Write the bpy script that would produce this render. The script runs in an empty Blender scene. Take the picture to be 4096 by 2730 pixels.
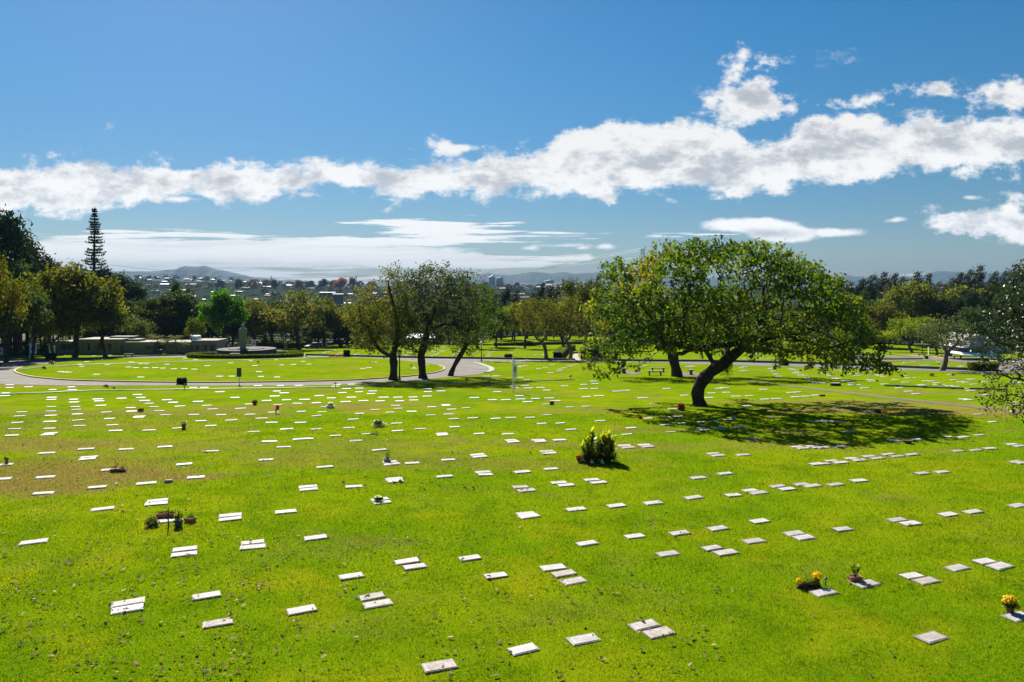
import bpy, math, random
import numpy as np
from mathutils import Vector, Matrix
random.seed(7)
RNG = np.random.default_rng(11)
SC = bpy.context.scene
COL = SC.collection
F = 3072.0; HX = 2048.0; HY = 1150.0; CH = 8.0      # focal length in photo pixels, horizon point, camera height
R = math.radians
# ------------------------------------------------------------------ ground profile
def _slope(y):
    return np.interp(y, [0, 35, 55, 180, 200, 290, 330, 500, 560], [0, 0, .05, .05, .025, .025, .15, .15, 0])
_YS = np.arange(0, 700.5, .5)
_ZS = -np.concatenate([[0], np.cumsum((_slope(_YS)[1:] + _slope(_YS)[:-1]) * .25)])
ZB = float(_ZS[-1])
def ground_z(y):
    return float(np.interp(y, _YS, _ZS))
_GY = np.linspace(8, 300, 3000)
_GP = HY + F * (CH - np.interp(_GY, _YS, _ZS)) / _GY          # photo row of each distance
def gy(py):
    return float(np.interp(-py, -_GP, _GY))
ISLROWS = []
def G(px, py, dz=0.0):                                         # ground point seen at a photo pixel
    y = gy(py)
    if ISLROWS and 1431 < py < 1532 and np.interp(-py, [-r[0] for r in ISLROWS], [r[1] for r in ISLROWS]) + 4 < px < np.interp(-py, [-r[0] for r in ISLROWS], [r[2] for r in ISLROWS]) - 4: dz += .10
    return Vector(((px - HX) * y / F, y, ground_z(y) + dz))
def AT(px, py, y):                                             # point at distance y
    return Vector(((px - HX) * y / F, y, CH - (py - HY) * y / F))
def on(px, y):
    return Vector(((px - HX) * y / F, y, ground_z(y)))
# ------------------------------------------------------------------ tagging
def tag(o, label=None, cat=None, group=None, kind=None):
    if label: o['label'] = label
    if cat: o['category'] = cat
    if group: o['group'] = group
    if kind: o['kind'] = kind
    return o
def empty(name, loc, rz=0.0, label=None, cat=None, group=None):
    o = bpy.data.objects.new(name, None); COL.objects.link(o)
    o.empty_display_size = .1
    o.location = loc; o.rotation_euler = (0, 0, rz)
    return tag(o, label, cat, group)
def copy_tree(o, parent=None):
    c = o.copy(); COL.objects.link(c); c.parent = parent
    for ch in list(o.children): copy_tree(ch, c)
    return c
# ------------------------------------------------------------------ materials
def newmat(name):
    m = bpy.data.materials.new(name); m.use_nodes = True
    nt = m.node_tree; nt.nodes.clear()
    return m, nt, nt.nodes, nt.links
def mat(name, col, rough=.7, var=.25, scale=3.0, metal=0.0, bump=0.0, bscale=None, spec=.4, col2=None, coord='Object', alpha=None):
    m, nt, N, L = newmat(name)
    out = N.new('ShaderNodeOutputMaterial'); b = N.new('ShaderNodeBsdfPrincipled')
    L.new(b.outputs[0], out.inputs[0])
    b.inputs['Roughness'].default_value = rough; b.inputs['Metallic'].default_value = metal
    b.inputs['Specular IOR Level'].default_value = spec
    tc = N.new('ShaderNodeTexCoord'); nz = N.new('ShaderNodeTexNoise')
    nz.inputs['Scale'].default_value = scale; nz.inputs['Detail'].default_value = 6; nz.inputs['Roughness'].default_value = .65
    L.new(tc.outputs[coord], nz.inputs['Vector'])
    mx = N.new('ShaderNodeMix'); mx.data_type = 'RGBA'
    c2 = col2 or tuple(max(0, c * (1 - var)) for c in col)
    c1 = col if col2 else tuple(min(1, c * (1 + var * .5)) for c in col)
    mx.inputs[6].default_value = (*c1, 1); mx.inputs[7].default_value = (*c2, 1)
    rp = N.new('ShaderNodeMapRange'); rp.inputs['From Min'].default_value = .35; rp.inputs['From Max'].default_value = .65
    L.new(nz.outputs[0], rp.inputs[0]); L.new(rp.outputs[0], mx.inputs[0])
    L.new(mx.outputs[2], b.inputs['Base Color'])
    if bump:
        n2 = N.new('ShaderNodeTexNoise'); n2.inputs['Scale'].default_value = bscale or scale * 6; n2.inputs['Detail'].default_value = 5
        L.new(tc.outputs[coord], n2.inputs['Vector'])
        bp = N.new('ShaderNodeBump'); bp.inputs['Strength'].default_value = bump; bp.inputs['Distance'].default_value = .02
        L.new(n2.outputs[0], bp.inputs['Height']); L.new(bp.outputs[0], b.inputs['Normal'])
    return m
def leafmat(name, c1, c2, c3=None, rough=.7, trans=.38, spec=.05, tscale=1.0):
    """foliage: hue differs leaf by leaf (attribute 'tint') and clump by clump; light passes through."""
    m, nt, N, L = newmat(name)
    out = N.new('ShaderNodeOutputMaterial'); b = N.new('ShaderNodeBsdfPrincipled')
    tr = N.new('ShaderNodeBsdfTranslucent'); ms = N.new('ShaderNodeMixShader')
    at = N.new('ShaderNodeAttribute'); at.attribute_name = 'tint'
    cr = N.new('ShaderNodeValToRGB'); e = cr.color_ramp.elements
    e[0].position = 0; e[0].color = (*c1, 1); e[1].position = .8; e[1].color = (*c2, 1)
    if c3:
        x = cr.color_ramp.elements.new(.95); x.color = (*c3, 1)
    L.new(at.outputs['Fac'], cr.inputs[0])
    oi = N.new('ShaderNodeObjectInfo'); hs = N.new('ShaderNodeHueSaturation')
    mr = N.new('ShaderNodeMapRange'); mr.inputs['To Min'].default_value = .8; mr.inputs['To Max'].default_value = 1.2
    L.new(oi.outputs['Random'], mr.inputs[0]); L.new(mr.outputs[0], hs.inputs['Value']); L.new(cr.outputs[0], hs.inputs['Color'])
    b.inputs['Roughness'].default_value = rough; b.inputs['Specular IOR Level'].default_value = spec
    L.new(hs.outputs[0], b.inputs['Base Color'])
    g = N.new('ShaderNodeMix'); g.data_type = 'RGBA'; g.blend_type = 'MULTIPLY'; g.inputs[0].default_value = 1
    g.inputs[7].default_value = (1.35 * tscale, 1.5 * tscale, .45 * tscale, 1); L.new(hs.outputs[0], g.inputs[6]); L.new(g.outputs[2], tr.inputs[0])
    ms.inputs[0].default_value = trans
    L.new(b.outputs[0], ms.inputs[1]); L.new(tr.outputs[0], ms.inputs[2]); L.new(ms.outputs[0], out.inputs[0])
    return m
# ------------------------------------------------------------------ mesh builder
class MB:
    def __init__(s): s.v = []; s.f = []
    def add(s, vs, fs):
        k = len(s.v); s.v += [tuple(p) for p in vs]; s.f += [tuple(i + k for i in f) for f in fs]
        return s
    def box(s, c, d, rz=0.0, top=1.0, taper=None):
        x, y, z = d[0] / 2, d[1] / 2, d[2] / 2; tx = taper if taper is not None else top
        ca, sa = math.cos(rz), math.sin(rz); vs = []
        for k, q in ((-1, 1.0), (1, tx)):
            for a, b in ((-1, -1), (1, -1), (1, 1), (-1, 1)):
                px, py = a * x * q, b * y * (q if top != 1 or taper is not None else 1)
                vs.append((c[0] + px * ca - py * sa, c[1] + px * sa + py * ca, c[2] + k * z))
        return s.add(vs, [(3, 2, 1, 0), (4, 5, 6, 7), (0, 1, 5, 4), (1, 2, 6, 5), (2, 3, 7, 6), (3, 0, 4, 7)])
    def slab(s, c, d, ch=.012, rz=0.0):                        # box with chamfered upper edge
        x, y, h = d[0] / 2, d[1] / 2, d[2]; ca, sa = math.cos(rz), math.sin(rz); vs = []
        for (ix, z) in ((0, 0), (0, h - ch), (ch, h)):
            for a, b in ((-1, -1), (1, -1), (1, 1), (-1, 1)):
                px, py = a * (x - ix), b * (y - ix)
                vs.append((c[0] + px * ca - py * sa, c[1] + px * sa + py * ca, c[2] + z))
        fs = [(3, 2, 1, 0), (8, 9, 10, 11)]
        for k in (0, 4):
            for i in range(4): fs.append((k + i, k + (i + 1) % 4, k + 4 + (i + 1) % 4, k + 4 + i))
        return s.add(vs, fs)
    def lathe(s, c, prof, n=12, sx=1.0, sy=1.0, cap=True):
        vs = []; fs = []
        for (r, z) in prof:
            for i in range(n):
                a = 2 * math.pi * i / n
                vs.append((c[0] + r * sx * math.cos(a), c[1] + r * sy * math.sin(a), c[2] + z))
        m = len(prof)
        for k in range(m - 1):
            for i in range(n):
                j = (i + 1) % n; fs.append((k * n + i, k * n + j, (k + 1) * n + j, (k + 1) * n + i))
        if cap:
            fs.append(tuple(reversed(range(n)))); fs.append(tuple((m - 1) * n + i for i in range(n)))
        return s.add(vs, fs)
    def tube(s, pts, rads, n=6, cap=True):
        pts = [Vector(p) for p in pts]
        if not hasattr(rads, '__len__'): rads = [rads] * len(pts)
        vs = []; fs = []; up = None
        for i, p in enumerate(pts):
            d = (pts[min(i + 1, len(pts) - 1)] - pts[max(i - 1, 0)])
            d = d.normalized() if d.length > 1e-9 else Vector((0, 0, 1))
            if up is None: up = Vector((1, 0, 0)) if abs(d.x) < .8 else Vector((0, 1, 0))
            a = (up - d * up.dot(d)); a = a.normalized() if a.length > 1e-6 else d.orthogonal().normalized()
            b = d.cross(a); up = a
            for k in range(n):
                t = 2 * math.pi * k / n
                vs.append(p + (a * math.cos(t) + b * math.sin(t)) * rads[i])
        for i in range(len(pts) - 1):
            for k in range(n):
                j = (k + 1) % n; fs.append((i * n + k, i * n + j, (i + 1) * n + j, (i + 1) * n + k))
        if cap: fs.append(tuple(reversed(range(n)))); fs.append(tuple((len(pts) - 1) * n + k for k in range(n)))
        return s.add(vs, fs)
    def ball(s, c, r, n=8, m=5, sx=1, sy=1, sz=1, jit=0):
        prof = [(max(.02, math.sin(math.pi * k / m)) * r, -math.cos(math.pi * k / m) * r * sz) for k in range(m + 1)]
        k0 = len(s.v); s.lathe(c, prof, n, sx, sy)
        if jit:
            for i in range(k0, len(s.v)):
                v = s.v[i]; s.v[i] = tuple(v[j] + random.uniform(-jit, jit) for j in range(3))
        return s
    def build(s, name, m, parent=None, loc=None, rz=0.0, smooth=False):
        me = bpy.data.meshes.new(name); me.from_pydata(s.v, [], s.f)
        for mm in (m if isinstance(m, (list, tuple)) else [m]): me.materials.append(mm)
        if smooth: me.shade_smooth()
        return link(name, me, parent, loc, rz)
def link(name, me, parent=None, loc=None, rz=0.0):
    o = bpy.data.objects.new(name, me); COL.objects.link(o)
    if parent is not None: o.parent = parent
    if loc is not None: o.location = loc
    if rz: o.rotation_euler = (0, 0, rz)
    return o
def npmesh(name, V, Q, m, tint=None, smooth=False):
    """fast mesh from arrays; Q is (n,3) or (n,4)"""
    me = bpy.data.meshes.new(name); n, k = Q.shape
    me.vertices.add(len(V)); me.vertices.foreach_set('co', np.ascontiguousarray(V, dtype=np.float32).ravel())
    me.loops.add(n * k); me.loops.foreach_set('vertex_index', np.ascontiguousarray(Q, dtype=np.int32).ravel())
    me.polygons.add(n); me.polygons.foreach_set('loop_start', np.arange(0, n * k, k, dtype=np.int32))
    me.update(calc_edges=True)
    me.validate()
    if smooth: me.shade_smooth()
    me.materials.append(m)
    if tint is not None:
        a = me.attributes.new('tint', 'FLOAT', 'FACE'); a.data.foreach_set('value', np.ascontiguousarray(tint, dtype=np.float32))
    return me
def leaves_mesh(name, P, size, m, up=.35, aspect=.5, rng=RNG, tint=None, droop=0.0, axis=None, axw=0.0, szvar=.35):
    """one rhombic leaf per point of P"""
    n = len(P); ax = rng.normal(size=(n, 3)); ax[:, 2] -= droop
    if axis is not None: ax = ax * (1 - axw) + np.asarray(axis) * axw
    ax /= np.linalg.norm(ax, axis=1)[:, None]
    nr = rng.normal(size=(n, 3)); nr[:, 2] = np.abs(nr[:, 2]) + up
    nr -= ax * (nr * ax).sum(1)[:, None]; nr /= np.linalg.norm(nr, axis=1)[:, None] + 1e-9
    sd = np.cross(ax, nr); s = size * (1 + rng.uniform(-szvar, szvar, n))[:, None]
    V = np.empty((n, 4, 3)); V[:, 0] = P - ax * s * .5; V[:, 2] = P + ax * s * .5
    V[:, 1] = P + sd * s * aspect * .5 + nr * s * .08; V[:, 3] = P - sd * s * aspect * .5 + nr * s * .08
    Q = np.arange(n * 4).reshape(n, 4)
    if tint is None: tint = rng.uniform(0, 1, n)
    return npmesh(name, V.reshape(-1, 3), Q, m, tint)
EXPO = 1.35; SUNE = 4.8; SKYS = .10; CLOUD = .375; SAT = 1.38; SKYV = .39; HAZE = 9e-5; SGAM = .98; HORF = .67; HAZEC = (.185, .325, .50, 1); HORC = 1.28
DUST = .8; ALT = 1600
GR_A = (.090, .172, .0012); GR_B = (.150, .205, .002); GR_C = (.055, .120, .0012); GR_D = (.20, .21, .004); GR_E = (.022, .052, .001); GR_F = (.28, .29, .04)
# ------------------------------------------------------------------ camera
cam = bpy.data.cameras.new('camera'); co = bpy.data.objects.new('camera', cam); COL.objects.link(co)
cam.sensor_width = 36; cam.lens = 27.0; cam.shift_y = -(1365 - HY) / 4096
co.location = (0, 0, CH); co.rotation_euler = (R(90), 0, 0)
cam.clip_start = .2; cam.clip_end = 60000
SC.camera = co
SC.view_settings.view_transform = 'Standard'; SC.view_settings.look = 'None'
SC.view_settings.exposure = EXPO; SC.view_settings.gamma = 1; SC.view_settings.use_curve_mapping = False
SC.cycles.max_bounces = 6; SC.cycles.diffuse_bounces = 2; SC.cycles.transparent_max_bounces = 8; SC.cycles.volume_bounces = 0
SC.cycles.transmission_bounces = 4; SC.cycles.use_denoising = True
# ------------------------------------------------------------------ sun
SUN_AZ = R(-23.0); SUN_EL = R(41.0)      # azimuth measured from +Y towards +X
sd = Vector((math.sin(SUN_AZ) * math.cos(SUN_EL), math.cos(SUN_AZ) * math.cos(SUN_EL), math.sin(SUN_EL)))
sl = bpy.data.lights.new('sun', 'SUN'); sl.energy = SUNE; sl.angle = R(.5); sl.color = (1, .95, .86)
so = bpy.data.objects.new('sun', sl); COL.objects.link(so); so.rotation_euler = (-sd).to_track_quat('-Z', 'Y').to_euler(); so.location = (0, 0, 60)
# ------------------------------------------------------------------ world: sky with its clouds
W = bpy.data.worlds.new('World'); SC.world = W; W.use_nodes = True
N = W.node_tree.nodes; L = W.node_tree.links; N.clear()
def val(x):
    n = N.new('ShaderNodeValue'); n.outputs[0].default_value = x; return n.outputs[0]
def M(op, a, b=None, c=None, clamp=False):
    n = N.new('ShaderNodeMath'); n.operation = op; n.use_clamp = clamp
    for i, x in enumerate((a, b, c)):
        if x is None: continue
        if isinstance(x, (int, float)): n.inputs[i].default_value = x
        else: L.new(x, n.inputs[i])
    return n.outputs[0]
def SM(x, a, b, t0=0.0, t1=1.0):
    n = N.new('ShaderNodeMapRange'); n.interpolation_type = 'SMOOTHSTEP'
    L.new(x, n.inputs[0]); n.inputs[1].default_value = a; n.inputs[2].default_value = b
    n.inputs[3].default_value = t0; n.inputs[4].default_value = t1
    return n.outputs[0]
tc = N.new('ShaderNodeTexCoord'); sp = N.new('ShaderNodeSeparateXYZ'); L.new(tc.outputs['Generated'], sp.inputs[0])
ym = M('MAXIMUM', sp.outputs[1], .04)
u = M('ADD', M('MULTIPLY', M('DIVIDE', sp.outputs[0], ym), 3.072), 2.048)
v = M('SUBTRACT', 1.150, M('MULTIPLY', M('DIVIDE', sp.outputs[2], ym), 3.072))
def noise(sx, sy, det, rough, off=0.0, dist=0.0, uu=None, vv=None):
    c = N.new('ShaderNodeCombineXYZ'); L.new(M('MULTIPLY', uu or u, sx), c.inputs[0]); L.new(M('MULTIPLY', vv or v, sy), c.inputs[1]); c.inputs[2].default_value = off
    n = N.new('ShaderNodeTexNoise'); n.inputs['Scale'].default_value = 1; n.inputs['Detail'].default_value = det
    n.inputs['Roughness'].default_value = rough; n.inputs['Distortion'].default_value = dist
    L.new(c.outputs[0], n.inputs['Vector']); return n.outputs[0]
def curve(pts):
    n = N.new('ShaderNodeFloatCurve'); c = n.mapping.curves[0]
    pts = [(p[0] / 4.4, p[1] / 1.2) for p in pts]
    c.points[0].location = pts[0]; c.points[1].location = pts[-1]
    for p in pts[1:-1]: c.points.new(*p)
    for p in c.points: p.handle_type = 'VECTOR'
    n.mapping.update()
    L.new(M('DIVIDE', u, 4.4, clamp=True), n.inputs['Value'])
    return M('MULTIPLY', n.outputs[0], 1.2)
def band(top, bot):
    return M('MINIMUM', M('SUBTRACT', v, curve(top)), M('SUBTRACT', curve(bot), v))
def ell(cu, cv, ru, rv, tilt=0.0):
    du = M('SUBTRACT', u, cu); dv = M('SUBTRACT', v, cv)
    if tilt: dv = M('SUBTRACT', dv, M('MULTIPLY', du, tilt))
    a = M('POWER', M('DIVIDE', du, ru), 2.0); b = M('POWER', M('DIVIDE', dv, rv), 2.0)
    return M('MULTIPLY', M('SUBTRACT', 1.0, M('SQRT', M('ADD', a, b))), min(ru, rv) * .9)
def mx(*a):
    r = a[0]
    for x in a[1:]: r = M('MAXIMUM', r, x)
    return r
TOP = [(0, .68), (.087, .66), (.26, .632), (.435, .655), (.7, .665), (.84, .65), (.9, .615), (.975, .648), (1.2, .662), (1.34, .635), (1.45, .655), (1.57, .64), (1.76, .64), (2.0, .615), (2.2, .595), (2.26, .53), (2.42, .50), (2.61, .475), (2.8, .485), (2.93, .53), (2.99, .60), (3.06, .56), (3.22, .46), (3.39, .435), (3.5, .455), (3.6, .5), (3.7, .47), (3.9, .47), (4.1, .46), (4.4, .43)]
BOT = [(0, .87), (.2, .86), (.35, .845), (.52, .835), (.61, .79), (.8, .775), (.88, .82), (1.0, .84), (1.1, .80), (1.18, .775), (1.34, .775), (1.57, .785), (1.62, .81), (1.85, .795), (2.09, .785), (2.47, .79), (2.75, .785), (3.05, .78), (3.1, .79), (3.2, .75), (3.48, .745), (3.6, .69), (3.72, .70), (3.85, .71), (4.1, .69), (4.4, .69)]
LTOP = [(0, .955), (.1, .95), (.4, .955), (.7, .937), (1.22, .95), (1.6, .97), (1.9, 1.0), (2.26, 1.022), (2.36, 1.04), (2.5, 1.2), (4.4, 1.2)]
LBOT = [(0, 1.11), (.5, 1.105), (1.0, 1.09), (1.3, 1.085), (1.57, 1.065), (2.0, 1.05), (2.26, 1.028), (2.36, 1.02), (2.5, .9), (4.4, .9)]
n1 = noise(5.5, 8.5, 9, .6, 3.1, .15)
n1b = noise(17, 24, 7, .65, 8.3)
fl = M('ADD', M('MULTIPLY', M('SUBTRACT', n1, .478), .28), M('MULTIPLY', M('SUBTRACT', n1b, .49), .13))
cum = mx(band(TOP, BOT), ell(2.995, .415, .20, .085), ell(3.02, .34, .08, .06), ell(2.96, .27, .07, .08, -.5), ell(3.05, .25, .09, .05),
         ell(4.0, .89, .27, .085), ell(4.02, .39, .20, .07), ell(3.75, .37, .15, .045), ell(3.62, .44, .1, .03), ell(1.83, .60, .09, .03), ell(3.4, .42, .09, .02, -.2))
cum = M('MULTIPLY', cum, 1.15)
c1 = M('ADD', cum, fl)
a1 = SM(c1, -.006, .055)
n2 = noise(1.5, 26, 7, .6, 1.7, .1)
st = mx(M('MULTIPLY', band(LTOP, LBOT), 1.0), ell(1.98, .94, .22, .013, .04), M('SUBTRACT', ell(.9, 1.125, .5, .012), .0), ell(1.35, 1.13, .35, .008))
a2 = SM(M('ADD', M('MINIMUM', st, .034), M('MULTIPLY', M('SUBTRACT', n2, .452), .26)), -.004, .014)
n3 = noise(10, 14, 6, .6, 5.5)
sm_ = mx(ell(3.02, .905, .24, .036, .02), ell(3.12, .93, .17, .045, .05), ell(3.33, .932, .15, .020, .0), ell(2.115, .993, .042, .014), ell(2.33, .992, .03, .009), ell(2.42, .987, .04, .01), ell(.71, .797, .08, .014),
         ell(3.58, .882, .045, .010, -.1), ell(2.25, .983, .1, .006), ell(3.88, .79, .035, .008), ell(1.83, .595, .085, .022))
a3 = SM(M('ADD', sm_, M('MULTIPLY', M('SUBTRACT', n3, .5), .03)), -.002, .012)
wisp = M('MULTIPLY', SM(M('ADD', mx(ell(3.35, .225, .10, .06), M('ADD', ell(.435, .50, .022, .032), .012), M('ADD', ell(.505, .545, .012, .022), .005), M('ADD', ell(2.08, .56, .025, .02), .01)), M('MULTIPLY', M('SUBTRACT', n1b, .55), .22)), 0, .07), .34)
al = M('MINIMUM', mx(a1, M('MULTIPLY', a2, .93), a3, wisp), 1.0)
al = M('MULTIPLY', al, SM(sp.outputs[1], .05, .2))
# cloud brightness: thick bellies are grey
n4 = noise(5.2, 10.5, 8, .6, 12.3, .25)
depth = M('ADD', M('MULTIPLY', cum, 1.6), M('MULTIPLY', M('SUBTRACT', n4, .52), 1.25))
shade = M('MULTIPLY', SM(M('ADD', depth, M('MULTIPLY', M('SUBTRACT', n1b, .5), .5)), -.02, .34), .95)
ld = M('ADD', M('MULTIPLY', ell(3.08, .935, .19, .028), 5), M('MULTIPLY', M('SUBTRACT', n3, .5), .15))
shade = mx(shade, M('MULTIPLY', SM(ld, -.02, .12), .9), M('MULTIPLY', SM(n2, .55, .40), M('MULTIPLY', a2, .25)))
cmix = N.new('ShaderNodeMix'); cmix.data_type = 'RGBA'; L.new(shade, cmix.inputs[0])
cmix.inputs[6].default_value = (1.0, 1.0, 1.0, 1); cmix.inputs[7].default_value = (.50, .54, .60, 1)
cs = N.new('ShaderNodeVectorMath'); cs.operation = 'SCALE'; L.new(cmix.outputs[2], cs.inputs[0]); L.new(SM(sp.outputs[2], .01, .22, HORC * CLOUD / SKYS, CLOUD / SKYS), cs.inputs['Scale'])
sky = N.new('ShaderNodeTexSky'); sky.sky_type = 'NISHITA'; sky.sun_disc = False
sky.sun_elevation = SUN_EL; sky.sun_rotation = SUN_AZ; sky.altitude = ALT; sky.air_density = 1.0; sky.dust_density = DUST; sky.ozone_density = 3.0
hs = N.new('ShaderNodeHueSaturation'); hs.inputs['Saturation'].default_value = SAT; hs.inputs['Hue'].default_value = .491; hs.inputs['Value'].default_value = SKYV; gm = N.new('ShaderNodeGamma'); gm.inputs[1].default_value = SGAM; L.new(sky.outputs[0], gm.inputs[0]); L.new(gm.outputs[0], hs.inputs['Color'])
ev = N.new('ShaderNodeVectorMath'); ev.operation = 'SCALE'; L.new(hs.outputs[0], ev.inputs[0]); L.new(SM(sp.outputs[2], -.02, .33, HORF, 1.0), ev.inputs['Scale'])
fin = N.new('ShaderNodeMix'); fin.data_type = 'RGBA'; L.new(al, fin.inputs[0]); L.new(ev.outputs[0], fin.inputs[6]); L.new(cs.outputs[0], fin.inputs[7])
bg = N.new('ShaderNodeBackground'); L.new(fin.outputs[2], bg.inputs[0]); bg.inputs[1].default_value = SKYS
wo = N.new('ShaderNodeOutputWorld'); L.new(bg.outputs[0], wo.inputs[0])
# ------------------------------------------------------------------ haze: one closed box of thin air
hm, hnt, hN, hL = newmat('haze_air')
ho = hN.new('ShaderNodeOutputMaterial'); pv = hN.new('ShaderNodeVolumePrincipled')
pv.inputs['Color'].default_value = HAZEC; pv.inputs['Density'].default_value = HAZE; pv.inputs['Anisotropy'].default_value = 0
hL.new(pv.outputs[0], ho.inputs['Volume'])
if HAZE > 0:
    hb = MB().box((0, 4600, 90), (19000, 10400, 310)); o = hb.build('haze', hm); tag(o, kind='stuff')
# ------------------------------------------------------------------ lawn and far land
def crest_px(px):
    return np.interp(px, [-3000, 0, 430, 600, 800, 1000, 1200, 1450, 1900, 2300, 2700, 3300, 4096, 7000],
                     [1118, 1116, 1118, 1115, 1122, 1132, 1140, 1146, 1150, 1158, 1160, 1150, 1140, 1130])
def far_z(X, Y):
    px = HX + F * X / 1800.0
    cz = CH + (HY - crest_px(px)) * 1800 / F
    t = np.clip((Y - 950) / 850, 0, 1); t = t * t * (3 - 2 * t)
    back = np.clip((Y - 1850) / 900, 0, 1); back = back * back * (3 - 2 * back)
    return ZB + (cz - ZB) * t * (1 - back) + (-20 - ZB) * back
xs = np.concatenate([np.linspace(-9000, -500, 18), np.linspace(-440, 440, 45), np.linspace(500, 9000, 18)])
ys = np.concatenate([np.arange(-60, 340, 1.0), np.linspace(342, 940, 30), np.linspace(960, 2800, 60), np.linspace(3000, 9700, 12)])
XX, YY = np.meshgrid(xs, ys)
ZZ = np.where(YY < 690, np.interp(YY, _YS, _ZS), far_z(XX, YY))
V = np.stack([XX, YY, ZZ], -1).reshape(-1, 3); nx, ny = len(xs), len(ys)
i = np.arange(ny - 1)[:, None] * nx + np.arange(nx - 1)[None, :]
Q = np.stack([i, i + 1, i + nx + 1, i + nx], -1).reshape(-1, 4)

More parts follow.
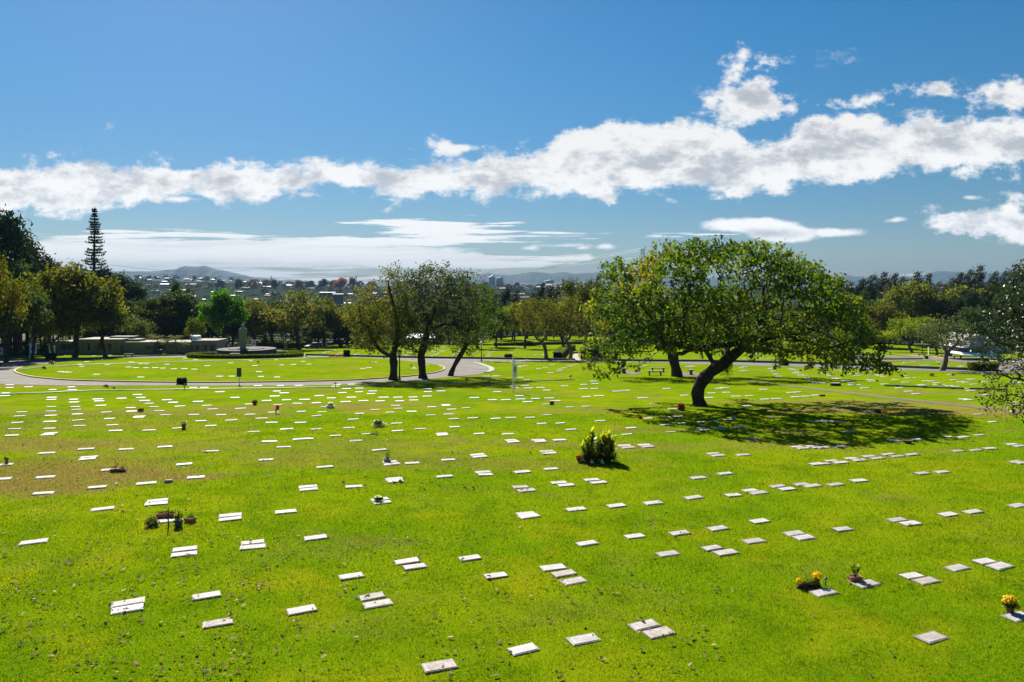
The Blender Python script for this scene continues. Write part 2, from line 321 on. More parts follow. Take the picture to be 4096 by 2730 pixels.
def grass_material(name, blades=False):
    m, nt, N, L = newmat(name)
    def mth(op, a, b=None, clamp=False):
        n = N.new('ShaderNodeMath'); n.operation = op; n.use_clamp = clamp
        for i, x in enumerate((a, b)):
            if x is None: continue
            if isinstance(x, (int, float)): n.inputs[i].default_value = x
            else: L.new(x, n.inputs[i])
        return n.outputs[0]
    out = N.new('ShaderNodeOutputMaterial'); ge = N.new('ShaderNodeNewGeometry'); P = ge.outputs['Position']
    def nz(scale, det=4, rough=.6, sy=1.0, off=0):
        mp = N.new('ShaderNodeMapping'); mp.inputs['Scale'].default_value = (1, sy, 1); mp.inputs['Location'].default_value = (off, off, 0)
        L.new(P, mp.inputs[0]); n = N.new('ShaderNodeTexNoise'); n.inputs['Scale'].default_value = scale
        n.inputs['Detail'].default_value = det; n.inputs['Roughness'].default_value = rough; L.new(mp.outputs[0], n.inputs['Vector']); return n.outputs[0]
    def mr(x, a, b, c=0, d=1):
        n = N.new('ShaderNodeMapRange'); n.interpolation_type = 'SMOOTHSTEP'; L.new(x, n.inputs[0])
        for k, q in enumerate((a, b, c, d)): n.inputs[k + 1].default_value = q
        return n.outputs[0]
    def mix(fac, a, b):
        n = N.new('ShaderNodeMix'); n.data_type = 'RGBA'; L.new(fac, n.inputs[0])
        for k, x in ((6, a), (7, b)):
            if isinstance(x, tuple): n.inputs[k].default_value = (*x, 1)
            else: L.new(x, n.inputs[k])
        return n.outputs[2]
    big = nz(.09, 5, .6); mid = nz(.6, 6, .65, 1, 30); fine = nz(9, 6, .75, 1, 60); vf = nz(42, 5, .85, 1, 90)
    c = mix(mr(big, .35, .65), GR_A, GR_B)
    c = mix(mr(mid, .42, .68, 0, .65), c, GR_C)
    c = mix(mr(nz(.3, 5, .65, 1, 77), .5, .7, 0, .7), c, GR_D)
    c = mix(mr(fine, .48, .66, 0, .6), c, GR_D)
    c = mix(mr(nz(3.1, 6, .75, 1, 133), .56, .72, 0, .8), c, GR_E)
    if not blades:
        c = mix(mr(vf, .50, .68, 0, .7), c, GR_E)
        c = mix(mr(nz(75, 3, .7, 1, 15), .56, .72, 0, .6), c, GR_F)
    # worn, dry ground: irregular browned patches
    dry = mth('MULTIPLY', mr(nz(.22, 6, .62, 1.3, 200), .54, .70), mr(sep(N, L, P), 22, 50, .25, .8))
    wob = nz(.35, 5, .7, 1, 400)
    for (px, py, rx, ry, s) in DRY:
        p = G(px, py); sub = N.new('ShaderNodeVectorMath'); sub.operation = 'SUBTRACT'; L.new(P, sub.inputs[0]); sub.inputs[1].default_value = (p.x, p.y, p.z)
        ml = N.new('ShaderNodeVectorMath'); ml.operation = 'MULTIPLY'; L.new(sub.outputs[0], ml.inputs[0]); ml.inputs[1].default_value = (1 / rx, 1 / ry, 0)
        ln = N.new('ShaderNodeVectorMath'); ln.operation = 'LENGTH'; L.new(ml.outputs[0], ln.inputs[0])
        d = mth('ADD', ln.outputs['Value'], mth('MULTIPLY', mth('SUBTRACT', wob, .5), 2.2))
        dry = mth('MAXIMUM', dry, mr(d, .6, 1.25, s, 0))
    pat = mr(nz(1.6, 6, .7, 1, 500), .32, .62)
    dry = mth('MULTIPLY', dry, mth('ADD', mth('MULTIPLY', pat, .45), .6))
    c = mix(dry, c, mix(mr(fine, .4, .6), (.20, .135, .045), (.13, .095, .03)))
    far = mr(mth('MULTIPLY', sep(N, L, P), 1.0), 300, 420)
    c = mix(far, c, mix(mr(nz(.02, 5, .7), .4, .6), (.018, .032, .016), (.032, .036, .022)))
    b = N.new('ShaderNodeBsdfPrincipled'); b.inputs['Roughness'].default_value = 1; b.inputs['Specular IOR Level'].default_value = 0
    L.new(c, b.inputs['Base Color'])
    if blades:
        at = N.new('ShaderNodeAttribute'); at.attribute_name = 'tint'
        hv = N.new('ShaderNodeHueSaturation'); L.new(c, hv.inputs['Color']); L.new(mr(at.outputs['Fac'], 0, 1, .30, 2.0), hv.inputs['Value']); L.new(mr(at.outputs['Fac'], 0, 1, .52, .485), hv.inputs['Hue']); c = hv.outputs[0]; L.new(c, b.inputs['Base Color'])
        tr = N.new('ShaderNodeBsdfTranslucent'); ms = N.new('ShaderNodeMixShader'); ms.inputs[0].default_value = .5
        g = N.new('ShaderNodeMix'); g.data_type = 'RGBA'; g.blend_type = 'MULTIPLY'; g.inputs[0].default_value = 1
        g.inputs[7].default_value = (1.25, 1.3, .5, 1); L.new(c, g.inputs[6]); L.new(g.outputs[2], tr.inputs[0])
        L.new(b.outputs[0], ms.inputs[1]); L.new(tr.outputs[0], ms.inputs[2]); L.new(ms.outputs[0], out.inputs[0])
    else:
        bp = N.new('ShaderNodeBump'); bp.inputs['Strength'].default_value = .9; bp.inputs['Distance'].default_value = .05
        L.new(mth('ADD', mth('MULTIPLY', vf, .5), mth('ADD', mth('MULTIPLY', fine, .6), mth('MULTIPLY', mid, 1.6))), bp.inputs['Height']); L.new(bp.outputs[0], b.inputs['Normal'])
        L.new(b.outputs[0], out.inputs[0])
    return m
def sep(N, L, P):
    s = N.new('ShaderNodeSeparateXYZ'); L.new(P, s.inputs[0]); return s.outputs[1]
DRY = [(150, 1900, 7, 2.2, .9), (330, 1850, 5, 2, .6), (60, 1950, 5, 1.6, .9), (250, 1700, 9, 3, .35), (60, 1540, 12, 2.5, .85), (300, 1540, 8, 2, .6),
       (1040, 1630, 3.5, 2.5, .6), (1420, 1634, 2.2, 1.2, .95), (1900, 1508, 6, 2.5, .5), (3560, 1640, 9, 2.6, .8), (3800, 1650, 6, 2.2, .75), (3250, 1610, 9, 2, .5),
       (1500, 1780, 4, 2, .35), (1150, 1830, 4, 2, .4), (1600, 1830, 4, 1.5, .35), (2170, 1438, 12, 2.5, .6), (3400, 1408, 14, 3, .6), (150, 1420, 20, 5, .45), (2150, 1780, 3, 1, .5), (2560, 1720, 3, 1, .4), (500, 1650, 7, 2, .5), (900, 1660, 6, 1.6, .5), (1650, 1850, 5, 1.6, .4), (2100, 1860, 4, 1.3, .35), (2500, 1790, 4, 1.2, .45), (1500, 1620, 6, 2, .5), (700, 1780, 6, 2, .4), (120, 1780, 6, 2.4, .7), (3100, 1780, 5, 1.5, .35), (1500, 2170, 1.5, .7, .35), (3700, 1570, 8, 3, .35), (2300, 1640, 6, 2, .4), (3450, 1610, 9, 2.5, .6), (1390, 1475, 5, 2, .5), (1100, 1460, 4, 2, .5)]
GR = grass_material('lawn_grass'); GRB = grass_material('lawn_blades', True)
me = npmesh('lawn', V, Q, GR, smooth=True); lawn = link('lawn', me); tag(lawn, kind='structure')

# sheets that follow the ground
def drape(name, rows, m, dz, kind='structure', ncross=10, thick=0.0):
    """rows: (photo row, left px, right px) from near to far, filled and laid on the ground"""
    rows = sorted(rows, key=lambda r: -r[0]); P = []
    R_ = []
    for a, b in zip(rows[:-1], rows[1:]):
        y0, y1 = gy(a[0]), gy(b[0]); n = max(1, int((y1 - y0) / 1.0))
        for k in range(n):
            t = k / n; yy = y0 + (y1 - y0) * t; py = HY + F * (CH - ground_z(yy)) / yy
            s = (a[0] - py) / (a[0] - b[0] + 1e-9); R_.append((yy, a[1] + (b[1] - a[1]) * s, a[2] + (b[2] - a[2]) * s))
    R_.append((gy(rows[-1][0]), rows[-1][1], rows[-1][2]))
    mb = MB(); w = ncross + 1
    vs = []; 
    for yy, l, r in R_:
        for c in range(w):
            px = l + (r - l) * c / ncross; vs.append(((px - HX) * yy / F, yy, ground_z(yy) + dz))
    fs = [(i * w + c, i * w + c + 1, (i + 1) * w + c + 1, (i + 1) * w + c) for i in range(len(R_) - 1) for c in range(ncross)]
    if thick:
        k = len(vs); vs += [(x, y, z - thick) for x, y, z in vs]
        rim = [i * w + w - 1 for i in range(len(R_))] + [(len(R_) - 1) * w + c for c in range(w - 2, -1, -1)] + [i * w for i in range(len(R_) - 2, -1, -1)] + [c for c in range(1, w - 1)]
        for a, b in zip(rim, rim[1:] + rim[:1]): fs.append((a, k + a, k + b, b))
    mb.add(vs, fs); o = mb.build(name, m); 
    if kind: tag(o, kind=kind)
    return o
def resample(pts, d):
    out = [Vector(pts[0])]
    for a, b in zip(pts[:-1], pts[1:]):
        a, b = Vector(a), Vector(b); n = max(1, int((b - a).length / d))
        out += [a.lerp(b, k / n) for k in range(1, n + 1)]
    return out
def smoothline(px, sub=6):
    """Catmull-Rom through photo points -> ground points"""
    P = [px[0]] + list(px) + [px[-1]]; out = []
    for i in range(1, len(P) - 2):
        for k in range(sub):
            t = k / sub; q = []
            for c in (0, 1):
                a, b, cc, d = P[i - 1][c], P[i][c], P[i + 1][c], P[i + 2][c]
                q.append(.5 * ((2 * b) + (-a + cc) * t + (2 * a - 5 * b + 4 * cc - d) * t * t + (-a + 3 * b - 3 * cc + d) * t ** 3))
            out.append(G(*q))
    out.append(G(*P[-2])); return out
def kerb(name, px, m, w=.16, h=.12, kind='structure', parent=None, dz=0.0):
    pts = resample(smoothline(px), 1.0); vs = []; fs = []
    for i, p in enumerate(pts):
        d = pts[min(i + 1, len(pts) - 1)] - pts[max(i - 1, 0)]; d.z = 0; d.normalize(); s = Vector((-d.y, d.x, 0)) * w / 2
        z = ground_z(p.y) + dz
        for q, zz in ((-1, -.05), (-1, h * .8), (-.75, h), (.75, h), (1, h * .8), (1, -.05)):
            vs.append((p.x + s.x * q, p.y + s.y * q, z + zz))
    for i in range(len(pts) - 1):
        for k in range(5): fs.append((i * 6 + k, i * 6 + k + 1, i * 6 + 7 + k, i * 6 + 6 + k))
    fs.append((0, 1, 2, 3, 4, 5)); n = (len(pts) - 1) * 6; fs.append(tuple(n + k for k in range(5, -1, -1)))
    o = MB().add(vs, fs).build(name, m, parent)
    if kind: tag(o, kind=kind)
    return o
M_ASPH = mat('worn_asphalt', (.098, .084, .072), .95, .45, .35, bump=.5, bscale=30, col2=(.135, .118, .102), coord='Object')
M_YEL = mat('yellow_kerb_paint', (.40, .24, .03), .7, .35, 2.5, col2=(.38, .24, .06))
M_KERB = mat('dark_kerb_concrete', (.10, .095, .085), .9, .4, 1.5)
M_CONC = mat('pale_concrete', (.26, .24, .22), .85, .3, 2)
M_WHP = mat('old_white_road_paint', (.34, .32, .27), .8, .3, 3)
M_DIRT = mat('trodden_earth', (.115, .085, .052), .95, .3, 1.2)
# roads
drape('road', [(1543, 250, 1150), (1541, 130, 1320), (1536, -20, 1430), (1528, -600, 1560), (1520, -700, 1680), (1510, -700, 1790), (1500, -700, 1900), (1490, -700, 1950), (1480, -700, 1968), (1470, -700, 1958),
               (1460, -700, 1930), (1452, -700, 1893), (1450, -700, 1890), (1446, -500, 1935), (1441, -420, 1975), (1438, 280, 1975), (1434, 395, 1850), (1430, 500, 1600), (1426, 600, 1350), (1422, 700, 1240), (1416, 760, 1215), (1410, 800, 1180), (1402, 900, 1130), (1398, 960, 1120)], M_ASPH, .012, ncross=24)
def ribbon(name, up, lo, m, dz, kind='structure'):
    A = resample(smoothline(up), 1.0); B = smoothline(lo); n = len(A)
    def samp(Lp, t):
        x = t * (len(Lp) - 1); i = min(int(x), len(Lp) - 2); return Lp[i].lerp(Lp[i + 1], x - i)
    vs = []; K = 5
    for i in range(n):
        a, b = samp(A, i / (n - 1)), samp(B, i / (n - 1))
        for k in range(K):
            p = a.lerp(b, k / (K - 1)); vs.append((p.x, p.y, ground_z(p.y) + dz))
    fs = [(i * K + k, i * K + k + 1, (i + 1) * K + k + 1, (i + 1) * K + k) for i in range(n - 1) for k in range(K - 1)]
    o = MB().add(vs, fs).build(name, m); tag(o, kind=kind); return o
ribbon('road', [(1935, 1436), (2300, 1443), (2600, 1447), (2900, 1449), (3280, 1459), (3490, 1467), (3700, 1476), (3980, 1485), (4200, 1490), (4500, 1495)],
       [(1935, 1444), (2300, 1447), (2600, 1451), (2900, 1461), (3280, 1471), (3490, 1478), (3700, 1485), (3980, 1494), (4200, 1500), (4500, 1506)], M_ASPH, .020)
ribbon('road', [(3280, 1423), (3500, 1424), (3700, 1426), (3850, 1430), (4000, 1434), (4300, 1440)],
       [(3280, 1427), (3500, 1430), (3700, 1436), (3850, 1450), (4000, 1490), (4300, 1500)], M_ASPH, .028)
ribbon('road', [(3400, 1440), (3550, 1440), (3730, 1438), (3850, 1440)], [(3400, 1449), (3550, 1446), (3730, 1444), (3850, 1452)], M_ASPH, .036)
ribbon('footpath', [(2980, 1524), (3120, 1537), (3280, 1556), (3500, 1583), (3700, 1604), (3900, 1625), (4150, 1648)],
       [(2980, 1527), (3120, 1541), (3280, 1562), (3500, 1589.5), (3700, 1611), (3900, 1633), (4150, 1657)], M_DIRT, .016)
ribbon('footpath', [(2345, 1400), (2318, 1408), (2290, 1422), (2278, 1436), (2268, 1442)], [(2352, 1401), (2350, 1412), (2345, 1425), (2335, 1438), (2330, 1445)], mat('tan_path', (.30, .25, .20), .9), .02)
ribbon('patio', [(2480, 1490), (2510, 1487), (2550, 1486), (2570, 1487)], [(2480, 1497), (2510, 1500), (2545, 1499), (2570, 1489)], M_DIRT, .02)
ribbon('patio', [(2722, 1488), (2760, 1490), (2800, 1496), (2830, 1508)], [(2722, 1504), (2760, 1506), (2790, 1508), (2815, 1510)], M_DIRT, .02)
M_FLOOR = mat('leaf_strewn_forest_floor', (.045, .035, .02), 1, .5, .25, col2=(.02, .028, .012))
def floor_rows(px): return float(np.interp(px, EDGEX, EDGEY))
EDGEX = [-900, 0, 120, 560, 620, 930, 1000, 1330, 1900, 2000, 2300, 2600, 3000, 3330, 3400, 3700, 3860, 4200, 5200]
EDGEY = [138, 142, 147, 176, 178, 190, 207, 212, 216, 275, 275, 262, 250, 225, 222, 212, 190, 180, 160]     # distance at which the wood begins
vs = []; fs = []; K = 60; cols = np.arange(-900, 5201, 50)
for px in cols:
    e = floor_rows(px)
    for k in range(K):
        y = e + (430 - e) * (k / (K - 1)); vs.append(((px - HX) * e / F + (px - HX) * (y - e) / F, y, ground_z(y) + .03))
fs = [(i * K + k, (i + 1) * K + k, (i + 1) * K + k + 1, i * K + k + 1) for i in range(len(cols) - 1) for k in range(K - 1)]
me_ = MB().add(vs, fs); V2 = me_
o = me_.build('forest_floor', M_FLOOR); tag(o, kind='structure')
# the lawn island inside the loop road
ISL = [(1532.5, 780, 860), (1531, 600, 1050), (1528, 440, 1230), (1524, 300, 1390), (1518, 205, 1490), (1510, 130, 1610), (1500, 85, 1695), (1494, 68, 1735), (1487, 58, 1762), (1480, 64, 1776), (1472, 88, 1775), (1465, 135, 1755),
       (1458, 190, 1722), (1450, 255, 1660), (1443, 340, 1590), (1437, 450, 1520), (1433, 620, 1440), (1430.5, 800, 1330)]
ISLROWS_ = ISL
drape('lawn_island', ISL, GR, .10, ncross=40, thick=.12)
kerb('yellow_kerb', [(88, 1472), (64, 1480), (58, 1487), (68, 1494), (85, 1500), (130, 1510), (205, 1518), (300, 1524), (440, 1528), (600, 1531), (820, 1532.8), (1050, 1531), (1230, 1528), (1390, 1524), (1490, 1518), (1610, 1510), (1695, 1500), (1735, 1494), (1762, 1487), (1776, 1480), (1775, 1472), (1755, 1465)], M_YEL, .18, .14)
kerb('pale_kerb', [(1893, 1452), (1915, 1455), (1940, 1463), (1962, 1472), (1968, 1480), (1962, 1486), (1945, 1491)], M_CONC, .7, .10)
kerb('dark_kerb', [(-200, 1470), (0, 1457), (110, 1449), (250, 1440), (400, 1434), (520, 1429), (640, 1426), (740, 1423)], M_KERB, .3, .22)
kerb('dark_kerb', [(1225, 1423), (1350, 1426), (1500, 1430), (1700, 1434), (1950, 1437.5), (2150, 1441), (2300, 1443)], M_KERB, .3, .35)
kerb('dark_kerb', [(2345, 1443), (2600, 1447), (2900, 1449), (3280, 1459), (3490, 1467), (3700, 1476), (3900, 1483), (3985, 1485)], M_KERB, .3, .35)
kerb('dark_kerb', [(3400, 1440), (3550, 1440), (3690, 1439)], M_KERB, .3, .25)
kerb('dark_kerb', [(3280, 1422), (3400, 1423), (3500, 1424)], M_KERB, .3, .3)
kerb('yellow_kerb', [(3600, 1425), (3650, 1427), (3700, 1430)], M_YEL, .6, .2)
kerb('yellow_kerb', [(3735, 1432), (3790, 1436), (3850, 1440), (3900, 1443)], M_YEL, .5, .2)
kerb('yellow_kerb', [(3950, 1447), (4000, 1450), (4060, 1452)], M_YEL, .8, .25)
kerb('yellow_kerb', [(2268, 1444), (2300, 1444.5), (2335, 1445)], M_YEL, .5, .1)
# road paint
for k, (a, b, c, d) in enumerate([(1850, 1467, 1905, 1465), (1878, 1475, 1945, 1474), (1878, 1485, 1945, 1483.5), (1845, 1495.5, 1895, 1494), (1740, 1441, 1800, 1441), (40, 1455, 120, 1460), (0, 1469, 36, 1469.5), (0, 1526, 46, 1524), (118, 1537, 178, 1534), (305, 1541.5, 345, 1542), (3300, 1464, 3340, 1466), (1780, 1451, 1812, 1447.5), (290, 1441, 350, 1445)]):
    ribbon('road_marking', [(a, b - .4), ((a + c) / 2, (b + d) / 2 - .4), (c, d - .4)], [(a, b + .5), ((a + c) / 2, (b + d) / 2 + .5), (c, d + .5)], M_WHP, .045)
# mountains far away, real ridges with depth
def mountain(name, prof, D, depth, m, seed):
    rng = np.random.default_rng(seed); px = np.arange(prof[0][0], prof[-1][0] + 1, 6.0)
    top = np.interp(px, [p[0] for p in prof], [p[1] for p in prof])
    jag = np.convolve(rng.normal(size=len(px) + 8), np.ones(5) / 5, 'same')[4:-4] * 2.0
    top = top + jag; nr = 22; vs = []
    for j in range(nr):
        t = j / (nr - 1)
        for i, p in enumerate(px):
            w = 1 - abs(t - .5) * 2; w = w * w * (3 - 2 * w) * .55 + w * .45
            z0 = ZB - 20; ztop = CH + (HY - top[i]) * (D + depth * .5) / F
            gully = math.sin(p * .031 + math.sin(p * .011 + j * .2) * 2) * .09 + math.sin(p * .083 + j * .5) * .05
            z = z0 + (ztop - z0) * max(0, w * (1 + gully * (1 - w) * 3)) + (rng.normal() * 6 if 0 < w < .97 else 0)
            Y = D + depth * t; vs.append(((p - HX) * (D + depth * .5) / F, Y, z))
    n = len(px); fs = [(j * n + i, j * n + i + 1, (j + 1) * n + i + 1, (j + 1) * n + i) for j in range(nr - 1) for i in range(n - 1)]
    o = MB().add(vs, fs).build(name, m, smooth=True); tag(o, kind='structure'); return o
M_MTN = mat('forested_mountain', (.022, .040, .030), .95, .4, .004, coord='Object', bump=.0)
mountain('mountain', [(-600, 1110), (0, 1098), (300, 1095), (425, 1087), (506, 1081), (583, 1086), (655, 1080), (714, 1074), (748, 1063), (774, 1066), (799, 1064), (819, 1059), (833, 1064), (859, 1076), (900, 1083), (927, 1087), (986, 1102), (1020, 1114), (1035, 1113), (1050, 1111), (1075, 1115), (1097, 1123), (1130, 1120), (1161, 1117), (1190, 1121), (1207, 1128), (1260, 1140)], 6800, 1400, M_MTN, 5)
mountain('mountain', [(1420, 1140), (1500, 1125), (1700, 1122), (1850, 1105), (1900, 1100), (1930, 1095), (1960, 1091), (1985, 1097), (2030, 1098), (2080, 1095), (2120, 1086), (2150, 1086), (2200, 1093), (2250, 1088), (2290, 1094), (2340, 1090), (2400, 1087), (2450, 1090), (2550, 1100), (2800, 1108), (3100, 1112), (3300, 1105), (3400, 1103), (3450, 1108), (3550, 1112), (3650, 1106), (3700, 1100), (3730, 1090), (3765, 1083), (3810, 1086), (3860, 1096), (3930, 1094), (3990, 1088), (4096, 1092), (4400, 1100), (4900, 1115)], 7400, 1500, M_MTN, 8)

ISLROWS.extend(sorted(ISL, key=lambda r: -r[0]))
# ------------------------------------------------------------------ trees
def colonize(nodes, par, A, step, di, dk, iters, rng, jit=.25, maxn=9000):
    """grow branches from the given nodes towards the attractor points A"""
    P = [np.array(p, float) for p in nodes]; par = list(par); A = np.array(A, float)
    near = np.zeros(len(A), int); nd = np.full(len(A), 1e9)
    for i, p in enumerate(P):
        d = np.linalg.norm(A - p, axis=1); m = d < nd; nd[m] = d[m]; near[m] = i
    ch = {}
    for it in range(iters):
        act = nd < di
        if not act.any():
            di *= 1.4
            if di > 60: break
            continue
        new = []
        for k in np.unique(near[act]):
            sel = act & (near == k); v = A[sel] - P[k]; v /= np.linalg.norm(v, axis=1)[:, None] + 1e-9
            d = v.mean(0) + rng.normal(size=3) * jit
            l = np.linalg.norm(d)
            if l < 1e-6: continue
            d /= l
            if ch.get(k, 0) > 3: 
                nd[sel] = 1e9 if rng.random() < .5 else nd[sel]; continue
            ch[k] = ch.get(k, 0) + 1
            new.append((P[k] + d * step, k))
        if not new or len(P) > maxn: break
        for p, k in new:
            P.append(p); par.append(int(k)); i = len(P) - 1
            d = np.linalg.norm(A - p, axis=1); m = d < nd; nd[m] = d[m]; near[m] = i
        keep = nd > dk; A = A[keep]; nd = nd[keep]; near = near[keep]
        if len(A) == 0: break
    return np.array(P), np.array(par)
def wood_mesh(name, P, par, base_r, m, tip=.012, fixed=None, sides=(8, 5, 3), min_r=0.0, flare=1.3):
    n = len(P); cnt = np.zeros(n); kids = [[] for _ in range(n)]
    for i in range(1, n): kids[par[i]].append(i)
    for i in range(n - 1, -1, -1):
        if not kids[i]: cnt[i] = 1
        if i: cnt[par[i]] += cnt[i]
    p = math.log(max(2, cnt[0])) / math.log(base_r / tip); r = tip * cnt ** (1 / p)
    mb = MB(); stack = [(0, None)]
    while stack:
        s, frm = stack.pop(); pts = []; rad = []
        if frm is not None: pts.append(P[frm]); rad.append(min(r[frm], r[s] * 1.25))
        c = s
        while True:
            pts.append(P[c]); rad.append(r[c])
            if not kids[c]: break
            ks = sorted(kids[c], key=lambda q: -r[q])
            for q in ks[1:]: stack.append((q, c))
            c = ks[0]
        if max(rad) > .08: rad = [q_ * (1 + .09 * math.sin(k_ * 2.3 + len(pts)) + .05 * math.sin(k_ * 5.1)) for k_, q_ in enumerate(rad)]
        if frm is None and len(rad) > 3: rad[0] *= flare; rad[1] *= 1 + (flare - 1) * .3
        if len(pts) > 1 and max(rad) > min_r:
            R0 = max(rad); mb.tube(pts, rad, sides[0] if R0 > .1 else sides[1] if R0 > .03 else sides[2], cap=False)
    me = bpy.data.meshes.new(name); me.from_pydata(mb.v, [], mb.f); me.materials.append(m); me.shade_smooth()
    return me, r
def clumps(rng, C, rads, per):
    out = []
    for c, r in zip(C, rads):
        v = rng.normal(size=(per, 3)); v /= np.linalg.norm(v, axis=1)[:, None]
        out.append(c + v * r * (rng.uniform(.35, 1, (per, 1)) ** .5) * np.array([1, 1, .8]))
    return np.concatenate(out)
def leaf_points(rng, P, r, thr, per, sig, drop=.0):
    idx = np.where(r < thr)[0]
    if drop: idx = idx[rng.random(len(idx)) > drop]
    pts = np.repeat(P[idx], per, axis=0); return pts + rng.normal(size=pts.shape) * sig
BARK = mat('dark_rough_bark', (.055, .041, .031), .95, .6, 4, bump=1.0, bscale=7, spec=.1)
BARK2 = mat('grey_brown_bark', (.12, .095, .075), .95, .45, 3, bump=.7, bscale=18)
LM = dict(
    bigold=leafmat('leaning_tree_leaf', (.030, .060, .008), (.080, .115, .012), rough=.65, trans=.4, spec=.06),
    big=leafmat('spreading_tree_leaf', (.022, .050, .004), (.095, .135, .009), (.20, .16, .02), rough=.6, trans=.5, spec=.14),
    olive=leafmat('olive_brown_leaf', (.052, .066, .011), (.135, .135, .026), (.17, .13, .03), rough=.7, trans=.45, spec=.05),
    yellow=leafmat('yellow_olive_leaf', (.060, .070, .007), (.155, .142, .014), (.20, .13, .02), rough=.7, trans=.4, spec=.05),
    bright=leafmat('bright_green_leaf', (.022, .075, .005), (.055, .135, .008), rough=.7, trans=.45, spec=.05),
    dark=leafmat('dark_green_leaf', (.040, .066, .017), (.080, .108, .030), rough=.7, trans=.25, spec=.05),
    pine=leafmat('pine_needle', (.020, .040, .018), (.040, .062, .026), rough=.6, trans=.15, spec=.05),
    casu=leafmat('casuarina_needle', (.026, .036, .026), (.045, .055, .036), rough=.6, trans=.2, spec=.06),
    grey=leafmat('grey_green_leaf', (.042, .060, .028), (.090, .105, .050), (.10, .09, .04), rough=.65, trans=.4, spec=.08),
    silver=leafmat('glossy_dark_leaf', (.018, .038, .012), (.050, .078, .030), (.14, .16, .10), rough=.42, trans=.3, spec=.3),
    lime=leafmat('lime_green_leaf', (.13, .17, .008), (.22, .24, .010), rough=.7, trans=.45, spec=.05),
    rust=leafmat('orange_blossom', (.20, .06, .03), (.28, .10, .05), rough=.7, trans=.3, spec=.05),
    hedge=leafmat('hedge_leaf', (.05, .085, .006), (.14, .17, .008), (.20, .16, .01), rough=.7, trans=.35, spec=.05),
    dhedge=leafmat('dark_clipped_leaf', (.010, .022, .008), (.022, .040, .012), rough=.7, trans=.2, spec=.05),
)
PROTO = {}
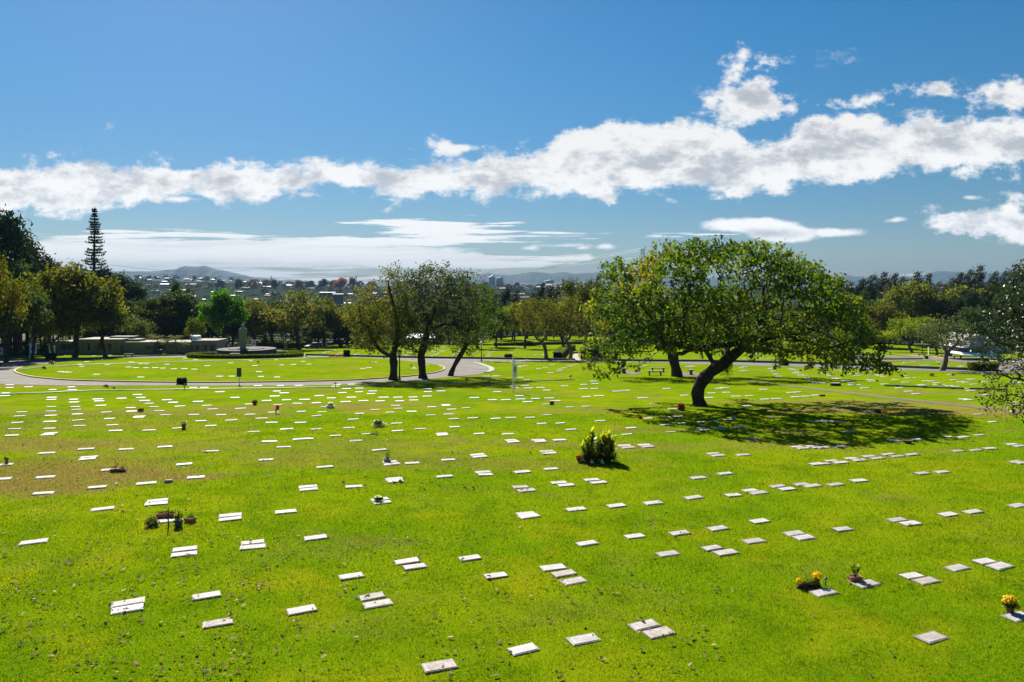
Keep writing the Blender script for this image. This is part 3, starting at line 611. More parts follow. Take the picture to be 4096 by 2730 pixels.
def proto(kind, var):
    """a crown and trunk of unit kind, about H tall; returned as meshes that every tree of the kind shares"""
    key = (kind, var)
    if key in PROTO: return PROTO[key]
    rng = np.random.default_rng(hash(('k', len(kind), ord(kind[0]), ord(kind[-1]), var)) % (2 ** 31) if False else sum(ord(c) for c in kind) * 17 + var * 101)
    H = 10.0; W = 10.0
    if kind in ('broad', 'airy'):
        tr = [np.array([0, 0, 0.])]; d = np.array([rng.normal() * .12, rng.normal() * .12, 1]); nseg = 5
        for k in range(nseg): tr.append(tr[-1] + d * .5 + rng.normal(size=3) * [.06, .06, 0])
        nc = 22 if kind == 'broad' else 18; C = []
        while len(C) < nc:
            a = rng.uniform(0, 2 * math.pi); rr = math.sqrt(rng.uniform(0, 1)); z = rng.uniform(.3, 1)
            env = math.sin(math.pi * min(1, (z * .83 + .10))) ** .55
            C.append([4.0 * rr * env * math.cos(a), 4.0 * rr * env * math.sin(a), 2.6 + z * 6.4])
        C = np.array(C); C[0] = [0, 0, 8.9]
        A = clumps(rng, C, rng.uniform(.8, 1.6, nc), 26)
        P, par = colonize(tr, [0] + list(range(nseg)), A, .42, 5, .55, 90, rng, .28)
        wm, r = wood_mesh('trunk', P, par, .26, BARK, .014, sides=(7, 4, 3))
        pts = leaf_points(rng, P, r, .06, 20 if kind == 'broad' else 12, .42, .0)
        pts = pts[pts[:, 2] > 2.0]
        lm = leaves_mesh('crown', pts, .40 if kind == 'broad' else .36, LM['olive'], aspect=.62, rng=rng, tint=clump_tint(rng, pts, 1.6))
    elif kind == 'spread':
        tr = [np.array([0, 0, 0.])]; lean = rng.uniform(0, 6.28)
        for k in range(5): tr.append(tr[-1] + np.array([.14 * math.cos(lean), .14 * math.sin(lean), .42]) + rng.normal(size=3) * [.08, .08, 0])
        nc = 22; C = []
        for k in range(nc):
            a = 2.4 * k + rng.uniform(-.3, .3); rr = 4.6 * math.sqrt((k + .5) / nc); C.append([rr * math.cos(a), rr * math.sin(a), 8.7 - 3.6 * (rr / 4.6) ** 2 + rng.normal() * .5])
        A = clumps(rng, np.array(C), rng.uniform(.8, 1.4, nc), 24)
        P, par = colonize(tr, [0] + list(range(5)), A, .42, 6, .55, 90, rng, .35)
        wm, r = wood_mesh('trunk', P, par, .24, BARK2, .014, sides=(7, 4, 3))
        pts = leaf_points(rng, P, r, .05, 16, .36, .0)
        lm = leaves_mesh('crown', pts, .36, LM['olive'], aspect=.6, rng=rng, tint=clump_tint(rng, pts, 1.4))
    elif kind == 'pine':
        tr = [np.array([0, 0, z]) for z in np.arange(0, 8.6, .5)]
        C = []; 
        for k in range(26):
            z = 3.0 + 6.6 * (k / 26); a = k * 2.4 + rng.uniform(-.5, .5); rr = rng.uniform(.55, 1.0) * 2.9 * (1 - ((z - 3) / 7.6)) ** .55
            C.append([rr * math.cos(a), rr * math.sin(a), z + rng.normal() * .2])
        C.append([0, 0, 9.5]); A = clumps(rng, np.array(C), rng.uniform(.55, .95, 27), 16)
        P, par = colonize(tr, [0] + list(range(len(tr) - 1)), A, .4, 3.2, .45, 60, rng, .2)
        wm, r = wood_mesh('trunk', P, par, .22, BARK, .014, sides=(6, 4, 3))
        pts = leaf_points(rng, P[len(tr):], r[len(tr):], .06, 24, .30); pts = pts[pts[:, 2] > 2.6]
        lm = leaves_mesh('crown', pts, .44, LM['pine'], aspect=.34, up=.0, rng=rng, axis=(0, 0, 1), axw=.35)
    elif kind == 'casu':
        tr = [np.array([.03 * z * z * .35, 0, z]) for z in np.arange(0, 9.3, .5)]
        C = []
        for k in range(24):
            z = 2.2 + 7.2 * (k / 24); a = k * 2.4; rr = rng.uniform(.3, 1.0) * 1.75 * (1 - ((z - 2.2) / 8.4)) ** .6
            C.append([rr * math.cos(a) + .011 * z * z, rr * math.sin(a), z + rng.normal() * .25])
        C.append([1.15, 0, 9.7]); A = clumps(rng, np.array(C), rng.uniform(.4, .8, 25), 14)
        P, par = colonize(tr, [0] + list(range(len(tr) - 1)), A, .38, 2.6, .42, 60, rng, .22)
        wm, r = wood_mesh('trunk', P, par, .17, BARK, .012, sides=(6, 4, 3))
        pts = leaf_points(rng, P[len(tr):], r[len(tr):], .06, 20, .24); pts = pts[pts[:, 2] > 1.8]
        lm = leaves_mesh('crown', pts, .46, LM['casu'], aspect=.24, up=0, rng=rng, axis=(.5, 0, .8), axw=.65)
    elif kind == 'gnarly':                                     # small open trees with a twisting trunk
        tr = [np.array([0, 0, 0.])]; a0 = rng.uniform(-.2, .2)
        for k in range(7):
            tr.append(tr[-1] + np.array([math.sin(k * 1.1 + var * 2) * .16 - .07, math.cos(k * .9) * .1, .42]))
        nc = 17; C = []
        for k in range(nc):
            a = 2.4 * k; rr = 3.6 * math.sqrt((k + .5) / nc); C.append([rr * math.cos(a), rr * math.sin(a) * .8, 8.6 - 3.2 * (rr / 3.6) ** 2 + rng.normal() * .8])
        A = clumps(rng, np.array(C), rng.uniform(.6, 1.3, nc), 18)
        P, par = colonize(tr, [0] + list(range(7)), A, .4, 6, .55, 90, rng, .35)
        wm, r = wood_mesh('trunk', P, par, .24, BARK, .016, sides=(7, 4, 3))
        pts = leaf_points(rng, P, r, .05, 14, .34, .1)
        lm = leaves_mesh('crown', pts, .34, LM['yellow'], aspect=.6, rng=rng, tint=clump_tint(rng, pts, 1.2))
    elif kind == 'norfolk':
        mb = MB(); lp = []; H = 10.0
        mb.tube([(math.sin(z * .4) * .03, 0, z) for z in np.linspace(0, 9.9, 30)], [.17 * (1 - z / 10.4) + .012 for z in np.linspace(0, 9.9, 30)], 7)
        z = 1.2
        while z < 9.8:
            t = (z - 1.2) / 8.6; Lb = 1.12 * (1 - t) ** .8 + .12
            nb = 6; a0 = rng.uniform(0, 6.28)
            for b in range(nb):
                a = a0 + 2 * math.pi * b / nb + rng.normal() * .12; Lx = Lb * rng.uniform(.55, 1.2); pts = []
                if rng.random() < .10: continue
                for s in np.linspace(0, 1, 7):
                    pts.append((Lx * s * math.cos(a), Lx * s * math.sin(a), z - .10 * math.sin(s * 2.2) + .22 * s * s * Lx + .02))
                mb.tube(pts, [.02 * (1 - .7 * s) for s in np.linspace(0, 1, 7)], 3, cap=False)
                pa = np.array(pts); k = int(46 * Lx / 1.1) + 8
                s = rng.uniform(.18, 1, k) * 6; i = np.minimum(s.astype(int), 5); f = (s - i)[:, None]
                q = pa[i] * (1 - f) + pa[np.minimum(i + 1, 6)] * f; lp.append(q + rng.normal(size=q.shape) * [.03, .03, .02] + [0, 0, .035])
            z += (.30 - .12 * t) * rng.uniform(.75, 1.25)
        me = bpy.data.meshes.new('trunk'); me.from_pydata(mb.v, [], mb.f); me.materials.append(BARK); me.shade_smooth(); wm = me
        lp = np.concatenate(lp); lm = leaves_mesh('crown', lp, .16, LM['pine'], aspect=.32, up=0, rng=rng, axis=(0, 0, 1), axw=.6)
    elif kind == 'palm':
        mb = MB(); mb.tube([(math.sin(z * .5) * .15, 0, z) for z in np.linspace(0, 6.2, 12)], [.22 - .01 * z for z in np.linspace(0, 6.2, 12)], 8)
        me = bpy.data.meshes.new('trunk'); me.from_pydata(mb.v, [], mb.f); me.materials.append(BARK2); wm = me
        Vv = []; Qq = []; top = np.array([0, 0, 6.2])
        for b in range(22):
            a = 2.4 * b; el = rng.uniform(-.2, 1.2); Lx = rng.uniform(3.0, 4.2)
            dr = np.array([math.cos(a), math.sin(a), 0]); prev = top.copy()
            for s in range(14):
                t = s / 13; e = el - 1.9 * t * t; step = (dr * math.cos(e) + np.array([0, 0, math.sin(e)])) * Lx / 14
                nxt = prev + step; sd = np.cross(dr, [0, 0, 1]); w = .75 * math.sin(math.pi * min(1, t * .9 + .1)) + .1
                for sg in (-1, 1):
                    for h in (0, .5):
                        q = prev + step * h; tip = q + sd * sg * w + step * .9 + np.array([0, 0, -.35 * w]); k = len(Vv)
                        Vv += [q, q + step * .28, tip]; Qq.append([k, k + 1, k + 2])
                prev = nxt
        lm = npmesh('crown', np.array(Vv), np.array(Qq), LM['bright'], rng.uniform(0, 1, len(Qq)))
    print('PROTO', key, len(lm.polygons)); PROTO[key] = (wm, lm); return PROTO[key]
def clump_tint(rng, pts, sc):
    """leaves of one bough are alike: tint varies smoothly through the crown plus leaf by leaf"""
    k = rng.normal(size=(6, 3)) / sc; ph = rng.uniform(0, 6.28, 6)
    v = np.sin(pts @ k.T + ph).sum(1) / 6 * .9 + .45
    return np.clip(v + rng.normal(size=len(pts)) * .18, 0, 1)
SPANX = dict(broad=8.9, airy=8.6, spread=10.4, pine=6.2, casu=3.9, gnarly=8.0, norfolk=2.5, palm=7.5)
def tree(name, kind, var, px, y, top, width, leaf, label, group=None, base=None, sink=.05, bark=None, cat='tree', rz=None):
    """tree with its foot at photo column px and distance y; top = photo row of its top; width in photo px"""
    wm, lm = proto(kind, var); gz = ground_z(y) if base is None else base
    x = (px - HX) * y / F; H = CH - (top - HY) * y / F - gz; Wd = width * y / F
    root = empty(name, (x, y, gz - sink), random.uniform(0, 6.28) if rz is None else rz, label, cat, group)
    root.scale = (Wd / SPANX[kind], Wd / SPANX[kind], H / 10.0 if kind != 'palm' else H / 6.9)
    a = link('trunk', wm, root); b = link('crown', lm, root)
    if leaf:
        b.material_slots[0].link = 'OBJECT'; b.material_slots[0].material = LM[leaf]
    return root
# --- the great spreading tree, trunk and limbs laid out after the photograph
def bigtree():
    y0 = gy(1622); rng = np.random.default_rng(3)
    O = G(2800, 1622)
    def q(px, py, dy=0.0):
        p = AT(px, py, y0 + dy); return np.array([p.x - O.x, p.y - O.y, p.z - O.z])
    tr = [q(2800, 1626), q(2793, 1600), q(2790, 1575), q(2796, 1550), q(2806, 1528), q(2822, 1508), q(2842, 1490), q(2862, 1474, -.2), q(2884, 1462, -.3)]
    par = [0] + list(range(8))
    def limb(start, pts):
        k = start
        for p in pts: tr.append(q(*p)); par.append(k); k = len(tr) - 1
    limb(8, [(2905, 1445, -.5), (2930, 1424, -.7), (2960, 1400, -1), (2990, 1372, -1.2), (3012, 1345, -1.4), (3030, 1315, -1.6), (3048, 1282, -1.6), (3060, 1250, -1.4)])
    limb(12, [(3015, 1368, -1.8), (3050, 1358, -2.4), (3090, 1350, -3), (3130, 1345, -3.4), (3175, 1345, -3.8)])
    limb(7, [(2852, 1452, .4), (2838, 1428, .8), (2822, 1400, 1.2), (2800, 1375, 1.5), (2772, 1352, 1.8), (2735, 1335, 2), (2695, 1322, 2)])
    limb(9, [(2905, 1415, 1), (2912, 1385, 1.6), (2915, 1350, 2.2), (2905, 1310, 2.6), (2890, 1265, 2.8)])
    limb(18, [(2790, 1392, -.4), (2750, 1388, -1.4), (2700, 1378, -2.4), (2655, 1370, -3)])
    # crown: an umbrella of clumps, deeper at the rim
    C = []; rads = []
    outline = [(2345, 1450), (2355, 1330), (2370, 1220), (2400, 1130), (2450, 1085), (2520, 1062), (2600, 1012), (2664, 962), (2760, 972), (2874, 958), (2960, 972), (3052, 976), (3139, 1018), (3237, 1048), (3340, 1090), (3385, 1150), (3450, 1222), (3480, 1330), (3525, 1420), (3565, 1465)]
    ox = [o[0] for o in outline]; oy = [o[1] for o in outline]; cx, hw = 2945, 615
    for k in range(132):
        if rng.random() < .14: continue
        a = 2.39996 * k; rr = math.sqrt((k + .5) / 132); px = cx + hw * rr * math.cos(a); dy = 9.0 * rr * math.sin(a)
        e = math.sqrt(max(0, 1 - (dy / 10.5) ** 2)); pxe = cx + (px - cx) / max(e, .35); pxe = min(max(pxe, 2350), 3560)
        ty = np.interp(pxe, ox, oy); ty = ty + (1480 - ty) * (1 - e) * .9 + 30 + rng.uniform(-26, 30)
        C.append(q(px, ty, dy)); rads.append(rng.uniform(.55, 1.15))
        low = 1430 + 35 * abs(px - cx) / hw
        if ty < low - 70:
            for _ in range(1):
                C.append(q(px + rng.normal() * 25, ty + (low - ty) * rng.uniform(.25, .95), dy * rng.uniform(.6, 1) + rng.normal() * .4)); rads.append(rng.uniform(.6, 1.1))
    for (px, py, dy) in [(2360, 1470, 0), (2395, 1495, -1), (2430, 1440, 1), (2450, 1480, -2), (2540, 1470, 1), (3440, 1470, -2), (3500, 1478, -1), (3530, 1485, -1), (3480, 1440, 0), (3530, 1455, 0), (3440, 1400, 1), (3400, 1300, 0), (3450, 1350, 0), (3360, 1230, 0), (3300, 1180, 1), (3380, 1480, 0), (3300, 1470, -4), (3240, 1460, 1), (3170, 1430, -4), (3120, 1465, -6), (2500, 1090, 0), (2425, 1062, 1), (2410, 1075, 1), (2480, 1065, -1), (3052, 985, 0), (2664, 975, 1), (2700, 985, 1), (2760, 975, 0), (2880, 968, -1), (2960, 985, 1), (2620, 1000, 0), (3120, 1020, 0), (3360, 1110, 1), (2840, 975, 1)]:
        C.append(q(px, py, dy)); rads.append(.5)
    A = clumps(rng, np.array(C), rads, 22)
    P, pr = colonize(tr, par, A, .36, 5.5, .42, 140, rng, .34, maxn=14000)
    root = empty('spreading_tree', O, 0, 'great umbrella-shaped tree with thick leaning trunk, largest in the picture, over a wide shadow', 'tree')
    wm, r = wood_mesh('trunk', P, pr, .45, BARK, .012, sides=(14, 6, 3), flare=1.25)
    link('trunk', wm, root)
    pts = leaf_points(rng, P[len(tr):], r[len(tr):], .030, 9, .17, .12)
    lm = leaves_mesh('crown', pts, .30, LM['big'], up=.25, aspect=.5, rng=rng, droop=.5, tint=clump_tint(rng, pts, 1.3)); link('crown', lm, root)
    # tuft of a hanging plant on the trunk
    bp = np.array(q(2905, 1462, -.6)) + rng.normal(size=(420, 3)) * [.22, .2, .35]
    link('hanging_plant', leaves_mesh('hanging_plant', bp, .42, LM['dark'], aspect=.08, up=0, rng=rng, axis=(.2, 0, -1), axw=.6), root)
    print('bigtree nodes', len(P), 'leaves', len(pts))
def custom_tree(name, label, O, q, tr, par, C, rads, per, base_r, leaf, lsize, step=.4, lper=14, sig=.22, thr=.035, seed=1, bark=BARK, jit=.3, cat='tree', extra=None, aspect=.5, drop=.1):
    rng = np.random.default_rng(seed); A = clumps(rng, np.array(C), rads, per)
    P, pr = colonize(tr, par, A, step, 5.5, step * 1.25, 130, rng, jit, maxn=9000)
    root = empty(name, O, 0, label, cat); wm, r = wood_mesh('trunk', P, pr, base_r, bark, .013, sides=(12, 5, 3), flare=1.35); link('trunk', wm, root)
    pts = leaf_points(rng, P[len(tr):], r[len(tr):], thr, lper, sig, drop)
    lm = leaves_mesh('crown', pts, lsize, LM[leaf], up=.25, aspect=aspect, rng=rng, tint=clump_tint(rng, pts, 1.3)); link('crown', lm, root)
    print('TREE', name, len(P), len(pts)); return root
def blob(q, rng, outline_c, n, sx, sy, sdy):
    out = []
    for k in range(n):
        a = 2.4 * k; rr = math.sqrt((k + .5) / n); t = rng.uniform(-1, 1)
        out.append(q(outline_c[0] + sx * rr * math.cos(a), outline_c[1] + sy * rr * math.sin(a), sdy * t * math.sqrt(max(0.05, 1 - rr * rr))))
    return out
def mid_trees():
    # second thick trunk behind the great tree
    y0 = gy(1507); O = G(2702, 1508)
    def q(px, py, dy=0.0): p = AT(px, py, y0 + dy); return np.array([p.x - O.x, p.y - O.y, p.z - O.z])
    rng = np.random.default_rng(21)
    tr = [q(2708, 1510), q(2706, 1490), q(2702, 1470), q(2697, 1450), q(2692, 1430), q(2686, 1410), q(2684, 1380), q(2688, 1350)]
    par = [0, 0, 1, 2, 3, 4, 5, 6]
    C = blob(q, rng, (2790, 1285), 70, 430, 95, 6) ; C = [c for c in C]
    custom_tree('shade_tree', 'tree with stout dark trunk standing beside the stone benches, half hidden by the great tree', O, q, tr, par, C, rng.uniform(.8, 1.5, len(C)), 20, .55, 'big', .32, lper=14, seed=22, sig=.3)
    # pair of old trees by the loop road
    y0 = gy(1521); O = G(1572, 1522)
    def q(px, py, dy=0.0): p = AT(px, py, y0 + dy); return np.array([p.x - O.x, p.y - O.y, p.z - O.z])
    rng = np.random.default_rng(31)
    tr = [q(1572, 1526), q(1574, 1500), q(1575, 1475), q(1575, 1450), q(1572, 1430), q(1576, 1405), q(1584, 1375), q(1590, 1340), q(1588, 1300), q(1580, 1260), q(1572, 1215), q(1560, 1170), q(1552, 1125)]
    par = [0] + list(range(12))
    k = 4
    for p in [(1552, 1420, 0), (1530, 1408, -.4), (1512, 1392, -.8), (1498, 1370, -1), (1490, 1340, -1), (1470, 1310, -1.2)]: tr.append(q(*p)); par.append(k); k = len(tr) - 1
    k = 7
    for p in [(1605, 1310, .8), (1618, 1270, 1.2), (1622, 1225, 1.4)]: tr.append(q(*p)); par.append(k); k = len(tr) - 1
    C = blob(q, rng, (1530, 1300), 40, 140, 105, 3.5) + [q(1562, 1110), q(1545, 1130), q(1575, 1140), q(1590, 1160), q(1535, 1165, 1), q(1450, 1165), q(1430, 1180), q(1470, 1185), q(1410, 1220), q(1505, 1210), q(1640, 1190), q(1610, 1230), q(1500, 1395), q(1480, 1385), q(1550, 1400, -1), q(1610, 1250, -2), q(1500, 1250, 2), q(1565, 1085)] + blob(q, rng, (1600, 1200), 12, 60, 70, 3) + blob(q, rng, (1440, 1270), 8, 60, 60, 2)
    custom_tree('old_tree', 'tall old tree with pale-lit lamp post touching its trunk, beside the loop road', O, q, tr, par, C, rng.uniform(.45, 1.25, len(C)), 20, .40, 'olive', .27, lper=12, seed=33, sig=.26, jit=.4, drop=.05)
    y0 = gy(1515); O = G(1692, 1515)
    def q(px, py, dy=0.0): p = AT(px, py, y0 + dy); return np.array([p.x - O.x, p.y - O.y, p.z - O.z])
    rng = np.random.default_rng(41)
    tr = [q(1692, 1519), q(1690, 1495), q(1688, 1470), q(1686, 1445), q(1684, 1425), q(1690, 1400), q(1700, 1370), q(1708, 1335), q(1720, 1295), q(1735, 1255), q(1745, 1215)]
    par = [0] + list(range(10))
    k = 4
    for p in [(1672, 1408, 0), (1655, 1392, 0), (1635, 1382, .3), (1618, 1368, .6)]: tr.append(q(*p)); par.append(k); k = len(tr) - 1
    k = 7
    for p in [(1745, 1310, -.4), (1785, 1295, -.8), (1825, 1300, -1), (1860, 1315, -1)]: tr.append(q(*p)); par.append(k); k = len(tr) - 1
    k = 8
    for p in [(1700, 1250, 1), (1680, 1210, 1.5), (1655, 1170, 1.8)]: tr.append(q(*p)); par.append(k); k = len(tr) - 1
    C = blob(q, rng, (1740, 1285), 40, 145, 95, 4) + blob(q, rng, (1765, 1140), 30, 150, 68, 4) + [q(1640, 1125), q(1620, 1110), q(1600, 1120), q(1660, 1100), q(1670, 1395), q(1640, 1385), q(1700, 1385, -1), q(1860, 1330), q(1840, 1300)]
    custom_tree('old_tree', 'tall old tree with forked trunk, second of the roadside pair, crown highest of the two', O, q, tr, par, C, rng.uniform(.6, 1.35, len(C)), 20, .40, 'grey', .27, lper=12, seed=43, sig=.28, jit=.4, drop=.05)
    y0 = gy(1505); O = G(1803, 1506)
    def q(px, py, dy=0.0): p = AT(px, py, y0 + dy); return np.array([p.x - O.x, p.y - O.y, p.z - O.z])
    rng = np.random.default_rng(51)
    tr = [q(1801, 1509), q(1807, 1488), q(1817, 1465), q(1829, 1443), q(1842, 1422), q(1853, 1404), q(1862, 1388), q(1880, 1370), q(1902, 1352), q(1928, 1335)]
    par = [0] + list(range(9)); k = 6
    for p in [(1862, 1365), (1868, 1335), (1880, 1300), (1890, 1260)]: tr.append(q(*p)); par.append(k); k = len(tr) - 1
    C = blob(q, rng, (1870, 1360), 16, 75, 42, 2.5) + blob(q, rng, (1910, 1230), 26, 90, 100, 3.5) + [q(1970, 1290), q(1985, 1310), q(1950, 1340), q(1975, 1210), q(1960, 1160), q(1830, 1350), q(1890, 1405), q(1860, 1395, -1)]
    custom_tree('leaning_tree', 'slim dark-trunked tree leaning to the right over the road bay', O, q, tr, par, C, rng.uniform(.4, 1.0, len(C)), 16, .27, 'bigold', .25, lper=12, seed=53, sig=.24, jit=.38)
    # two small trees with twisted trunks by the far kerb
    for (bx, by, pts, cen, sx, sy, lf, lab, sd_) in [
        (2186, 1441, [(2184, 1420), (2182, 1400), (2176, 1380), (2166, 1368), (2150, 1358), (2140, 1345), (2132, 1325)], (2165, 1270), 85, 75, 'yellow', 'small open tree with crooked forked trunk at the far kerb, left of its twin', 61),
        (2281, 1440, [(2284, 1420), (2283, 1400), (2276, 1380), (2265, 1365), (2255, 1350), (2250, 1325)], (2270, 1265), 100, 85, 'yellow', 'small open tree with thin twisted trunk beside the tan path entrance', 62),
        (3766, 1484, [(3778, 1462), (3783, 1440), (3784, 1420), (3782, 1400), (3775, 1390)], (3785, 1330), 95, 55, 'grey', 'small grey-leaved tree with thin bent trunk beside the right-hand road', 63)]:
        y0 = gy(by); O = G(bx, by)
        def q(px, py, dy=0.0): p = AT(px, py, y0 + dy); return np.array([p.x - O.x, p.y - O.y, p.z - O.z])
        rng = np.random.default_rng(sd_); tr = [q(bx, by + 4)] + [q(*p) for p in pts]; par = [0] + list(range(len(pts)))
        b0 = 4 if sd_ != 63 else 3
        k = b0
        for p in ([(pts[b0 - 1][0] + 14, pts[b0 - 1][1] - 14), (pts[b0 - 1][0] + 20, pts[b0 - 1][1] - 34), (pts[b0 - 1][0] + 16, pts[b0 - 1][1] - 60)] if sd_ != 63 else [(3800, 1398), (3830, 1375)]): tr.append(q(*p)); par.append(k); k = len(tr) - 1
        C = blob(q, rng, cen, 26, sx, sy, 4)
        custom_tree('small_tree', lab, O, q, tr, par, C, rng.uniform(.7, 1.4, len(C)), 14, .30, lf, .32, step=.5, lper=11, seed=sd_, sig=.34, jit=.4, thr=.04, bark=BARK2)
    # near tree at the right edge, its boughs hanging into the picture
    y0 = 31.0; O = on(4330, y0)
    def q(px, py, dy=0.0): p = AT(px, py, y0 + dy); return np.array([p.x - O.x, p.y - O.y, p.z - O.z])
    rng = np.random.default_rng(71)
    tr = [np.array([0, 0, 0.]), np.array([0, 0, .6]), np.array([-.05, 0, 1.3]), np.array([-.15, 0, 2.0]), np.array([-.3, .1, 2.7]), np.array([-.5, .1, 3.4]), np.array([-.7, 0, 4.2]), np.array([-.8, 0, 5.0])]
    par = [0] + list(range(7))
    C = blob(q, rng, (4165, 1330), 60, 225, 190, 2.2) + [q(4075, 1120), q(4090, 1150), q(4040, 1180), q(4000, 1230), q(3960, 1270), q(3925, 1310), q(3905, 1330), q(3930, 1400), q(3960, 1440), q(3980, 1500), q(4090, 1080), q(4010, 1500), q(4060, 1545),
         q(4030, 1560), q(4010, 1575), q(4060, 1600), q(4075, 1640), q(4090, 1660), q(3965, 1590), q(3990, 1590), q(4060, 1570), q(4150, 1600), q(4250, 1500), q(4400, 1300), q(4350, 1150), q(4450, 1400)]
    custom_tree('overhanging_tree', 'near tree with small glossy leaves reaching in from the right edge', O, q, tr, par, C, rng.uniform(.3, .62, len(C)), 22, .22, 'silver', .12, step=.22, lper=12, seed=73, sig=.13, jit=.35, thr=.028, aspect=.5, drop=.12)
# ------------------------------------------------------------------ placing the wood and the park trees
def wood():
    T = tree
    bw = 'trees of the wood behind the lawns'
    # left side
    T('pine_tree', 'pine', 0, 20, 150, 855, 290, 'pine', 'tall dark pine mass cut by the left edge of the picture')
    T('pine_tree', 'pine', 1, 110, 160, 955, 230, 'pine', 'dark pine with rounded top right of the tallest pine at the left edge')
    T('pine_tree', 'pine', 2, 180, 170, 1030, 210, 'pine', 'lower dark pine between the left pine mass and the tall narrow conifer')
    T('pine_tree', 'pine', 0, 60, 145, 1050, 210, 'dark', 'dark bushy pine low in the left pine mass')
    T('norfolk_pine', 'norfolk', 0, 378, 205, 822, 150, 'pine', 'tall narrow norfolk pine with upturned whorled branches standing against the sky', cat='tree')
    T('pine_tree', 'pine', 1, 415, 200, 1080, 160, 'pine', 'dense dark pine at the foot of the tall narrow conifer')
    T('pine_tree', 'pine', 2, 480, 205, 1100, 190, 'pine', 'dense dark pine, next right from the tall narrow conifer')
    T('pine_tree', 'pine', 0, 540, 210, 1135, 170, 'pine', 'dense dark pine lowest on the slope right of the tall narrow conifer')
    T('leafy_tree', 'broad', 0, 25, 118, 1150, 300, 'dark', 'dark green leafy tree filling the left edge below the pines')
    T('leafy_tree', 'airy', 1, -10, 110, 1010, 200, 'yellow', 'yellow-tinged leafy tree cut by the left edge')
    T('leafy_tree', 'airy', 0, 130, 128, 1120, 170, 'yellow', 'yellow-green slender tree between the left edge and the big olive tree')
    T('leafy_tree', 'broad', 1, 298, 140, 1062, 350, 'yellow', 'big olive-yellow tree with dark forked trunk in front of the low chapel building')
    T('leafy_tree', 'airy', 2, 422, 142, 1185, 250, 'olive', 'thin-trunked olive tree in front of the building, right of the big olive-yellow tree')
    T('leafy_tree', 'spread', 0, 520, 185, 1220, 220, 'olive', 'wide olive tree above the middle of the low building roof')
    T('leafy_tree', 'airy', 1, 640, 190, 1195, 190, 'olive', 'olive-green tree behind the low building, left of the dark rounded one')
    T('leafy_tree', 'broad', 2, 730, 195, 1160, 230, 'dark', 'dark rounded tree behind the building, next to the bright green tree')
    T('pine_tree', 'pine', 1, 700, 250, 1135, 90, 'dark', 'dark pine top rising above the trees left of the bright green tree')
    T('bright_green_tree', 'broad', 0, 885, 172, 1168, 200, 'bright', 'vivid green round-crowned tree behind the statue, left of it')
    T('leafy_tree', 'airy', 2, 790, 178, 1265, 95, 'olive', 'low green sapling tucked left of the vivid green tree')
    rowlab = []
    T('leafy_tree', 'broad', 2, 215, 140, 1200, 190, 'olive', 'dusky olive tree between the left sign and the big olive-yellow tree')
    T('leafy_tree', 'airy', 0, 560, 168, 1270, 170, 'olive', 'low thin olive tree rising over the middle of the building')
    T('leafy_tree', 'broad', 1, 70, 137, 1150, 180, 'dark', 'dark green tree above the left road bend')
    # middle row of brown-olive park trees
    for i, (px, y, top, w, k, v, lf, lab) in enumerate([
        (1010, 200, 1200, 210, 'broad', 1, 'olive', 'olive-brown tree just right of the vivid green tree'),
        (1095, 195, 1185, 190, 'airy', 0, 'yellow', 'yellowish tree above the statue hedge, left of the car'),
        (1195, 185, 1160, 260, 'airy', 1, 'olive', 'brownish spreading tree whose trunk stands at the nose of the parked car'),
        (1300, 205, 1190, 200, 'broad', 2, 'olive', 'olive tree right behind the parked car'),
        (1390, 210, 1215, 170, 'airy', 2, 'yellow', 'yellow-olive tree above the clipped bush and red flowers'),
        (1450, 200, 1230, 180, 'broad', 0, 'olive', 'brown-olive tree left of the tall roadside pair'),
        (1910, 190, 1175, 190, 'airy', 0, 'grey', 'grey-green tree behind the leaning tree'),
        (1985, 200, 1230, 130, 'broad', 1, 'bright', 'small bright green tree right of the leaning tree'),
        (2100, 190, 1190, 150, 'airy', 1, 'yellow', 'yellow-green tree behind the left crooked tree'),
        (2330, 175, 1108, 250, 'spread', 0, 'olive', 'pale olive domed tree directly left of the great umbrella tree'),
        (2250, 170, 1210, 190, 'airy', 2, 'yellow', 'mustard-tinged thin tree behind the two crooked trees'),
        (2060, 215, 1215, 110, 'broad', 2, 'lime', 'little lime-green tree in the gap right of the leaning tree'),
        (3540, 190, 1210, 200, 'broad', 2, 'yellow', 'yellow-topped tree just right of the great umbrella tree'),
        (3640, 205, 1130, 240, 'broad', 1, 'olive', 'large dark olive tree behind the right-hand lawn'),
        (3740, 195, 1280, 180, 'spread', 0, 'olive', 'low spreading olive tree over the shaded wood edge at right'),
        (3870, 200, 1155, 260, 'broad', 0, 'olive', 'broad domed olive tree, tallest dome right of the large dark olive tree'),
        (3910, 180, 1230, 190, 'broad', 2, 'dark', 'dark domed tree above the white curved chapel roof'),
        (4010, 205, 1180, 220, 'airy', 0, 'yellow', 'yellow-green tree behind the near glossy-leaved tree'),
        (3450, 200, 1200, 180, 'broad', 0, 'dark', 'dark tree behind the right end of the great umbrella tree'),
        (4110, 190, 1230, 240, 'broad', 1, 'dark', 'dark tree behind the glossy-leaved tree at the right edge')]):
        T('leafy_tree', k, v, px, y, top, w, lf, lab)
    T('lime_tree', 'spread', 0, 3650, 165, 1262, 230, 'lime', 'lime-green topped tree with thick pale trunk behind the lamp post at right')
    T('leafy_tree', 'gnarly', 1, 3745, 150, 1285, 170, 'grey', 'grey-green forked tree directly behind the small bent tree at right')
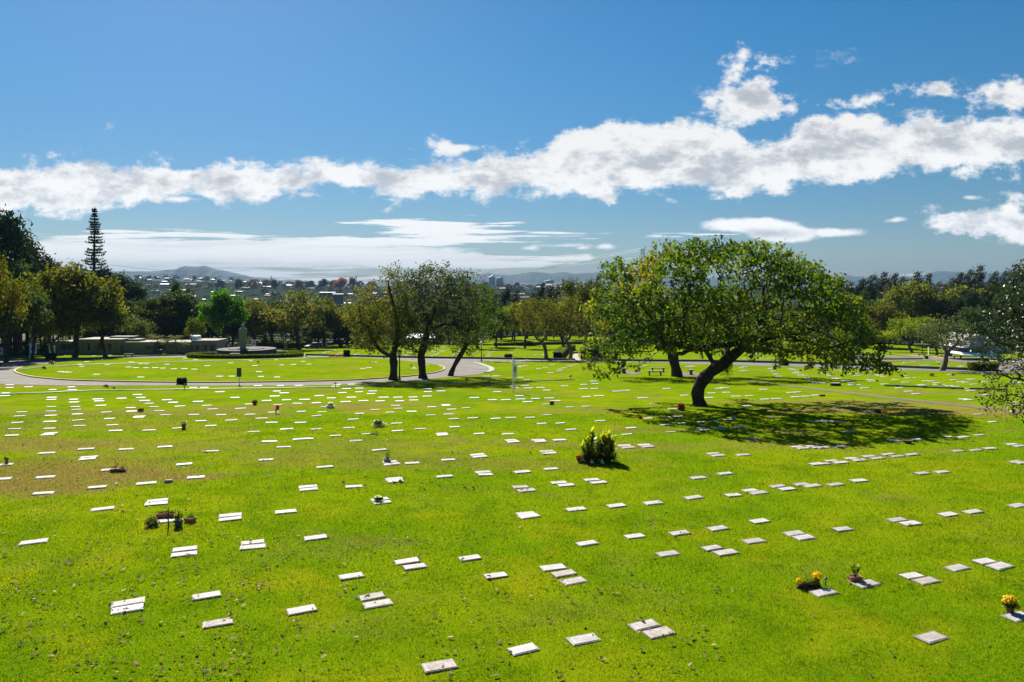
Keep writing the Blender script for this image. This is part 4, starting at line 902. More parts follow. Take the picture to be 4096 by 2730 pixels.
    # casuarinas on the skyline
    for i, (px, top, y, w) in enumerate([(1960, 1180, 240, 80), (2005, 1150, 245, 95), (2050, 1160, 240, 70), (2110, 1175, 250, 75), (2150, 1135, 245, 75), (2185, 1142, 240, 80), (2215, 1145, 250, 60), (2265, 1165, 245, 60), (2345, 1120, 240, 60), (2375, 1110, 245, 60)]):
        T('casuarina_tree', 'casu', i % 3, px, y, top, w, 'casu', ['first', 'second', 'third', 'fourth', 'fifth', 'sixth', 'seventh', 'eighth', 'ninth', 'tenth'][i] + ' feathery dark casuarina from the left, between the leaning tree and the great tree', 'casuarinas in the middle skyline', rz=random.uniform(-.5, .5))
    tops = [(3385, 1135), (3430, 1120), (3470, 1102), (3520, 1096), (3560, 1098), (3600, 1108), (3655, 1095), (3700, 1100), (3745, 1130), (3790, 1120), (3825, 1095), (3865, 1080), (3910, 1070), (3965, 1092), (4010, 1085), (4050, 1065), (4085, 1055)]
    ords = 'first second third fourth fifth sixth seventh eighth ninth tenth eleventh twelfth thirteenth fourteenth fifteenth sixteenth seventeenth eighteenth nineteenth twentieth'.split()
    for i, (px, top) in enumerate(tops):
        T('casuarina_tree', 'casu', i % 3, px - 10, 235 + (i * 7) % 25, top, 80 + (i * 13) % 30, 'casu', ords[i] + ' wind-bent dark casuarina from the left on the right-hand skyline', 'casuarinas on the right skyline', rz=random.uniform(-.4, .4))
    # dark wood under and behind: slim pines with bare trunks
    for row, off in enumerate([3, 14, 28, 46, 68]):
        for px in np.arange(-60 + 25 * (row % 2), 4200, 58 if row < 2 else 66):
            px = px + random.uniform(-16, 16); e0 = floor_rows(px)
            top = np.interp(px, [0, 560, 700, 1000, 1500, 1900, 2000, 2400, 3300, 3500, 4100], [1080, 1190, 1215, 1232, 1228, 1222, 1235, 1225, 1215, 1165, 1140]) + random.uniform(-10, 40) + (30 if row < 1 else 0)
            if 560 < px < 1330 and row == 0 and random.random() < .5: continue
            WOODLIST.append((px, e0 + off + random.uniform(-4, 4), top, random.uniform(80, 125), 'pine' if random.random() < (.8 if px > 1230 else .5) else 'broad', random.choice([0, 1, 2]), 'dark' if random.random() < .5 else 'pine'))
    WOODLIST.sort(key=lambda w: w[0])
    for i, w in enumerate(WOODLIST):
        o = T('wood_tree', w[4], w[5], w[0], w[1], w[2], w[3], w[6], None, 'dark trees of the wood at the back')
        PENDING.append((o, w[0], min(w[2] + 60, 1330), 'dark wood tree', 'tree'))
    # low dark growth under the wood
    r2 = np.random.default_rng(55); P = []
    for px in np.arange(-80, 4200, 13):
        e0 = floor_rows(px)
        for off in (6, 20, 40, 64):
            if r2.random() < .35: continue
            y = e0 + off + r2.uniform(-5, 5); x = (px + r2.uniform(-10, 10) - HX) * y / F; rr = r2.uniform(.6, 1.7)
            P.append(r2.normal(size=(26, 3)) * [rr, rr, rr * .5] + [x, y, ground_z(y) + rr * .6])
    o = link('undergrowth', leaves_mesh('undergrowth', np.concatenate(P), .75, LM['dark'], aspect=.6, rng=r2)); tag(o, 'dark undergrowth beneath the wood trees', 'undergrowth', kind='stuff')
    # palms at the building
    for (px, y, top, w, lab) in [(628, 152, 1350, 90, 'low shaggy palm in front of the building, left of the pair'), (702, 152, 1350, 95, 'low shaggy palm in front of the building, right of the pair'), (740, 150, 1372, 60, 'smallest palm at the building entrance'), (1135, 190, 1312, 60, 'slender palm above the hedge, left of the car'), (1050, 190, 1310, 60, 'slender palm above the hedge, directly right of the statue'),
                                (668, 150, 1362, 70, 'middle bushy palm between the two shaggy palms')]:
        T('palm_tree', 'palm', 0, px, y, top, w, 'bright' if px > 1000 else 'olive', lab, 'palms', sink=.1)
WOODLIST = []; PENDING = []
# ------------------------------------------------------------------ clipped hedges and bushes
def hedge_pts(rng, n, fn): return np.array([fn(rng) for _ in range(n)])
def shell_box(rng, n, sx, sy, sz, jit=.03):
    """points on the surface of a box standing on z=0"""
    a = rng.uniform(-1, 1, (n, 3)); a[:, 2] = (a[:, 2] + 1) / 2
    ar = np.array([sy * sz, sy * sz, sx * sz, sx * sz, sx * sy]); f = rng.choice(5, n, p=ar / ar.sum())
    a[f == 0, 0] = -1; a[f == 1, 0] = 1; a[f == 2, 1] = -1; a[f == 3, 1] = 1; a[f == 4, 2] = 1
    return a * [sx / 2, sy / 2, sz] + rng.normal(size=(n, 3)) * jit
def box_bush(px, py, wpx, hpx, leaf, label, name='clipped_bush', dep=1.0, ls=.12, rz=.2, n=1100, top=1.0):
    p = G(px, py); s = p.y / F; w, h = wpx * s, hpx * s; rng = np.random.default_rng(int(px))
    P = shell_box(rng, n, w, w * dep, h, .04); P[:, :2] *= (1 + (top - 1) * P[:, 2:3] / h)
    c = empty(name, p, rz, label, 'bush')
    MB().box((0, 0, h * .48), (w * .9, w * dep * .9, h * .92)).build('stems', LMD, c)
    link('foliage', leaves_mesh('foliage', P, ls, LM[leaf], aspect=.7, rng=rng), c); return c
LMD = mat('dark_inner_twigs', (.02, .025, .01), .95, .3, 5)  # plain dark core beneath the clipped leaf shell
def hedges():
    # ring hedge round the statue: photo ellipse centre (983,~1426)
    rng = np.random.default_rng(5); yN = gy(1438); cy = yN + 9.2; ry = 9.2; rx = 209 * cy / F; cx = (985 - HX) * cy / F
    a = rng.uniform(0, 2 * math.pi, 9500); t = rng.uniform(0, 1, 9500); w = 1.1; hgt = .74
    side = rng.choice([-1, 0, 0, 1, -1, 1], 9500); off = np.where(side == 0, rng.uniform(-.5, .5, 9500) * w, side * w / 2); z = np.where(side == 0, hgt, t * hgt)
    P = np.stack([cx + (rx + off) * np.cos(a), cy + (ry + off) * np.sin(a), np.zeros(9500)], 1)
    gzv = np.array([ground_z(v) for v in P[:, 1]]); P[:, 2] = gzv + z; P += rng.normal(size=P.shape) * .05
    root = empty('ring_hedge', (cx, cy, ground_z(cy)), 0, 'low clipped yellow-green hedge curving round the statue plinth', 'hedge')
    P -= np.array([cx, cy, ground_z(cy)])
    link('foliage', leaves_mesh('foliage', P, .20, LM['hedge'], aspect=.7, rng=rng), root)
    vs = []; fs = []; n = 72
    for i in range(n):
        A = 2 * math.pi * i / n
        for (o_, z_) in ((-w * .42, -.2), (-w * .42, hgt * .92), (w * .42, hgt * .92), (w * .42, -.2)):
            yy = (ry + o_) * math.sin(A); vs.append(((rx + o_) * math.cos(A), yy, ground_z(cy + yy) - ground_z(cy) + z_))
    for i in range(n):
        j = (i + 1) % n
        for k in range(3): fs.append((i * 4 + k, j * 4 + k, j * 4 + k + 1, i * 4 + k + 1))
    MB().add(vs, fs).build('stems', LMD, root)
    def line(pxs, w, h, leaf, label, n, dz=0):
        pts = smoothline(pxs, 5); rng = np.random.default_rng(n); P = []
        seg = [(pts[i + 1] - pts[i]).length for i in range(len(pts) - 1)]; cum = np.cumsum([0] + seg)
        for _ in range(n):
            s = rng.uniform(0, cum[-1]); i = min(int(np.searchsorted(cum, s)) - 1, len(seg) - 1); i = max(i, 0)
            p = pts[i].lerp(pts[i + 1], (s - cum[i]) / seg[i]); d = (pts[i + 1] - pts[i]); d.z = 0; d.normalize(); sd_ = Vector((-d.y, d.x, 0))
            f = rng.integers(0, 4); o_ = rng.uniform(-w / 2, w / 2) if f < 2 else (w / 2 if f == 2 else -w / 2); z = h if f < 2 else rng.uniform(0, h)
            P.append((p.x + sd_.x * o_, p.y + sd_.y * o_, ground_z(p.y) + z + rng.normal() * .04))
        P = np.array(P); o = pts[0]; root = empty('hedge', o, 0, label, 'hedge')
        link('foliage', leaves_mesh('foliage', P - np.array(o), .24, LM[leaf], aspect=.7, rng=rng), root)
        vs = []; fs = []
        for i, p in enumerate(pts):
            d = pts[min(i + 1, len(pts) - 1)] - pts[max(i - 1, 0)]; d.z = 0; d.normalize(); s_ = Vector((-d.y, d.x, 0)) * w * .42
            for (q, zz) in ((-1, 0), (-1, h * .9), (1, h * .9), (1, 0)): vs.append((p.x + s_.x * q - o.x, p.y + s_.y * q - o.y, ground_z(p.y) + zz - o.z))
        for i in range(len(pts) - 1):
            for k in range(3): fs.append((i * 4 + k, i * 4 + k + 1, i * 4 + 5 + k, i * 4 + 4 + k))
        MB().add(vs, fs).build('stems', LMD, root)
    line([(1005, 1397), (1080, 1396), (1150, 1394), (1222, 1392)], 1.4, 1.5, 'hedge', 'long clipped hedge behind the wreath, left of the parked car', 2600)
    line([(1215, 1382), (1240, 1382)], 1.4, 1.2, 'hedge', 'short piece of hedge behind the parked car roof', 400)
    line([(1975, 1384), (2050, 1383), (2130, 1381), (2230, 1379), (2330, 1377)], 1.2, .75, 'hedge', 'low yellow-green hedge across the far lawn left of the great tree', 2400)
    line([(2960, 1408), (3060, 1411), (3150, 1413), (3270, 1418)], 2.2, 1.7, 'lime', 'bright yellow hedge seen under the great tree crown', 2000)
    line([(2230, 1437), (2245, 1422), (2262, 1410), (2290, 1400)], 1.6, 1.3, 'hedge', 'green shrubs bordering the left side of the tan path', 1500)
    line([(2345, 1440), (2380, 1432), (2420, 1425)], 2.2, 2.0, 'dhedge', 'dark shrubs right of the tan path entrance', 1500)
    line([(3030, 1456), (3150, 1458)], .1, .05, 'dhedge', None, 5) if False else None
    box_bush(203, 1442, 30, 25, 'dhedge', 'dark cube-clipped bush on the left road edge', ls=.18)
    box_bush(727, 1539, 30, 23, 'dhedge', 'dark cube-clipped bush before the yellow kerb', dep=.6, ls=.12, rz=0)
    box_bush(1387, 1428, 22, 25, 'dhedge', 'dark clipped bush at the end of the red flower row', ls=.16)
    box_bush(2034, 1437.5, 26, 18, 'dhedge', 'dark cube-clipped bush left of the white sign pole top', ls=.16)
    box_bush(3135, 1463, 27, 20, 'dhedge', 'dark barrel-shaped bush on the far road under the great tree', ls=.14)
    box_bush(3932, 1484, 92, 30, 'hedge', 'wide yellow-green clipped hedge block at the right road junction', dep=.45, ls=.17, rz=0, n=3200, top=1.12)
    box_bush(1362, 1390, 15, 13, 'dhedge', 'small pale-topped clipped bush at the wood edge right of the car', ls=.18, n=500)
# ------------------------------------------------------------------ furniture
M_BLK = mat('dark_iron', (.025, .035, .03), .5, .2, 4, metal=.4)
M_GLS = mat('frosted_lamp_glass', (.55, .55, .5), .25, .1, 3)
M_WHT = mat('white_paint', (.72, .72, .70), .5, .12, 3)
M_STO = mat('weathered_stone', (.27, .235, .18), .9, .35, 2.5, bump=.6, bscale=14, col2=(.17, .15, .12))
M_DST = mat('dark_basalt', (.055, .047, .043), .9, .35, 4, bump=.6)
M_PLT = mat('plinth_top_stone', (.05, .042, .038), .9, .3, 2)
M_GRN = mat('dark_green_metal', (.02, .035, .028), .6, .2, 3)
M_BEN = mat('mossy_concrete', (.11, .12, .09), .9, .35, 6, bump=.4)
M_BENT = mat('pale_bench_top', (.22, .22, .17), .85, .3, 5)
M_PIP = mat('blue_grey_pipe', (.09, .14, .14), .5, .3, .5, spec=.3, col2=(.26, .30, .29))
M_PIPD = mat('weathered_green_pipe', (.035, .075, .075), .4, .25, 1.2, spec=.6)
M_LOGO = mat('dark_emblem', (.03, .035, .06), .6, .1, 2)
def lamp(px, py, top, label):
    p = G(px, py); h = (py - top) * p.y / F; r = empty('street_lamp', p, .3, label, 'lamp post', 'lamp posts')
    MB().lathe((0, 0, 0), [(.16, 0), (.16, .12), (.09, .2), (.075, .5), (.065, h * .5), (.06, h - .68), (.07, h - .6), (.05, h - .56)], 10).build('post', M_BLK, r)
    lh = MB(); lh.lathe((0, 0, h - .66), [(.07, 0), (.16, .04), (.16, .06)], 6); ln = lh.build('lantern', M_BLK, r)
    MB().lathe((0, 0, h - .50), [(.15, -.1), (.27, .34)], 6, cap=False).build('glass', M_GLS, ln)
    MB().lathe((0, 0, h - .17), [(.34, 0), (.31, .03), (.13, .13), (.03, .17)], 6).build('lantern_roof', M_BLK, ln)
    return r
def sign(px, py, top, side, pw, p0, p1, label, name='hanging_sign', rz=0.0, emblem=True, ph=None, dark=False):
    """pole with a cross arm and a hanging panel; p0,p1 = photo rows of the panel's top and bottom"""
    p = G(px, py); s = p.y / F; h = (py - top) * s; r = empty(name, p, rz, label, 'sign')
    MB().tube([(0, 0, 0), (0, 0, h)], .05, 8).build('pole', M_WHT, r)
    z1, z0 = (py - p0) * s, (py - p1) * s; w = pw; x = side * (w / 2 + .08)
    arm = MB(); arm.tube([(-side * .35, 0, z1 + .12), (side * (w + .15), 0, z1 + .12)], .035, 6); arm.tube([(0, 0, z0 - .06), (side * (w + .1), 0, z0 - .06)], .03, 6)
    arm.ball((side * .25, 0, z1 + .22), .07, 8, 5); arm.build('arm', M_WHT, r)
    pn = MB().box((x, 0, (z0 + z1) / 2), (w, .04, z1 - z0)).build('panel', M_WHT, r)
    if emblem:
        for sg in (-1, 1):
            mb = MB(); cz = (z0 + z1) / 2 + (z1 - z0) * .08; ra = min(w * .38, (z1 - z0) * .30); n = 20; rz_ = ra * 1.25
            yy = sg * .024
            vs = []; fs = []
            for i in range(n):
                a = 2 * math.pi * i / n
                for q in (1, .78): vs.append((x + ra * q * math.cos(a), yy, cz + rz_ * q * math.sin(a)))
            for i in range(n):
                j = (i + 1) % n; fs.append((i * 2, j * 2, j * 2 + 1, i * 2 + 1))
            mb.add(vs, fs)
            mb.box((x, yy, cz), (ra * .22, .006, rz_ * 1.5)); mb.box((x, yy * 1.1, cz + rz_ * .15), (ra * 1.1, .006, rz_ * .2))
            mb.box((x - ra * .42, yy, cz), (ra * .12, .006, rz_ * 1.0)); mb.box((x + ra * .42, yy, cz), (ra * .12, .006, rz_ * 1.0))
            mb.box((x, yy, z0 + (z1 - z0) * .12), (w * .6, .006, (z1 - z0) * .025)); mb.build('emblem', M_LOGO, pn)
    return r
def bench(px, py, wpx, hpx, rz, label, name='stone_bench', group='stone benches'):
    p = G(px, py); s = p.y / F; w, h = wpx * s, hpx * s; r = empty(name, p, rz, label, 'bench', group)
    MB().slab((0, 0, h - .09), (w, .42, .09), .015).build('seat', M_BENT, r)
    for sg in (-1, 1): MB().box((sg * w * .36, 0, (h - .09) / 2), (.16, .34, h - .09)).build('leg', M_BEN, r)
    return r
def pedestal(px, py, wpx, hpx, label):
    p = G(px, py); s = p.y / F; w, h = wpx * s, hpx * s; r = empty('stone_pedestal', p, .4, label, 'pedestal')
    MB().lathe((0, 0, 0), [(w * .44, 0), (w * .42, h * .08), (w * .28, h * .42), (w * .32, h * .62), (w * .44, h * .8), (w * .44, h * .86)], 10).build('base', M_BEN, r)
    MB().slab((0, 0, h * .86), (w, w, h * .14), .02).build('top', M_BENT, r)
def bin_(px, py, wpx, hpx, label):
    p = G(px, py); s = p.y / F; w, h = wpx * s, hpx * s; r = empty('litter_bin', p, .2, label, 'bin')
    MB().lathe((0, 0, 0), [(w * .40, 0), (w * .46, h * .85)], 14).build('body', M_GRN, r)
    MB().lathe((0, 0, h * .85), [(w * .52, 0), (w * .52, h * .08), (w * .44, h * .15)], 14).build('rim', M_BLK, r)
def pipe(pxs, rad, m, label, sprk=()):
    pts = smoothline(pxs, 6); o = pts[0]; r = empty('irrigation_pipe', o, 0, label, 'pipe', 'irrigation pipes on the lawns')
    mb = MB(); mb.tube([p - o + Vector((0, 0, rad + .05)) for p in pts], rad, 8); L_ = 0
    mb.build('tube', m, r)
    cp = MB()
    for i in range(3, len(pts) - 1, 6): 
        d = (pts[i + 1] - pts[i]).normalized() * .14; c = pts[i] - o + Vector((0, 0, rad + .05)); cp.tube([c - d, c + d], rad * 1.35, 8)
    if cp.v: cp.build('couplings', m, r)
    for (x, y) in sprk:
        q = G(x, y) - o; mb = MB(); z0 = rad * 2; mb.tube([(q.x, q.y, q.z + z0), (q.x, q.y, q.z + z0 + .34)], .035, 6)
        mb.tube([(q.x - .2, q.y, q.z + z0 + .34), (q.x + .22, q.y, q.z + z0 + .38)], .035, 6); mb.ball((q.x, q.y, q.z + z0 + .42), .07, 6, 4); mb.build('sprinkler', M_BLK, r)
def furniture():
    lamp(1598, 1521, 1400, 'dark lamp post with square lantern touching the old tree trunk by the loop road')
    lamp(1926, 1446, 1366, 'slim lamp post on the far roadside right of the leaning tree')
    lamp(766, 1423, 1340, 'lamp post left of the statue hedge, in front of the building end')
    lamp(194, 1426, 1350, 'lamp post above the dark cube bush on the left')
    lamp(3690, 1420, 1365, 'lamp post behind the right-hand stone bench, under the lime-topped tree')
    lamp(1203, 1396, 1333, 'lamp post at the trunk beside the parked car nose')
    sign(2052, 1571, 1424, 1, .55, 1455, 1508, 'white sign pole with narrow hanging emblem panel, standing alone in the middle of the lawn', rz=R(-58))
    sign(119, 1433, 1368, 1, 1.15, 1381, 1414, 'white hanging emblem sign among the shadows left of the building')
    sign(1007, 1400, 1350, 1, .95, 1362, 1391, 'white hanging emblem sign close behind the statue')
    sign(1312, 1392, 1358, -1, .55, 1368, 1384, 'small hanging sign at the wood edge right of the parked car')
    sign(1780, 1386, 1330, 1, .62, 1344, 1371, 'slanting white emblem sign behind the tall roadside pair', rz=.3)
    sign(-4, 1425, 1378, 1, .7, 1392, 1420, 'white sign cut off by the left edge of the picture')
    sign(2178, 1368, 1325, -1, .2, 1330, 1338, 'thin distant sign pole behind the small crooked tree', emblem=False)
    sign(3478, 1513, 1432, 1, .35, 1436, 1452, 'bare grey sign pole under the right tip of the great tree', rz=1.2, emblem=False)
    sign(3715, 1455, 1392, 1, .3, 1396, 1420, 'thin white sign pole beside the barrel bin at right', rz=1.3, emblem=False)
    # two-sided dark board on a white post
    p = G(957, 1542); r = empty('notice_board', p, .05, 'dark square notice board on a white post beside the yellow kerb', 'sign')
    s = p.y / F; MB().box((0, 0, 35 * s / 2 + .0), (.09, .07, 35 * s)).build('post', M_WHT, r)
    MB().box((0, -.05, (34 + 18) * s), (18 * s, .05, 36 * s)).build('board', mat('grey_green_board', (.05, .06, .045), .6, .15, 3), r)
    # benches, pedestals, bins
    bench(2620, 1503, 62, 19, -.05, 'stone bench nearest the great tree, in front of its twin', )
    bench(2632, 1490, 60, 19, -.03, 'stone bench behind its twin beside the stout dark trunk')
    bench(515, 1428.5, 37, 13, .05, 'lone stone bench on the left road edge before the building')
    bench(3687, 1427, 30, 11, 0, 'stone bench beneath the lamp post at right')
    bench(3760, 1432, 22, 9, .2, 'short stone bench between the two bins and the bent tree')
    bench(3830, 1436, 34, 12, -.1, 'stone bench left of the clipped hedge block')
    bench(3997, 1446, 70, 12, -.1, 'long stone bench partly behind the near glossy-leaved tree')
    pedestal(2495, 1495, 24, 22, 'hourglass stone pedestal on the left patio by the benches')
    pedestal(2764, 1501, 19, 22, 'hourglass stone pedestal between the two thick trunks')
    bin_(642, 1422, 15, 23, 'dark cylindrical bin at the road right of the lone bench')
    bin_(3706, 1438, 16, 14, 'round dark bin beside the thin white sign pole at right')
    bin_(3801, 1426, 14, 13, 'small dark bin on the lawn left of the white curved chapel')
    # pipes
    pipe([(-60, 1585), (0, 1582), (170, 1576), (365, 1567), (600, 1564), (820, 1560.5), (1100, 1557), (1350, 1552), (1560, 1543), (1700, 1539), (1900, 1536), (2045, 1534), (2170, 1527), (2298, 1521.5)], .042, M_PIP,
         'longest irrigation pipe, crossing the lawn in front of the road from the left edge', sprk=[(738, 1561.5), (1342, 1553), (1866, 1536.5), (2283, 1522)])
    pipe([(66, 1487), (130, 1479), (200, 1472.5), (330, 1465), (450, 1461), (600, 1456.5), (720, 1452), (830, 1450), (960, 1446.5), (1020, 1446), (1100, 1442), (1240, 1440), (1378, 1435)], .042, M_PIP, 'pale curving pipe over the oval lawn below the statue hedge')
    pipe([(1955, 1445), (1975, 1448.5), (2010, 1450), (2060, 1453), (2104, 1458)], .042, M_PIP, 'pale bent pipe lying right of the road bay, crossing the sign pole')
    pipe([(1973, 1453), (2030, 1451.5), (2100, 1450.5), (2172, 1449.5)], .05, M_PIPD, 'dark straight pipe lying behind the sign pole panel', sprk=[(2168, 1450)])
    pipe([(3538, 1547.5), (3650, 1551.5), (3750, 1556), (3858, 1560)], .07, M_PIPD, 'dark green pipe on the right-hand lawn, left of the gap')
    pipe([(3878, 1560), (3960, 1562), (4030, 1565)], .07, M_PIPD, 'short green pipe on the right-hand lawn, right of the gap')
    pipe([(1985, 1353), (2000, 1357), (2040, 1362), (2075, 1364)], .042, M_PIP, 'thin pale pipe far off on the wooded lawn')
    # tree stump, boxes and pots standing about
    p = G(3342, 1544); r = empty('tree_stump', p, 0, 'broad flat-cut tree stump near the earth footpath', 'stump'); rr = 21 * p.y / F
    MB().lathe((0, 0, -.05), [(rr * 1.1, 0), (rr, .15), (rr * .96, .32)], 14, sy=.8).build('bark', BARK, r); MB().lathe((0, 0, .27), [(rr * .93, 0), (rr * .9, .015)], 14, sy=.8).build('cut_face', mat('cut_wood', (.28, .2, .12), .9, .3, 6), r)
    for (px, py, w, h, c, nm, lab, cat) in [(3510, 1651, 24, 9, (.02, .02, .03), 'black_box', 'flat black box in the right tip of the big shadow', 'box'), (3288, 1586, 22, 7, (.10, .06, .03), 'wooden_box', 'flat brown box beside a marker below the tree stump', 'box'), (674, 1931, 28, 11, (.30, .26, .25), 'concrete_block', 'small grey concrete block beside a marker at left', 'block')]:
        p = G(px, py); s = p.y / F; MBx = MB().slab((0, 0, 0), (w * s, w * s * .5, h * s), .02); o = MBx.build(nm, mat(nm + '_surface', c, .8, .3, 6, bump=.3), None, p, .15); tag(o, lab, cat)
def car():
    p = G(1133, 1396); p = G(1253, 1395); r = empty('parked_car', p, 0, 'dark blue hatchback parked on the road left of the far lawn', 'car')
    paint = mat('dark_blue_car_paint', (.008, .014, .035), .3, .1, 2, metal=.0, spec=.5); gl = mat('car_glass', (.02, .025, .03), .08, .05, 2, spec=1.0); rub = mat('tyre_rubber', (.015, .015, .015), .8, .1, 2); sil = mat('silver_wheel', (.4, .4, .42), .35, .1, 2, metal=.7)
    Lc, Wc = 4.3, 1.72
    # side profile (x forward), lofted across the width with tumblehome
    low = [(-2.15, .30), (-2.15, .62), (-2.10, .88), (-1.75, .98), (-1.0, .97), (.75, .93), (1.35, .86), (1.95, .72), (2.14, .52), (2.15, .28)]
    mb = MB(); n = len(low); ws = [(-1.0, .86), (-.97, .97), (-.6, 1.0), (.6, 1.0), (.97, .97), (1.0, .86)]
    vs = []
    for (w, k) in ws:
        for (x, z) in low: vs.append((x * (1 if abs(w) < .9 else .985), w * Wc / 2, .28 + (z - .28) * k))
    fs = [(i * n + j, i * n + j + 1, (i + 1) * n + j + 1, (i + 1) * n + j) for i in range(len(ws) - 1) for j in range(n - 1)]
    fs += [tuple(range(n - 1, -1, -1)), tuple((len(ws) - 1) * n + j for j in range(n))] + [((i + 1) * n, i * n, i * n + n - 1, (i + 1) * n + n - 1) for i in range(len(ws) - 1)]
    mb.add(vs, fs); body = mb.build('body', paint, r, smooth=False)
    cab = [(-1.98, .95), (-1.62, 1.36), (-1.0, 1.47), (.05, 1.44), (.95, .93)]; mb = MB(); vs = []
    for (w, tk) in ((-1, 1), (1, 1)):
        for (x, z) in cab:
            t = (z - .93) / .54; vs.append((x, w * (Wc / 2 - .04 - .16 * t), z))
    k = len(cab); mb.add(vs, [(j, j + 1, k + j + 1, k + j) for j in range(k - 1)] + [tuple(range(k - 1, -1, -1)), tuple(k + j for j in range(k))]); mb.build('roof', paint, r)
    def pane(name, pts): MB().add(pts, [(0, 1, 2, 3)]).build(name, gl, r)
    pane('windscreen', [(.93, -.74, .97), (.93, .74, .97), (.13, .63, 1.435), (.13, -.63, 1.435)])
    pane('rear_window', [(-1.99, .7, .99), (-1.99, -.7, .99), (-1.66, -.62, 1.345), (-1.66, .62, 1.345)])
    for sg in (-1, 1):
        for (a, b, c, d) in ((.80, .08, -.32, -.32), (-.38, -.38, -1.05, -1.0), (-1.1, -1.06, -1.85, -1.55)):
            y0, y1 = sg * (Wc / 2 - .028), sg * (Wc / 2 - .165); pane('side_window', [(a, y0, .985), (c, y0, .985), (d, y1, 1.385), (b, y1, 1.385)])
        MB().box((2.06, sg * .62, .68), (.16, .34, .14)).build('headlight', M_GLS, r); MB().box((-2.13, sg * .66, .80), (.08, .24, .22)).build('tail_light', mat('red_lamp_glass', (.35, .02, .02), .3, .1, 2), r)
        MB().box((.72, sg * .93, .98), (.16, .18, .12)).build('wing_mirror', paint, r)
        for x in (-1.32, 1.38):
            w = MB(); w.tube([(x, sg * .66, .31), (x, sg * .87, .31)], .315, 18); o = w.build('wheel', rub, r); MB().tube([(x, sg * .865, .31), (x, sg * .885, .31)], .2, 14).build('rim', sil, o)
    MB().box((2.165, 0, .5), (.02, .5, .12)).build('number_plate', M_WHT, r); MB().box((2.15, 0, .36), (.03, 1.2, .12)).build('grille', rub, r)
    r.rotation_euler = (0, 0, R(180 + 34)); r.scale = (1, 1, 1)
def statue():
    cy = gy(1438) + 9.2; p = Vector(((987 - HX) * cy / F, cy, ground_z(cy))); s = cy / F
    r = empty('statue_plinth', p, 0, 'broad round dark stone plinth with sloping sides carrying the statue', 'plinth')
    hz = 1.42; R0 = 122 * s; R1 = 112 * s
    MB().lathe((0, 0, 0), [(R0, 0), (R1, hz)], 40, sy=1.0).build('sloping_wall', M_DST, r)
    MB().lathe((0, 0, hz), [(R1 * 1.01, .0), (R1 * 1.01, .12), (R1 * .9, .14)], 40, sy=1.0).build('rim_slab', M_PLT, r); MB().lathe((0, 0, hz + .13), [(R1 * .62, .0), (R1 * .62, .10), (R1 * .60, .11)], 36).build('inner_step', M_DST, r)
    MB().box((1 * s, -R0 - .15, hz * .42), (38 * s, 1.2, hz * .84)).build('step_block', mat('grey_step_stone', (.20, .18, .17), .9, .3, 3), r)
    b = empty('statue', p + Vector((0, -R0 * .35, hz + .24)), 0, 'tall weathered stone figure in a long robe, seen from behind, on the round plinth', 'statue')
    H = 99 * s; w = 15.5 * s
    body = MB(); prof = [(.76, 0), (.80, .05), (.84, .15), (.93, .35), (.98, .55), (1.0, .68), (.99, .74), (.93, .79), (.75, .825), (.42, .845), (.24, .86), (.22, .875)]
    body.lathe((0, 0, 0), [(a * w, z * H) for a, z in prof], 22, sy=.62); o = body.build('robe', M_STO, b, smooth=True)
    hd = MB().ball((0, 0, H * .925), H * .072, 16, 9, .95, .95, 1.15); hd.build('head', M_STO, b, smooth=True)
    for sg in (-1, 1):
        MB().tube([(sg * w * .86, 0, H * .79), (sg * w * .97, -w * .1, H * .68), (sg * w * .93, -w * .3, H * .58), (sg * w * .5, -w * .62, H * .55)], [w * .16, w * .2, w * .18, w * .14], 8).build('arm', M_STO, b, smooth=True)
    MB().slab((0, 0, -.0), (w * 2.3, w * 1.9, .14), .02).build('base_slab', M_STO, b)
